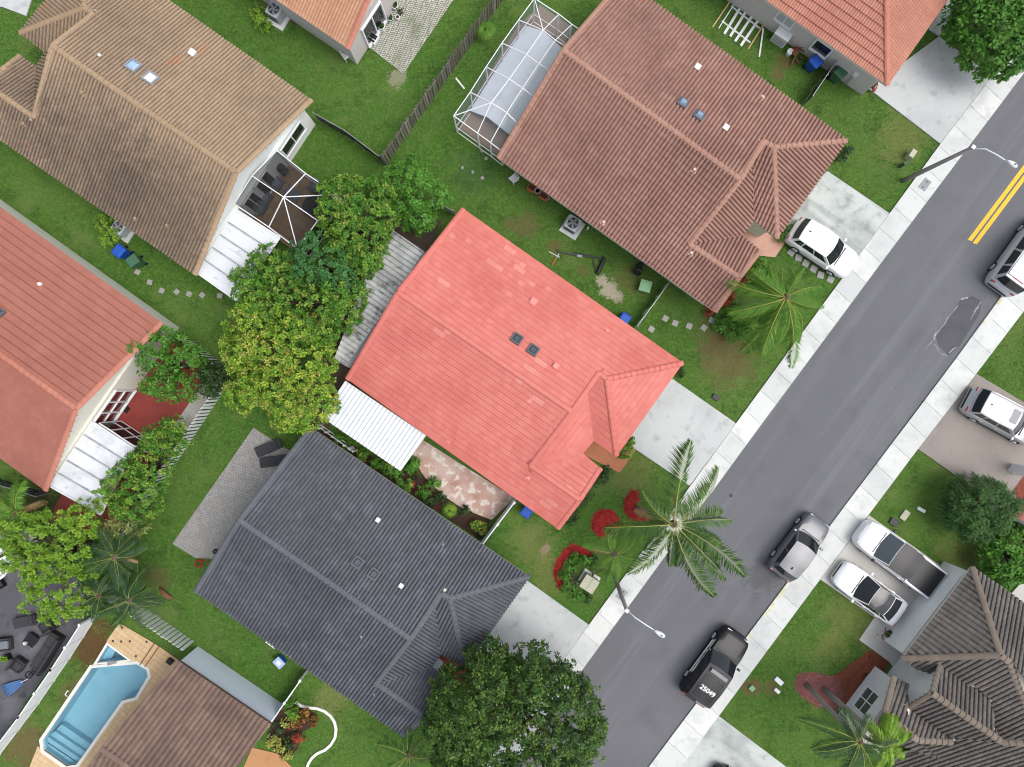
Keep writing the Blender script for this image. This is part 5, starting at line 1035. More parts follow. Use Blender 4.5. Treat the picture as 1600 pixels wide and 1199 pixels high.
L_RED = leafm('croton_leaves', [A(170,60,40), A(190,84,48), A(140,44,36), A(96,90,40)])
L_ORANGE = leafm('orange_croton_leaves', [A(150,110,44), A(176,124,46), A(120,96,40), A(140,84,44), A(96,90,40)])
L_YELLOW = leafm('yellow_green_shrub_leaves', [A(170,176,74), A(190,192,96), A(146,156,62), A(120,140,56)])
L_FINE = leafm('fine_olive_leaves', [A(56,90,46), A(72,108,54), A(46,76,38), A(94,128,70)])
BARK = mat('bark', A(112,98,84,.7), [(6,4,.45,.7,A(84,72,60,.68),.7)], rough=.95, bump=(18,.6,.05)); PALMBARK = mat('palm_trunk', A(158,152,144,.72), [(5,4,.5,.75,A(128,122,114,.7),.6)], rough=.9, bump=(14,.5,.05)); RACHIS = mat('frond_rachis', A(174,178,84,.68), rough=.6)
def leaves(C_, D_, n_per, length, width, spread, tone_c, up=.5, jit=.07, curl=.3):
    """rosettes: C_ centres (N,3), D_ facing directions (N,3)"""
    N = len(C_); M = N*n_per; c = np.repeat(C_, n_per, 0); d = np.repeat(D_, n_per, 0)
    rnd = rng.normal(size=(M,3)); rnd /= np.linalg.norm(rnd, axis=1)[:,None]
    ax = rnd-d*np.sum(rnd*d, 1)[:,None]*(1-up); ax += d*up*.6; ax /= np.linalg.norm(ax, axis=1)[:,None]+1e-9
    st = c+rnd*spread*rng.random((M,1))*.6; L = length*rng.uniform(.65,1.2,(M,1)); W = width*rng.uniform(.75,1.2,(M,1))
    sd = np.cross(ax, d+rng.normal(size=(M,3))*.35); sd /= np.linalg.norm(sd, axis=1)[:,None]+1e-9
    base = st; tip = st+ax*L-np.array([0,0,1])*L*curl; mid = st+ax*L*.52
    V = np.stack([base, mid+sd*W, tip, mid-sd*W], 1).reshape(-1,3); F = np.arange(M*4).reshape(-1,4)
    t = np.repeat(tone_c, n_per)+rng.normal(size=M)*jit
    return V, F, np.clip(t % 1.0, .001, .999)
def crown(lobes, dens, n_per, length, width, spread, inner=.4, **k):
    """lobes: (x, y, r, ztop, zmid) in metres -> leaf geometry spread over the upper shells of the lobes"""
    Cs, Ds = [], []
    for li, (x, y, r, zt, zm) in enumerate(lobes):
        rz = zt-zm; n = int(dens*2*math.pi*r*max(r, rz)*.8)
        d = rng.normal(size=(n,3)); d[:,2] = np.abs(d[:,2])*.9-.12; d /= np.linalg.norm(d, axis=1)[:,None]
        ph = rng.uniform(0, 6.28, 6); a = np.arctan2(d[:,1], d[:,0]); wob = 1+.09*np.sin(3*a+ph[0])+.07*np.sin(5*a+ph[1])+.06*np.sin(8*a+ph[2]+4*d[:,2])
        rr = np.where(rng.random(n) < inner, rng.uniform(.5,.88,n), rng.uniform(.84,1.07,n))*wob
        p = np.stack([x+d[:,0]*r*rr, y+d[:,1]*r*rr, zm+d[:,2]*rz*rr], 1); keep = np.ones(n, bool)
        for lj, (x2, y2, r2, zt2, zm2) in enumerate(lobes):
            if lj != li: keep &= (((p[:,0]-x2)/r2)**2+((p[:,1]-y2)/r2)**2+((p[:,2]-zm2)/(zt2-zm2))**2) > .62
        Cs.append(p[keep]); Ds.append((d*.8+np.array([0,0,.5]))[keep])
    Cc = np.concatenate(Cs); Dd = np.concatenate(Ds); Dd /= np.linalg.norm(Dd, axis=1)[:,None]
    return leaves(Cc, Dd, n_per, length, width, spread, rng.random(len(Cc)), **k)
def trunk(r, base, lobes, rad, mt=None, h0=.35):
    b = Vector(base); zt = min(l[4] for l in lobes); fork = b+Vector((0,0,max(.4, zt*h0*1.6))); MB().tube([b-Vector((0,0,.1)), b.lerp(fork,.5)+Vector((.05,.03,0)), fork], [rad*1.25, rad, rad*.85], 9).build('trunk', mt or BARK, r, smooth=True)
    for (x, y, rr, ztp, zm) in lobes:
        e = Vector((x, y, zm+(ztp-zm)*.45)); m_ = fork.lerp(e, .5)+Vector((0,0,.25))
        MB().tube([fork, m_, e], [rad*.6, rad*.42, rad*.15], 7).build('limb', mt or BARK, r, smooth=True)
def tree(name, label, lobes_px, zt, zm, mats, dens=6, n_per=14, length=.26, width=.05, spread=.2, cat='tree', rad=.16, group=None, base=None, **k):
    lobes = []
    for (x, y, rp, *zz) in lobes_px:
        t_, m_ = (zz[0], zz[1]) if zz else (zt, zm); p = G(x, y, m_+(t_-m_)*.3); lobes.append((p.x, p.y, rp/25*(1-(m_+(t_-m_)*.3)/HC), t_, m_))
    bx_ = sum(l[0] for l in lobes)/len(lobes); by_ = sum(l[1] for l in lobes)/len(lobes)
    if base: q = G(*base); bx_, by_ = q.x, q.y
    r = root(name, (bx_, by_, 0), 0, label, cat, group); V, F, t = crown(lobes, dens, n_per, length, width, spread, **k); npmesh('crown', V, F, t, mats, r); trunk(r, (bx_, by_, 0), lobes, rad); return r
g_m = 'fruit trees between the tan and coral houses'
tree('broadleaf_tree', 'large broad tree with yellow green tips above the slate grey roof', [(v2(150,720)[0],v2(150,720)[1],38), (*v2(120,860),36), (*v2(260,860),46), (*v2(400,900),42), (*v2(260,1010),44), (*v2(400,1030),40), (*v2(330,770),40), (*v2(130,1030),34), (*v2(340,1120),36), (*v2(440,1080),30)], 5.6, 3.0, L_MANGOY, 11.5, 26, .15, .04, .17, group=g_m)
tree('broadleaf_tree', 'mid green broad tree between white patio roof and corrugated roof', [(*v2(240,500),40), (*v2(150,560),30), (*v2(300,600),44), (*v2(460,640),44), (*v2(560,600),36), (*v2(430,740),40), (*v2(560,690),26), (*v2(210,650),36)], 5.2, 2.9, L_MANGO, 11.5, 26, .15, .04, .17, group=g_m)
tree('broadleaf_tree', 'bluish green rounded tree beside the dark screen room', [(*v2(430,420),34), (*v2(500,470),34), (*v2(410,490),26), (*v2(540,530),26)], 5.4, 3.2, leafm('blue_green_leaves', [A(64,116,58), A(76,132,66), A(54,100,50), A(90,146,76)]), 11, 22, .14, .04, .15, group=g_m)
tree('broadleaf_tree', 'mixed green tree between dark screen room and corrugated roof', [(*v2(560,160),38), (*v2(680,180),40), (*v2(640,260),40), (*v2(520,250),28), (*v2(720,250),28), (*v2(580,340),34), (*v2(680,340),30), (*v2(660,420),24), (*v2(560,420),24), (*v2(660,480),14)], 4.9, 2.6, L_MANGO, 11.5, 26, .15, .04, .17, group=g_m)
tree('broadleaf_tree', 'bright green round tree at the cedar fence corner', [(*v2(860,90),36), (*v2(930,160),32), (*v2(800,120),30), (*v2(860,210),34), (*v2(900,260),20)], 4.2, 2.0, L_BRIGHT, 9, 22, .18, .048, .18, group=g_m)
tree('shade_tree', 'big round dark green tree over the sidewalk at the bottom', [(*zi(560,880),46), (*zi(700,740),40), (*zi(880,760),42), (*zi(700,900),56), (*zi(880,930),58), (*zi(1050,900),50), (*zi(1120,1000),38), (*zi(520,1020),46), (*zi(680,1080),56), (*zi(880,1120),56), (*zi(1050,1080),46), (*zi(560,1180),44), (*zi(760,1230),50), (*zi(980,1230),46), (*zi(1000,800),30), (*zi(790,1000),56), (*zi(960,1010),50), (*zi(620,980),46)], 7.2, 3.8, L_OAK, 12, 20, .17, .05, .22, rad=.24, inner=.45)
tree('fruit_tree', 'yellow green tree over the dark patio at the left', [(*v4(210,420),34), (*v4(330,420),34), (*v4(200,580),30), (*v4(300,560),36), (*v4(440,520),38), (*v4(560,560),36), (*v4(600,330),30), (*v4(400,640),38), (*v4(360,800),40), (*v4(480,830),44), (*v4(470,940),30), (*v4(620,620),26), (*v4(120,480),14)], 5.0, 2.6, L_LIME, 8.5, 24, .16, .045, .17)
tree('fruit_tree', 'green tree leaning over the white picket fence', [(*y5(480,1000),26), (*y5(580,900),26), (*y5(420,1070),22), (*y5(560,1050),28), (*y5(640,960),24), (*y5(690,760),22), (*y5(740,700),14), (*y5(760,820),14), (*y5(560,1160),24), (*y5(480,1180),18)], 4.2, 2.2, L_MANGO, 10, 22, .16, .042, .16)
tree('fruit_tree', 'sparse olive tree just below the white patio roof', [(*v4(900,300),24), (*v4(960,370),20), (*v4(850,350),14), (*v4(880,430),14)], 3.8, 2.2, leafm('olive_leaves', [A(110,126,62), A(136,148,78), A(88,106,52), A(150,150,92)]), 6, 13, .22, .05, .2)
tree('fruit_tree', 'green tree in the red patio beside the terracotta roof', [(*y5(600,250),24), (*y5(690,210),24), (*y5(780,250),26), (*y5(860,290),18), (*y5(650,330),22), (*y5(800,340),22), (*y5(690,470),20), (*y5(800,480),20), (*y5(640,460),14)], 3.8, 2.0, L_BRIGHT, 7, 14, .22, .05, .2)
tree('shrub_tree', 'dark green shrub at the inner corner of the picket fence', [(*y5(960,380),16), (*y5(960,460),18), (*y5(1020,430),14), (*y5(1080,390),14)], 2.8, 1.3, L_DARK, 9, 13, .2, .05, .18)
tree('broadleaf_tree', 'dense dark green tree in the top right corner', [(*v7(500,120),20), (*v7(700,150),30), (*v7(520,330),18), (*v7(620,430),26), (*v7(820,350),34), (*v7(1000,200),34), (*v7(700,620),26), (*v7(880,640),30), (*v7(860,820),16), (*v7(1080,480),36), (*v7(1080,720),28), (*v7(1250,420),36), (*v7(1250,700),26), (*v7(1000,20),36), (*v7(1300,100),36)], 4.6, 2.2, leafm('large_green_leaves', [A(62,112,30), A(80,136,40), A(50,92,26), A(98,154,52), A(70,122,36)]), 8, 13, .30, .075, .2)
tree('shrub_tree', 'fine leaved dark olive shrub tree at the right edge', [(*v5(450,320),34), (*v5(620,320),36), (*v5(540,430),38), (*v5(690,420),28), (*v5(380,430),24), (*v5(540,230),22), (*v5(480,560),22), (*v5(760,330),16)], 3.4, 1.4, leafm('fine_green_leaves', [A(52,90,38), A(68,110,46), A(42,74,32), A(92,130,62)]), 12, 26, .28, .024, .2, cat='shrub', curl=.35)
tree('shrub_tree', 'glossy bright green shrub below the fine leaved shrub', [(*v5(760,800),26), (*v5(880,700),26), (*v5(860,860),28), (*v5(700,900),20), (*v5(960,800),26), (*v5(800,990),22), (*v5(920,980),22), (*v5(1010,620),22)], 2.6, 1.0, L_BRIGHT, 8, 13, .26, .08, .18, cat='shrub')
def bush(label, lobes, zt, mats, length=.16, width=.045, dens=14, n_per=12, name='bush', group=None, zm=None):
    return tree(name, label, lobes, zt, zm if zm is not None else zt*.35, mats, dens, n_per, length, width, .13, cat='shrub', rad=.05, group=group)
bush('small round bright bush beside the air conditioner at the top', [(407,22,13), (409,36,11)], 1.1, L_LIME)
bush('clipped lime green bush beside the blue bin', [(162,350,15), (174,364,15), (168,375,12)], 1.2, L_LIME)
bush('round green hedge bush at the tip of the rosy brown roof', [(*v3(230,680),13), (*v3(300,700),15), (*v3(260,770),15), (*v3(340,760),14), (*v3(310,660),10), (*v3(200,740),9)], 1.2, L_BRIGHT, .2, .06)
bush('leafy green shrub under the feathery palm by the rosy brown roof', [(*v3(420,400),18), (*v3(480,440),15), (*v3(440,340),12)], 1.4, L_MANGO)
for k, p in enumerate(((112,655),(215,600),(258,545),(325,465))): bush('red croton shrub at the rosy brown roof edge, '+['nearest the roof tip','second from the roof tip','third from the roof tip','farthest from the roof tip'][k], [(*v3(*p),6), (v3(*p)[0]+3, v3(*p)[1]-4, 4)], .9, L_RED, .13, .04, 22, group='red crotons')
bush('dark green hedge at the garage corner of the rosy brown roof', [(1315,243,9), (1322,236,7)], 1.0, L_DARK); bush('small green hedge between white car and rosy brown garage', [(1226,366,5), (1231,356,6), (1219,374,5)], .9, L_BRIGHT)
bush('dark red shrub at the terracotta house corner', [(*y3(1430,690),5)], .8, L_RED, .12, .04)
bush('green shrub at the porch corner of the coral roof', [(*w8(545,70),9), (*w8(530,110),9), (*w8(560,40),7)], 1.2, L_MANGO)
bush('small pinkish green shrub left of the coral porch', [(*w8(425,215),6)], .7, L_FINE); bush('dark green shrub below the coral porch', [(*w8(375,270),11), (*w8(405,255),8)], 1.1, L_DARK); bush('pale sage shrub at the coral wing wall', [(*w8(275,420),7), (*w8(320,360),6)], .8, L_FINE); bush('dark green shrub at the coral wing tip', [(*w8(195,510),9), (*w8(225,490),7)], 1.0, L_DARK)
bush('green corner bush where coral roof meets its driveway', [(1062,577,5), (1066,584,5)], .8, L_DARK)
bush('leafy shrub bed left of the beige utility box', [(*w8(170,870),11), (*w8(210,930),11), (*w8(250,970),9), (*w8(200,800),11), (*w8(240,750),10), (*w8(290,760),8), (*w8(180,920),8)], .9, L_BRIGHT, .16, .05)
bush('dark shrubs behind the beige utility box', [(*w8(330,770),9), (*w8(370,790),8), (*w8(300,990),6)], .8, L_DARK)
# strip bed between coral and slate roofs
for k, (p, r_, m, h) in enumerate((((180,215),6,L_BRIGHT,1.0), ((360,340),8,L_MANGO,1.1), ((470,400),9,L_BRIGHT,1.2), ((540,430),9,L_MANGO,1.1), ((600,470),8,L_BRIGHT,1.0), ((720,410),12,L_BRIGHT,1.3), ((690,560),9,L_MANGO,.9), ((800,610),9,L_BRIGHT,.9), ((885,545),11,L_BRIGHT,.8), ((850,680),8,L_DARK,.8), ((930,640),8,L_DARK,.7), ((1110,760),8,L_DARK,.7), ((1190,850),8,L_MANGO,.8), ((1230,880),8,L_YELLOW,.9), ((760,490),6,L_DARK,.6), ((640,520),7,L_MANGO,.8), ((250,265),5,L_MANGO,.8))):
    bush(['first','second','third','fourth','fifth','sixth','seventh','eighth','ninth','tenth','eleventh','twelfth','thirteenth','fourteenth','fifteenth','sixteenth','seventeenth'][k]+' plant of the narrow bed between coral and slate roofs'+('' if m is not L_YELLOW else ', yellow leaved'), [(*y8(*p),r_)], h, m, .17, .05, 16, group='plants in the narrow bed')
for k, p in enumerate(((725,550),(755,600),(765,470))): bush('tiny red flowering plant in the narrow bed, '+['nearest the slate roof','middle one','nearest the carport'][k], [(*y8(*p),3.2)], .5, L_RED, .1, .04, 40, group='red flowering plants')
# bed with curved edging
for k, (p, r_, m, h) in enumerate((((660,240),10,L_BRIGHT,1.1), ((700,330),8,L_LIME,1.0), ((870,340),9,L_ORANGE,.9), ((950,420),8,L_ORANGE,.8), ((730,450),8,L_ORANGE,.8), ((760,650),8,L_RED,.8), ((590,440),7,L_YELLOW,.7), ((470,530),9,L_DARK,.8), ((640,660),7,L_DARK,.7), ((400,700),9,L_YELLOW,.9), ((510,780),9,L_YELLOW,.9), ((600,890),8,L_YELLOW,.8), ((640,780),7,L_DARK,.7))):
    bush(['bright green','lime green','orange','rusty orange','bronze orange','red orange','pale yellow','dark green','deep green','yellow','golden','yellow green','blackish green'][k]+' shrub in the curved-edged bed by the umber roof', [(*v6(*p),r_)], h, m, .15, .045, 16, group='shrubs in the curved bed')
sheet('planting_bed', pr(v6,(540,170),(760,150),(1030,330),(1000,480),(830,560),(760,800),(620,950),(480,870),(310,700),(390,470)), .02, MATS['dark_soil'], 'dark soil bed under the mixed shrubs by the umber roof', 'planting bed')
_c = [v6(*p) for p in ((730,150),(800,195),(900,222),(1030,235),(1130,270),(1220,340),(1275,430),(1295,530),(1280,640),(1220,740),(1140,810),(1030,860),(960,920),(910,1000),(880,1090),(870,1200))]
P_ = [G(*p) for p in _c]; vs = []
for i, p in enumerate(P_):
    d = (P_[min(i+1,len(P_)-1)]-P_[max(i-1,0)]).normalized(); n_ = Vector((-d.y, d.x, 0))*.085; vs += [p+n_, p+n_+Vector((0,0,.11)), p-n_+Vector((0,0,.11)), p-n_]
tag(MB().add(vs, [(i*4+k, i*4+k+1, i*4+5+k, i*4+4+k) for i in range(len(P_)-1) for k in range(3)]).build('garden_edging', COPE), 'curved white concrete garden edging on the bottom lawn', 'edging')
# ---------------------------------------------------------------- palms
def frond_mesh(L, droop, nl, ll, lw, hang, seed, m, tw=0.0):
    g = np.random.default_rng(seed); n = nl; ts = np.linspace(.12, 1, n); pts = []
    def cur(t): return np.array([L*t*(1-.12*t*droop), tw*L*t*t, L*(.28*t-.55*droop*t*t)])
    V = []; F = []; T = []
    for i, t in enumerate(ts):
        p = cur(t); q = cur(min(1, t+.02))-cur(t-.02); q /= np.linalg.norm(q); side = np.cross([0,0,1], q); side /= np.linalg.norm(side)
        l = ll*min(1, .3+(1-t)*3.2)*min(1, .4+t*3.5)*g.uniform(.75,1.15)
        for s in (1,-1):
            d = side*s*.92+q*(.35+.5*t+g.uniform(-.12,.12))+np.array([0,0,-hang*g.uniform(.4,1.4)]); d /= np.linalg.norm(d); w = np.cross(d, [0,0,1]); w /= np.linalg.norm(w)+1e-9; w = w*lw
            mid = p+d*l*.45; tip = p+d*l+np.array([0,0,-hang*l*.5]); k = len(V); V += [p, mid+w, tip, mid-w]; F.append((k,k+1,k+2,k+3)); T.append(float(np.clip(.5+g.normal()*.25, .01, .99)))
    mb = MB(); mb.v = [tuple(v) for v in V]; mb.f = F; mb.t = T; me = mb.mesh('frond', (0,0,0)); me.materials.append(m)
    rb = MB(); rb.tube([Vector(cur(t)) for t in np.linspace(0,1,8)], [.0055*L*(1-.75*t)+.003 for t in np.linspace(0,1,8)], 5); me2 = rb.mesh('rachis', (0,0,0)); me2.materials.append(RACHIS)
    return me, me2
def palm(label, base, top, h, nf, L, m, droop=1.0, nl=46, ll=.42, lw=.022, hang=.5, trad=.13, seed=1, name='palm_tree', elev=(-.15,.55), angles=None, group=None, cat='palm tree', lens=None, dead=1):
    b, t = G(*base), G(*top, h); r = root(name, b, 0, label, cat, group); g = random.Random(seed)
    var = [frond_mesh(L*k, droop*(.8+.2*j), nl, ll, lw, hang, seed*7+j, m, g.choice((-1,1))*g.uniform(.08,.32)) for j, k in enumerate((1,.86,.95,.74,1.05,.9))]
    mid = b.lerp(t, .5)+Vector((0,0,h*.06)); MB().tube([b-Vector((0,0,.1)), b.lerp(mid,.5), mid, mid.lerp(t,.5), t+Vector((0,0,.1))], [trad*1.35,trad*1.05,trad,trad*.92,trad*.8], 10).build('trunk', PALMBARK, r, smooth=True)
    A_ = angles or [i*360/nf*1.0+g.uniform(-9,9) for i in range(nf)]
    vd = frond_mesh(L*.8, droop*1.3, nl, ll*.8, lw, hang*1.3, seed*7+9, L_DEAD)
    for i, a in enumerate(A_):
        me, me2 = var[i % 6] if i < len(A_)-dead else vd; o = bpy.data.objects.new('frond', me); C.objects.link(o); o.parent = r; o.location = t-WL[r.name]+Vector((0,0,.08))
        e = g.uniform(*elev) if i < len(A_)-dead else -.35; sc_ = lens[i]/L if lens else g.uniform(.88,1.08); o.rotation_euler = Euler((g.uniform(-.75,.75), -e, R(a+g.uniform(-6,6))), 'XYZ'); o.scale = (sc_,)*3
        q = bpy.data.objects.new('rachis', me2); C.objects.link(q); q.parent = o
    MB().lathe(t-Vector((0,0,.15)), [(.1,-.2),(.24,.0),(.2,.22),(.1,.34),(.02,.42)], 9).build('crown_shaft', BARK, r)
    return r
palm('coconut palm leaning over the sidewalk with long feathery fronds', w8(600,440), w8(825,540), 5.2, 18, 3.35, L_PALM, droop=.62, nl=70, ll=.64, lw=.023, hang=.65, seed=3, dead=2, elev=(-.02,.3),
     angles=[95, 57, 38, 20, 5, -10, -25, -38, -52, -66, -80, -97, -120, 195, 205, 150, 168, 75], lens=[4.9,3.6,4.3,4.4,3.2,3.4,4.5,4.2,4.4,3.6,4.6,3.0,3.8,4.6,2.4,3.8,3.2,2.4])
palm('slender feathery palm by the lower street lamp', w8(465,740), w8(465,715), 3.6, 11, 2.2, L_PALMB, droop=.9, nl=52, ll=.5, lw=.011, hang=.7, seed=5, trad=.07, angles=[160,125,100,62,35,10,-20,-60,-95,-130,178])
palm('bushy bright feathery palm in front of the rosy brown roof', v3(290,615), v3(610,560), 4.6, 17, 2.9, L_PALMB, droop=.8, nl=60, ll=.6, lw=.016, hang=1.0, seed=8, trad=.15, elev=(-.45,.55),
     angles=[178,150,115,85,60,30,0,-30,-50,-65,-80,-95,-110,-130,205,222,140,172,100,-72,-88,-120,215,45], lens=[3.5,3.0,3.0,2.6,2.7,3.0,2.2,2.6,3.4,3.7,4.2,4.6,4.2,4.4,3.9,4.4,2.4,2.4,2.2,2.8,3.0,3.0,2.6,2.0])
palm('dark palm with thick fronds, upper of the pair over the louvred fence', (165,885), v4(830,600), 3.6, 24, 2.0, L_PALMD, droop=.9, nl=40, ll=.5, lw=.018, hang=.5, seed=9, group='dark palms over the fence')
palm('dark palm with thick fronds, lower of the pair over the louvred fence', (190,925), v4(940,910), 3.4, 22, 1.95, L_PALMD, droop=.9, nl=40, ll=.48, lw=.018, hang=.5, seed=10, group='dark palms over the fence')
palm('small dark palm beside the yellow green tree', (140,930), v4(720,880), 3.0, 18, 1.6, L_PALMD, droop=.9, nl=36, ll=.42, lw=.018, hang=.5, seed=12)
palm('palm with large arching fronds at the left edge', (25,810), v4(130,280), 3.2, 9, 2.2, L_PALMB, droop=.9, nl=50, ll=.5, lw=.035, hang=.7, seed=13, angles=[70,110,140,175,200,225,255,-35,25])
palm('large palm with dark and yellow fronds at the bottom right', w6(190,575), w6(590,1000), 6.4, 17, 2.9, L_PALMD, droop=.75, nl=60, ll=.6, lw=.014, hang=.55, seed=14, trad=.13, angles=[100,75,118,140,158,176,195,212,232,250,270,290,310,-25,-8,15,48], lens=[2.2,1.8,2.4,2.8,3.0,2.8,2.6,2.7,2.6,2.4,2.2,2.0,2.4,2.2,2.2,1.8,1.6])
palm('yellow green palm beside the front room roof at the bottom right', w6(320,610), w6(790,1010), 6.0, 12, 1.7, L_LIME, droop=.95, nl=46, ll=.5, lw=.03, hang=.7, seed=15, trad=.15, angles=[80,95,60,20,0,-20,-45,-75,-100,150,-140,200])
palm('dark feathery palm at the bottom edge beside the big round tree', (645,1165), (640,1180), 3.6, 13, 2.0, L_PALM, droop=.9, nl=50, ll=.45, lw=.013, hang=.6, seed=16)
# fan palm on the top lawn
def fanpalm(label, c, n, rad, m, h=.9, group=None):
    p = G(*c); r = root('fan_palm', p, 0, label, 'palm tree', group); MB().tube([p, p+Vector((0,0,h*.6))], [.09,.05], 8).build('trunk', BARK, r)
    for i in range(n):
        a = 2*math.pi*i/n+random.uniform(-.2,.2); e = random.uniform(.1,.7); L = rad*random.uniform(.8,1.05); mb = MB()
        d = Vector((math.cos(a), math.sin(a), 0)); hub = p+Vector((0,0,h*.7))+d*L*.1*math.cos(e)+Vector((0,0,L*.4*math.sin(e)))
        stalk = hub
        for k in range(-5, 6):
            b = a+k*.24; dd = Vector((math.cos(b), math.sin(b), -.15)); w_ = Vector((-dd.y, dd.x, 0))*.022; l = L*.8*(1-.05*abs(k)); mb.add([hub, hub+dd*l*.5+w_+Vector((0,0,.05)), hub+dd*l-Vector((0,0,.08)), hub+dd*l*.5-w_+Vector((0,0,.05))], [(0,1,2,3)], tone=.1+.06*(k+7))
        mb.build('frond', m, r)
    return r
fanpalm('small bright fan palm beside the cedar fence', (759,56), 13, .95, L_PALMB)
fanpalm('spiky yellow green plant in the narrow bed by the slate roof', y8(1005,735), 9, .75, L_LIME, .5)
fanpalm('small sprouting plant in the L-shaped mulch bed', w6(808,192), 7, .4, L_DARK, .3)
# ---------------------------------------------------------------- yard objects
def plastic(n, r, g, b, rough=.5): return mat(n, A(r,g,b,.74), [(3,3,.5,.8,A(r*.86,g*.86,b*.86,.72),.5)], rough=rough, spec=.35)
BLUEP = plastic('blue_cart_plastic', 34,88,190); GREENP = plastic('green_cart_plastic', 70,112,84); PALEG = plastic('pale_green_plastic', 128,176,130); WOOD = mat('raw_lumber', A(206,182,130,.74), [(5,3,.5,.8,A(176,150,100,.72),.5)], rough=.85); BRWOOD = mat('brown_wood', A(130,92,66,.72), [(5,3,.5,.8,A(96,66,48,.7),.5)], rough=.85)
TERRAP = plastic('terracotta_pot', 196,104,62,.8); BEIGE = plastic('beige_metal', 190,190,166,.6); GREENB = plastic('utility_green', 72,98,72,.6); REDP = plastic('red_plastic', 176,40,40); CUSH = mat('grey_cushion', A(128,134,142,.7), [(4,3,.5,.8,A(108,114,122,.7),.4)], rough=.9); WICK = mat('dark_wicker', (.03,.028,.03), [(30,2,.45,.6,(.06,.055,.055),.7)], rough=.8); BLUEC = mat('blue_canvas', A(86,124,176,.74), [(3,3,.5,.8,A(66,100,150,.72),.5)], rough=.85)
def local(name, label, cat, p, rz, z=0.0, group=None): return root(name, G(*p)+Vector((0,0,z)), rz, label, cat, group, local=True)
ACM = mat('pale_grey_casing', A(188,194,200,.74), [(3,3,.5,.8,A(168,174,180,.72),.5)], rough=.5)
def ac_unit(p, rz, label, s=.82, h=.8, z=0):
    r = local('air_conditioner', label, 'air conditioner', p, rz, z, 'outdoor air conditioners'); MB().box((.06,-.06,.04), (s+.35,s+.35,.1)).build('pad', CONC, r)
    MB().box((0,0,h/2+.09), (s,s,h)).build('casing', ACM, r, bevel=.06); MB().cyl((0,0,h+.092), s*.41, .012, 28).build('fan_well', BLACK, r)
    for k in range(5):
        a = 2*math.pi*k/5; d = Vector((math.cos(a), math.sin(a), 0)); n = Vector((-d.y, d.x, 0)); MB().add([d*.07+n*.03, d*s*.36+n*.13, d*s*.36-n*.03, d*.07-n*.05], [(0,1,2,3)]).build('fan_blade', GREYM, r).location.z = h+.112
    for q in (.18,.29,.40):
        pts = [(math.cos(2*math.pi*i/28)*s*q, math.sin(2*math.pi*i/28)*s*q, h+.13) for i in range(29)]; g = MB().tube(pts, .008, 4, cap=False); g.build('guard_ring', STEEL, r)
    MB().cyl((0,0,h+.10), .07, .04, 14).build('fan_hub', GREYM, r)
    for k in range(6): MB().box((0,-s/2-.004,.2+k*.1), (s*.8,.012,.03)).build('louvre', DARK, r)
    return r
ac_unit((436,27), HD+4, 'grey air conditioner beside the orange tan roof at the top', .85, .85)
ac_unit((196,360), HD, 'air conditioner half hidden under the tan roof edge', .75, .75)
ac_unit(y4(628,488), HD+2, 'air conditioner on a pad beside the rosy brown roof', .85, .75)
r = local('air_conditioner', 'pale boxy air conditioner by the grey wall of the terracotta house', 'air conditioner', y3(655,325), HD, group='outdoor air conditioners'); MB().box((0,0,.45), (.95,.7,.9)).build('casing', WHITE, r, bevel=.03); MB().box((0,0,.92), (1.0,.75,.05)).build('top_plate', WHITEMETAL, r, bevel=.02)
for k in range(5): MB().box((0,-.36,.2+k*.13), (.8,.02,.05)).build('louvre', GREYM, r)
def cart(p, rz, label, m, h=1.05, z=0, open_=False):
    r = local('wheeled_bin', label, 'bin', p, rz, z, 'wheeled bins'); mb = MB(); vs = []
    for s, zz in ((.78,.08), (1,h*.92)): vs += [(x*.30*s, y*.34*s, zz) for x, y in ((-1,-1),(1,-1),(1,1),(-1,1))]
    mb.add(vs, [(3,2,1,0),(4,5,6,7),(0,1,5,4),(1,2,6,5),(2,3,7,6),(3,0,4,7)]).build('body', m, r, bevel=.03)
    MB().add([(-.33,-.38,h*.92),(.33,-.38,h*.92),(.33,.38,h*.95),(-.33,.38,h*.95),(-.24,-.28,h),(.24,-.28,h),(.24,.26,h+.02),(-.24,.26,h+.02)], [(3,2,1,0),(4,5,6,7),(0,1,5,4),(1,2,6,5),(2,3,7,6),(3,0,4,7)]).build('lid', m, r, bevel=.02)
    MB().tube([(-.26,.42,h*.93),(.26,.42,h*.93)], .022, 8).build('handle', DARK, r)
    for s in (1,-1): MB().tube([(s*.24,.3,.12),(s*.30,.3,.12)], .12, 14).build('wheel', TYRE, r)
    return r
cart((199,397), HD-6, 'blue wheeled bin beside the tan roof', BLUEP); cart((220,412), HD-20, 'green wheeled bin beside the tan roof', GREENP)
cart(y3(900,555), HD+75, 'bright blue wheeled bin by the grey stucco wall', BLUEP); cart(y3(1095,640), HD+80, 'green wheeled bin between black mesh fence and grey wall', GREENP)
cart((972,501), HD, 'blue wheeled bin peeking out under the coral roof edge', BLUEP, .9); cart((823,796), HD, 'blue bin tucked under the coral wing eave', BLUEP, .8)
r = local('wheeled_bin', 'black bin tipped against the rosy brown roof eave', 'bin', y4(1115,805), 60, .35, 'wheeled bins'); r.rotation_euler = (R(60), 0, R(-25)); MB().lathe((0,0,-.35), [(.19,0),(.25,.7),(.27,.72),(.25,.74)], 16).build('body', BLACK, r); MB().lathe((0,0,.30), [(.26,0),(.28,.03),(.27,.06)], 16).build('rim', DARK, r)
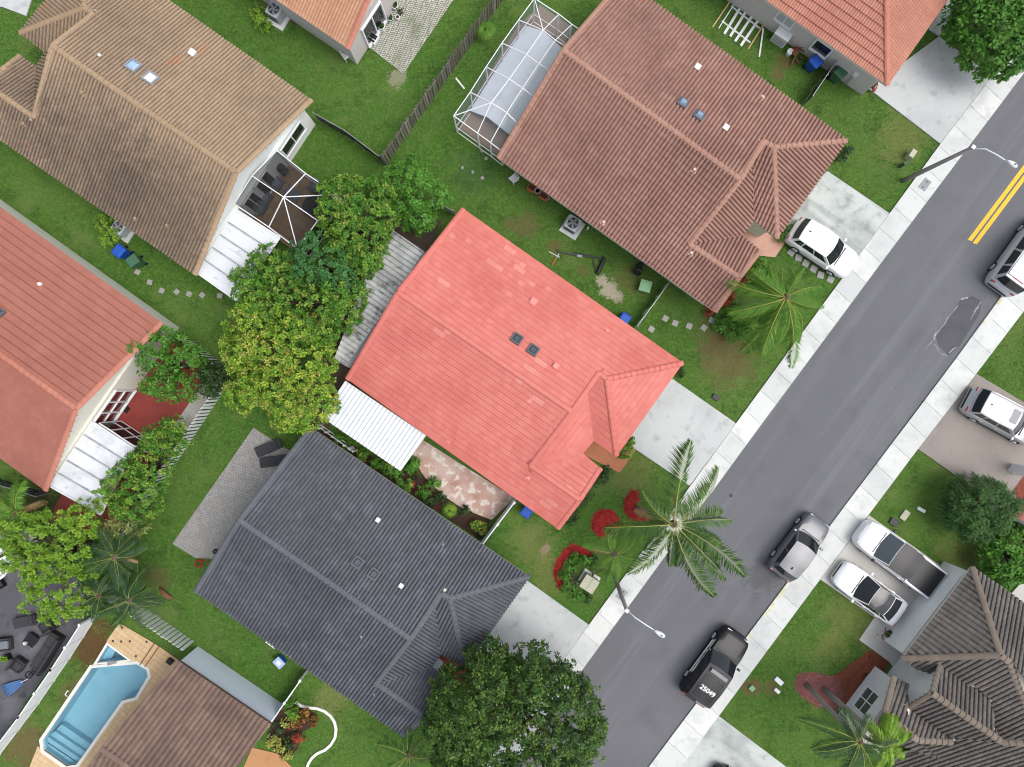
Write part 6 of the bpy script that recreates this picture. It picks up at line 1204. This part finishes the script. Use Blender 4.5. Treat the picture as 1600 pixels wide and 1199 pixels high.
r = local('storage_tub', 'pale green square lidded tub on the lawn by the lattice fence', 'tub', y4(1155,938), HD+18, 0); MB().box((0,0,.3), (.62,.62,.6)).build('body', PALEG, r, bevel=.03); MB().box((0,0,.63), (.72,.72,.08)).build('lid', PALEG, r, bevel=.03); MB().box((0,0,.68), (.5,.5,.03)).build('lid_panel', PALEG, r, bevel=.02)
r = local('cooler', 'blue and white cooler by the slate grey roof edge', 'cooler', (440,1031), HD-12, 0); MB().box((0,0,.24), (.62,.5,.44)).build('body', BLUEP, r, bevel=.04); MB().box((0,0,.49), (.64,.52,.08)).build('lid', plastic('pale_blue_lid', 176,196,236), r, bevel=.03); MB().box((0,0,.54), (.3,.25,.02)).build('lid_panel', WHITE, r)
# stepping stones
STONE = mat('stepping_stone', A(170,168,164,.72), [(5,4,.5,.8,A(140,138,134,.7),.6)], rough=.9)
def stones(pts, names, label, group, s=.38):
    for k, p in enumerate(pts):
        o = MB().box(G(*p, .03), (s, s, .07), HD+random.uniform(-15,15)+8).build('stepping_stone', STONE, bevel=.015); tag(o, label % names[k], 'stepping stone', group)
ORD = ['first','second','third','fourth','fifth','sixth','seventh']
stones([zd(*p) for p in ((637,75),(693,122),(749,161),(818,167),(876,177),(936,182),(1018,185))], ORD, '%s grey stepping stone from the green bin beside the tan roof', 'stepping stones in the left yard', .32)
stones([w3(*p) for p in ((335,688),(440,765),(545,845),(658,925),(758,1015),(900,1078))], ORD, '%s stepping stone from the porch beside the white car', 'stepping stones beside the white car', .42)
stones([ze(1510,290), ze(1555,312), ze(1445,340), zg(50,325), zg(118,333), zg(155,298), zg(190,263)], ['middle','right','left lower','fourth','fifth','sixth','seventh'], '%s stepping stone across the lawn from lattice fence to round hedge', 'stepping stones on the front lawn', .36)
# utility boxes in lawns
def ubox(p, rz, sx, sy, h, m, label, lidm=None):
    r = local('utility_box', label, 'utility box', p, rz); MB().box((0,0,h/2), (sx,sy,h)).build('housing', m, r, bevel=.02); MB().box((0,0,h+.02), (sx*1.05,sy*1.05,.05)).build('cover', lidm or m, r, bevel=.015); return r
r = ubox(w8(305,880), HD+2, .9, .85, .75, BEIGE, 'beige square utility cabinet among shrubs by the curved red mulch'); MB().bar((0,-.42,.805), (0,.42,.805), .012, .012).build('lid_seam', GREENB, r); MB().box((0,.02,.03), (1.15,1.1,.07)).build('pad', CONC, r)
ubox(zc(1062,725), HD+90, .5, .3, .55, BEIGE, 'pale utility pedestal on the lawn by the upper street lamp'); ubox(zc(1028,770), HD+60, .28, .2, .6, GREENB, 'green utility stub on the lawn by the upper street lamp')
ubox(zg(172,655), HD, .42, .3, .12, DARK, 'dark valve box on the lawn above the coral driveway'); ubox(w1(487,1070), HD+80, .3, .3, .12, PALEG, 'pale green valve box on the lawn by the police car')
ubox(w1(640,1030), HD-8, .55, .28, .1, WHITE, 'pale rectangular meter lid on the lawn, larger of the pair'); ubox(w1(630,1085), HD-8, .36, .2, .1, WHITE, 'pale rectangular meter lid on the lawn, smaller of the pair')
ubox(w2(718,146), HD+5, .5, .4, .1, DARK, 'dark meter box on the lawn above the white pickup'); ubox(w2(815,85), HD+88, .62, .38, .08, BEIGE, 'beige meter lid on the lawn above the white pickup'); ubox(w2(960,36), HD+5, .5, .2, .1, WHITE, 'white pipe stub box near the fine leaved shrub')
# lumber and picket panel on the grass
pan = local('fallen_fence', 'white picket fence panel lying flat on the grass', 'fence panel', y3(330,200), 0)
for k, (a, b) in enumerate((((295,35),(170,230)), ((340,70),(215,275)), ((390,95),(262,295)), ((440,130),(302,335)), ((485,170),(348,370)))): MB().bar(G(*y3(*a), .1)-G(*y3(330,200)), G(*y3(*b), .1)-G(*y3(330,200)), .16 if k else .07, .03).build('picket', WHITE, pan)
for a, b in (((270,50),(500,230)), ((195,170),(425,345))): MB().bar(G(*y3(*a), .05)-G(*y3(330,200)), G(*y3(*b), .05)-G(*y3(330,200)), .09, .05).build('rail', WHITE, pan)
for a, b, m, lb in (((258,18),(122,218),WOOD,'raw lumber stick left of the flat picket panel'), ((535,195),(408,398),WOOD,'raw lumber stick at the right end of the picket panel'), ((530,228),(497,460),WHITE,'loose white plank right of the picket panel')):
    tag(MB().bar(G(*y3(*a), .14), G(*y3(*b), .03), .09, .04).build('plank', m), lb, 'plank')
tag(MB().bar(G(*zb(540,362), .03), G(*zb(580,412), .03), .1, .04).build('plank', WHITE), 'short white plank on the lawn beside the cedar fence', 'plank')
# junk by the grey wall
r = local('wooden_chair', 'toppled brown wooden chair beside the bright blue bin', 'chair', y3(790,470), 20)
for a, b in (((-.5,-.3,.1),(.35,.45,.35)), ((-.45,-.35,.15),(-.1,.1,.4)), ((.0,-.45,.1),(-.3,.3,.5)), ((.1,.5,.4),(.5,.1,.3)), ((.15,-.1,.2),(.55,-.3,.1)), ((.2,.55,.2),(.45,.25,.55))): MB().bar(a, b, .07, .05).build('slat', BRWOOD, r)
MB().box((-.1,.2,.4), (.4,.35,.04), 30).build('seat', BRWOOD, r)
r = local('bucket', 'white bucket by the pale air conditioner', 'bucket', y3(728,440), 0); MB().lathe((0,0,0), [(.15,0),(.19,.36),(.2,.38)], 16).build('body', WHITE, r); MB().lathe((0,0,.37), [(.2,0),(.2,.03),(.17,.045)], 16).build('lid', WHITE, r)
r = local('storage_tub', 'small red tub beside the white bucket', 'tub', y3(772,425), HD); MB().box((0,0,.15), (.32,.26,.3)).build('body', REDP, r, bevel=.02); MB().box((0,0,.31), (.36,.3,.04)).build('lid', REDP, r, bevel=.01)
p_, q_ = wseg(H4, (1180,20), (1350,145)); _nrm = Vector((q_.y-p_.y, -(q_.x-p_.x), 0)).normalized(); _nrm = _nrm if _nrm.x < 0 else -_nrm
_m = G(*y3(1275,600), 1.3); MB().box(_m, (.3,.14,.45), HD).build('meter_box', WHITE, H4.root)
for dx in (-.08, .08): MB().tube([_m+Vector((dx,0,0)), Vector((_m.x+dx-.1, _m.y-.05, .02))], .025, 6).build('conduit', GREYM, H4.root)
# items along the rosy brown house
def plchair(p, rz, label, m=WHITE, name='plastic_chair'):
    r = local(name, label, 'chair', p, rz); MB().box((0,0,.42), (.46,.44,.04)).build('seat', m, r, bevel=.02); MB().box((-.23,0,.66), (.04,.42,.46)).build('backrest', m, r, bevel=.02)
    for s in (1,-1):
        MB().tube([(-.22,s*.24,.62),(.2,s*.26,.64),(.22,s*.24,.4)], .025, 6).build('armrest', m, r)
        for x in (-.19,.19): MB().bar((x,s*.2,0), (x*.95,s*.19,.41), .045).build('leg', m, r)
    return r
plchair(y4(203,152), 130, 'white plastic chair against the rosy brown house wall'); plchair(v1(895,665), 35, 'white folding chair at the corner of the orange tan roof')
for k, (p, l) in enumerate((((335,215),.55), ((420,275),.55))):
    r = local('planter_box', ['left','right'][k]+' terracotta planter box under the rosy brown eave', 'planter', y4(*p), HD+3, group='terracotta planters'); MB().box((0,0,.16), (l,.42,.32)).build('box', TERRAP, r, bevel=.02); MB().box((0,0,.33), (l-.1,.3,.012)).build('soil', MATS['dark_soil'], r)
r = local('flower_pot', 'round concrete pot between the two terracotta planters', 'pot', y4(375,238), 0); MB().lathe((0,0,0), [(.13,0),(.19,.3),(.21,.34),(.16,.35),(.14,.30)], 16).build('pot', STONE, r); MB().cyl((0,0,.28), .13, .02, 14).build('soil', GREENB, r)
r = local('cinder_block', 'grey cinder block beside the right terracotta planter', 'block', y4(442,290), HD+60)
for x in (-.16,0,.16): MB().box((x,0,.1), (.05,.19,.2)).build('web', STONE, r)
for s in (1,-1): MB().box((0,s*.08,.1), (.27,.035,.198)).build('face', STONE, r)
r = local('metal_stand', 'black metal stand with padded roll lying on the lawn between coral and rosy brown roofs', 'stand', y4(720,730), 0); _b = G(*y4(720,730))
for a, b, w_ in (((545,683),(700,705),.1), ((690,700),(865,735),.07), ((640,678),(870,725),.05), ((785,735),(815,835),.07), ((540,680),(520,660),.1)): MB().bar(G(*y4(*a), .1)-_b, G(*y4(*b), .1)-_b, w_, .07).build('beam', DARK, r)
MB().tube([G(*y4(872,718), .18)-_b, G(*y4(815,840), .18)-_b], .13, 14).build('padded_roll', BLACK, r); MB().box(G(*y4(685,708), .15)-_b, (.3,.16,.06), -8).build('bracket', GREYM, r)
r = local('garden_tool', 'orange handled tool lying beside the black metal stand', 'tool', y4(510,720), 0); _b = G(*y4(510,720)); MB().tube([G(*y4(482,772), .06)-_b, G(*y4(512,722), .06)-_b], .045, 8).build('handle', TERRAP, r); MB().bar(G(*y4(460,675), .06)-_b, G(*y4(540,718), .06)-_b, .05, .04).build('bar', STEEL, r); MB().bar(G(*y4(535,690), .05)-_b, G(*y4(515,720), .05)-_b, .05, .04).build('head', STEEL, r)
tag(MB().cyl(G(*y4(742,512)), .06, .5, 10).build('vent_pipe', WHITE), 'short white pipe beside the rosy brown house air conditioner', 'pipe')
# oval planters on the mossy paver patio
for k, (p, sx, sy, a) in enumerate((((1445,95),.26,.5,70), ((1395,240),.24,.42,72), ((1295,330),.28,.5,65))):
    r = local('oval_planter', ['top','middle','lower'][k]+' white oval planter by the patio door of the orange tan house', 'planter', v1(*p), a, .05, 'oval planters'); o = MB(); n = 20; vs = []
    for rr, z in ((.8,0),(1,.32),(.86,.34),(.82,.24)):
        vs += [(math.cos(2*math.pi*i/n)*sy*.5*rr+0, math.sin(2*math.pi*i/n)*sx*.7*rr, z) for i in range(n)]
    o.add(vs, [(j*n+i, j*n+(i+1)%n, (j+1)*n+(i+1)%n, (j+1)*n+i) for j in range(3) for i in range(n)]+[tuple(range(3*n,4*n))]).build('rim', WHITE, r)
    c_ = np.array([(random.uniform(-.16,.16), random.uniform(-.1,.1), .28) for _ in range(26)]); V, F, t = leaves(c_, np.tile([[0,0,1.]], (26,1)), 8, .12, .03, .05, rng.random(26)); npmesh('plant', V, F, t, L_DARK, r)
r = local('flower_pot', 'small white round pot beside the oval planters', 'pot', v1(1470,222), 0, .05); MB().lathe((0,0,0), [(.1,0),(.15,.26),(.12,.27),(.11,.2)], 14).build('pot', WHITE, r); MB().cyl((0,0,.2), .1, .02, 12).build('soil', MATS['dark_soil'], r)
r = local('low_rack', 'low white rack with dark items by the patio door', 'rack', v1(1215,470), 58, .05); MB().box((0,0,.12), (.62,.28,.22)).build('rack', WHITE, r, bevel=.02)
for x in (-.18,.02,.16): MB().box((x,.02,.26), (.12,.2,.08)).build('rack_item', BLACK, r, bevel=.02)
bush('dark potted plant on the mossy paver patio', [(*v1(1500,135),3.5)], .5, L_DARK, .12, .03, 30)
# furniture in the dark screen room
def armchair(p, rz, label, w=.8, d=.75, m=CUSH, fm=WICK, group='screen room seats', name='armchair', h=.42, z=.06):
    r = local(name, label, 'chair' if w < 1.2 else 'sofa', p, rz, z, group); MB().box((0,0,h*.45), (d,w,h*.7)).build('base', fm, r, bevel=.02); MB().box((-d/2+.09,0,h+.15), (.16,w,.5)).build('backrest', fm, r, bevel=.04)
    for s in (1,-1): MB().box((.05,s*(w/2-.06),h*.75), (d-.12,.12,.34)).build('armrest', fm, r, bevel=.03)
    n = max(1, round(w/.75))
    for i in range(n): MB().box((.06,(i-(n-1)/2)*(w-.26)/n,h+.0), (d-.26,(w-.3)/n,.16)).build('cushion', m, r, bevel=.04)
    return r
GRW = mat('pale_grey_wicker', A(120,126,134,.68), rough=.85)
armchair(y1(535,435), HD, 'grey armchair nearest the grill in the dark screen room', fm=GRW); armchair(y1(465,525), HD, 'grey armchair in front of the patio doors', fm=GRW); armchair(y1(440,590), HD, 'grey armchair nearest the white patio roof', .65, .6, fm=GRW); armchair(y1(785,455), HD+180, 'grey armchair at the far screen side', fm=GRW)
r = local('patio_table', 'pale square table in the dark screen room', 'table', y1(640,505), HD, .06); MB().box((0,0,.45), (.95,.7,.05)).build('table_top', GRW, r, bevel=.02)
for x in (-.4,.4):
    for y in (-.28,.28): MB().box((x,y,.215), (.06,.06,.43)).build('leg', GRW, r)
r = local('patio_table', 'dark round table behind the tree edge in the screen room', 'table', y1(775,590), 0, .06); MB().cyl((0,0,.68), .62, .05, 24).build('table_top', BLACK, r); MB().cyl((0,0,.03), .07, .65, 10).build('pedestal', BLACK, r); MB().cyl((0,0,0), .3, .04, 16).build('base', BLACK, r)
def grill(p, rz, label, z=.06):
    r = local('barbecue_grill', label, 'grill', p, rz, z); MB().box((0,0,.45), (.6,.5,.8)).build('cabinet', BLACK, r, bevel=.03); MB().lathe((0,0,.85), [(.36,0),(.34,.15),(.22,.27),(.05,.32)], 14, sy=.75).build('hood', DARK, r); 
    for s in (1,-1): MB().box((s*.48,0,.82), (.34,.42,.03)).build('side_shelf', DARK, r)
grill(y1(572,350), HD, 'black barbecue grill in the corner of the dark screen room'); grill(y6(15,495), 30, 'black barbecue grill cut by the left edge of the dark patio', .05)
# loungers and hose behind the slate roof
def lounger(p, rz, label, m=CHAR, group='dark loungers', z=.05, L=1.75):
    r = local('lounger', label, 'lounger', p, rz, z, group); MB().box((-.25,0,.32), (L*.62,.64,.1)).build('seat', m, r, bevel=.03); o = MB().box((L*.25,0,0), (L*.42,.64,.09)).build('backrest', m, r, bevel=.03); o.location = (.2,0,.36); o.rotation_euler.y = R(-18); MB().box((.75,0,.55), (.22,.5,.1)).build('pillow', BLACK, r, bevel=.03)
    for x in (-.7,.5):
        for y in (-.27,.27): MB().box((x,y,.15), (.05,.05,.3)).build('leg', BLACK, r)
    return r
lounger(zd(1250,888), 22, 'dark grey lounger on the paver patio, upper of the pair'); lounger(zd(1272,948), 8, 'dark grey lounger on the paver patio, lower of the pair')
def coil(p, label, m, rad=.3, n=4, z=.05):
    r = local('garden_hose', label, 'hose', p, 20, z); 
    pts = [(math.cos(t*6.283)*(rad-.02*t), math.sin(t*6.283)*(rad*.8-.02*t), .03+.02*t) for t in np.linspace(0,n,n*18)]; MB().tube(pts, .02, 6).build('coil', m, r); MB().tube([(rad,0,.03),(rad+.3,.15,.03),(rad+.45,.05,.02)], .018, 6).build('tail', m, r)
coil(zh(925,240), 'red hose coil on the lawn by the slate roof corner', REDP); coil(zh(1000,185), 'black hose coil against the slate roof corner', BLACK, .18)
r = local('palm_debris', 'brown fallen palm sheath lying on the lawn', 'palm debris', zh(765,380), -35); MB().tube([(-.5,.15,.06),(-.1,.02,.12),(.35,-.02,.1),(.6,.05,.05)], [.05,.16,.17,.03], 8).build('sheath', BRWOOD, r, smooth=True)
r = local('palm_debris', 'thin grey fallen branch on the lawn by the dark palms', 'palm debris', zh(700,275), 60); MB().tube([(-.6,0,.03),(0,.12,.05),(.6,0,.03)], [.02,.04,.015], 6).build('branch', BARK, r, smooth=True)
tag(MB().tube([G(*zh(1232,604), .12), G(*zh(1272,634), .12)], .06, 8).build('downspout_pipe', WHITE), 'white pipe lying by the slate grey eave', 'pipe')
# furniture on the dark patio, left edge
lounger(y6(170,705), 12, 'grey folding lounger on the dark patio', CHAR, 'dark patio seats', .05, 1.5); armchair(y6(300,735), 125, 'dark wicker chair with pale seat near the vinyl fence', .78, .8, CHAR, WICK, 'dark patio seats', z=.05)
armchair(y6(300,880), 128+20, 'long dark wicker sofa along the vinyl fence', 2.5, .85, CHAR, WICK, 'dark patio seats', 'sofa', z=.05); armchair(y6(130,955), -35, 'dark wicker chair below the low table', .78, .75, CHAR, WICK, 'dark patio seats', z=.05); armchair(y6(50,838), 5, 'grey cushioned chair at the left edge of the dark patio', .8, .8, CUSH, CHAR, 'dark patio seats', z=.05)
r = local('coffee_table', 'low black table with a white cup on the dark patio', 'table', y6(205,812), 55, .05); MB().box((0,0,.34), (.72,.72,.06)).build('table_top', BLACK, r, bevel=.02); MB().box((0,0,.16), (.6,.6,.3)).build('base', DARK, r)
r = local('candle_jar', 'white jar standing on the low black table', 'jar', y6(182,826), 0, .42); MB().lathe((0,0,0), [(.09,0),(.11,.16),(.1,.17),(.07,.12)], 14).build('jar', WHITE, r); MB().cyl((0,0,.10), .06, .03, 10).build('candle', BEIGE, r)
r = local('flower_pot', 'dark square pot with lime plant at the left of the dark patio', 'pot', y6(55,918), 20, .05); MB().box((0,0,.2), (.42,.36,.4)).build('pot', BLACK, r, bevel=.02); c_ = np.array([(random.uniform(-.12,.12), random.uniform(-.1,.1), .42) for _ in range(24)]); V, F, t = leaves(c_, np.tile([[0,0,1.]], (24,1)), 9, .16, .04, .06, rng.random(24)); npmesh('plant', V, F, t, L_LIME, r)
r = local('patio_umbrella', 'folded blue patio umbrella lying on the dark patio', 'umbrella', y6(100,1085), 28, .15)
for k in range(5):
    s = (k-2)*.11; MB().tube([(-.72,s*1.5,.0),(-.2,s*1.2,.08),(.55,s*.5,.02)], [.09,.085,.03], 7).build('canopy_fold', BLUEC, r, smooth=True)
MB().tube([(-.7,0,.05),(.95,0,.05)], .02, 8).build('pole', WHITEMETAL, r)
r = local('bicycle', 'small dark bicycle lying by the vinyl fence', 'bicycle', y6(205,1018), 15, .08)
for x in (-.32,.32):
    pts = [(x+math.cos(t)*.22, math.sin(t)*.20, .04) for t in np.linspace(0,6.283,24)]; MB().tube(pts, .025, 6).build('wheel', TYRE, r)
for a, b in (((-.32,0,.08),(.0,.2,.1)), ((.0,.2,.1),(.32,0,.08)), ((-.32,0,.08),(.05,-.05,.1)), ((.05,-.05,.1),(.0,.2,.1)), ((.32,0,.08),(.42,.22,.1))): MB().tube([a, b], .02, 6).build('frame_tube', BLACK, r)
MB().tube([(.3,.27,.12),(.55,.18,.12)], .018, 6).build('handlebar', STEEL, r); MB().box((-.02,.25,.13), (.2,.1,.05), 20).build('saddle', DARK, r, bevel=.02)
# red patio: window wall, screen, mat
REDGLASS = mat('reddish_window_glass', (.10,.022,.022), rough=.08, spec=.7)
wwin(H7, (150,650), (290,530), y5(285,640), y5(440,470), .25, 2.25, 3, 2, gm=REDGLASS, name='window_wall', proud=.12)
tag(MB().box(G(*y5(472,595), .055), (.5,.42,.02), HD).box(G(*y5(472,595), .066), (.42,.34,.012), HD).build('door_mat', BLACK), 'black mat on the red patio', 'mat')
_ss = {k: G(*y5(*v), z) for k, v, z in (('a',(318,680),2.3),('b',(385,722),2.3),('c',(455,770),2.3),('d',(525,815),2.3),('e',(605,850),2.3))}
screenroom('screen_wall', 'white framed dark screen wall beside the ribbed white patio roof', _ss, [('a','b'),('b','c'),('c','d'),('d','e')], [], SCREEN_D, posts=('a','b','c','d','e'))
# patio roof at the left edge
_r = root('patio_roof', G(5,860), 0, 'white framed glazed patio roof cut by the left edge', 'patio roof'); _pp = [G(*y6(*p), 2.5) for p in ((-80,400),(105,300),(112,330),(20,452),(-80,520))]
MB().slab(_pp, .06).build('glazing', mat('greenish_glazing', A(176,188,186,.72), rough=.15, spec=.6), _r)
for a, b in zip(_pp, _pp[1:]+_pp[:1]): MB().bar(a+Vector((0,0,.03)), b+Vector((0,0,.03)), .14, .1).build('frame_bar', WHITEMETAL, _r)
for t in (.35,.7): MB().bar(_pp[0].lerp(_pp[1], t)+Vector((0,0,.03)), _pp[4].lerp(_pp[3], t)+Vector((0,0,.03)), .06, .06).build('frame_bar', WHITEMETAL, _r)
for p in (_pp[1], _pp[3]): MB().box((p.x-.6, p.y, 1.2), (.1,.1,2.4)).build('post', WHITEMETAL, _r)
_k = [G(*y6(*p), z) for p, z in (((-10,212),2.9),((70,275),2.7),((-30,345),2.8),((-160,250),4.0))]
house('house', 'house corner with pale grey tiles at the left edge', [_k], _k, [], ('flat', .42, .42, 0, .05), roofm('pale_grey_tile', [A(150,154,160), A(138,142,148), A(160,164,170)], A(112,116,122), .4), GREYCAP, W_WHITE, WHITE, ov=.2)
# pale house wall seen at the top left corner
tag(MB().prism(gp([(-20,-30), (60,-30), (42,26), (5,12), (-20,10)]), 0, .08).build('driveway', DRIVE), 'pale concrete corner of a driveway in the top left corner', 'driveway', kind='structure')
EXCL.append([(-20,-30), (60,-30), (42,26), (5,12), (-20,10)])
# leaf litter and small stones near the cage
for k, p in enumerate(((660,700),(680,735),(570,778),(618,798),(662,825))):
    q = G(*zb(*p), .02); o = MB().lathe(q, [(.10,0),(.12,.03),(.08,.06),(.02,.07)], 7, sx=random.uniform(.7,1.4)).build('rock', STONE, smooth=True); tag(o, ['pale rock nearest the pool cage corner','pale rock second from the pool cage corner','pale rock farthest left on the weedy lawn','small pale rock in the middle of the weedy lawn','pinkish rock lowest on the weedy lawn'][k], 'rock', 'rocks below the pool cage')
# ---------------------------------------------------------------- grass blades
def pip(X, Y, P):
    c = np.zeros(len(X), bool); j = len(P)-1
    for i in range(len(P)):
        xi, yi = P[i]; xj, yj = P[j]
        with np.errstate(divide='ignore', invalid='ignore'): c ^= ((yi > Y) != (yj > Y)) & (X < (xj-xi)*(Y-yi)/((yj-yi) if yj != yi else 1e-9)+xi)
        j = i
    return c
NB = 620000
X = rng.uniform(-15, 1615, NB); Y = rng.uniform(-15, 1214, NB); ok = np.ones(NB, bool)
for P in EXCL: ok &= ~pip(X, Y, P)
bare = np.zeros(len(X))
for ctr, rad, col, am in BARE:
    cx, cy = px(ctr); bare = np.maximum(bare, am*np.clip(1.3-np.hypot(X-cx, Y-cy)/(rad*25), 0, 1))
ok &= rng.random(NB) > bare*1.1
X, Y = X[ok], Y[ok]; n = len(X); p = np.stack([(X-800)/25, (599.5-Y)/25, np.zeros(n)], 1)
a = rng.uniform(0, 6.283, n); l = rng.uniform(.05,.13, n); tl = rng.uniform(.3,.9, n); d = np.stack([np.cos(a)*tl, np.sin(a)*tl, np.sqrt(1-tl**2)*.8], 1)*l[:,None]; w = np.stack([-np.sin(a), np.cos(a), np.zeros(n)], 1)*rng.uniform(.010,.024,(n,1))
V = np.stack([p-w, p+w, p+d], 1).reshape(-1,3); F = np.arange(n*3).reshape(-1,3)
go = npmesh('grass', V, F, rng.random(n), BLADE); tag(go, 'short green grass blades covering the lawns', 'grass', kind='stuff')
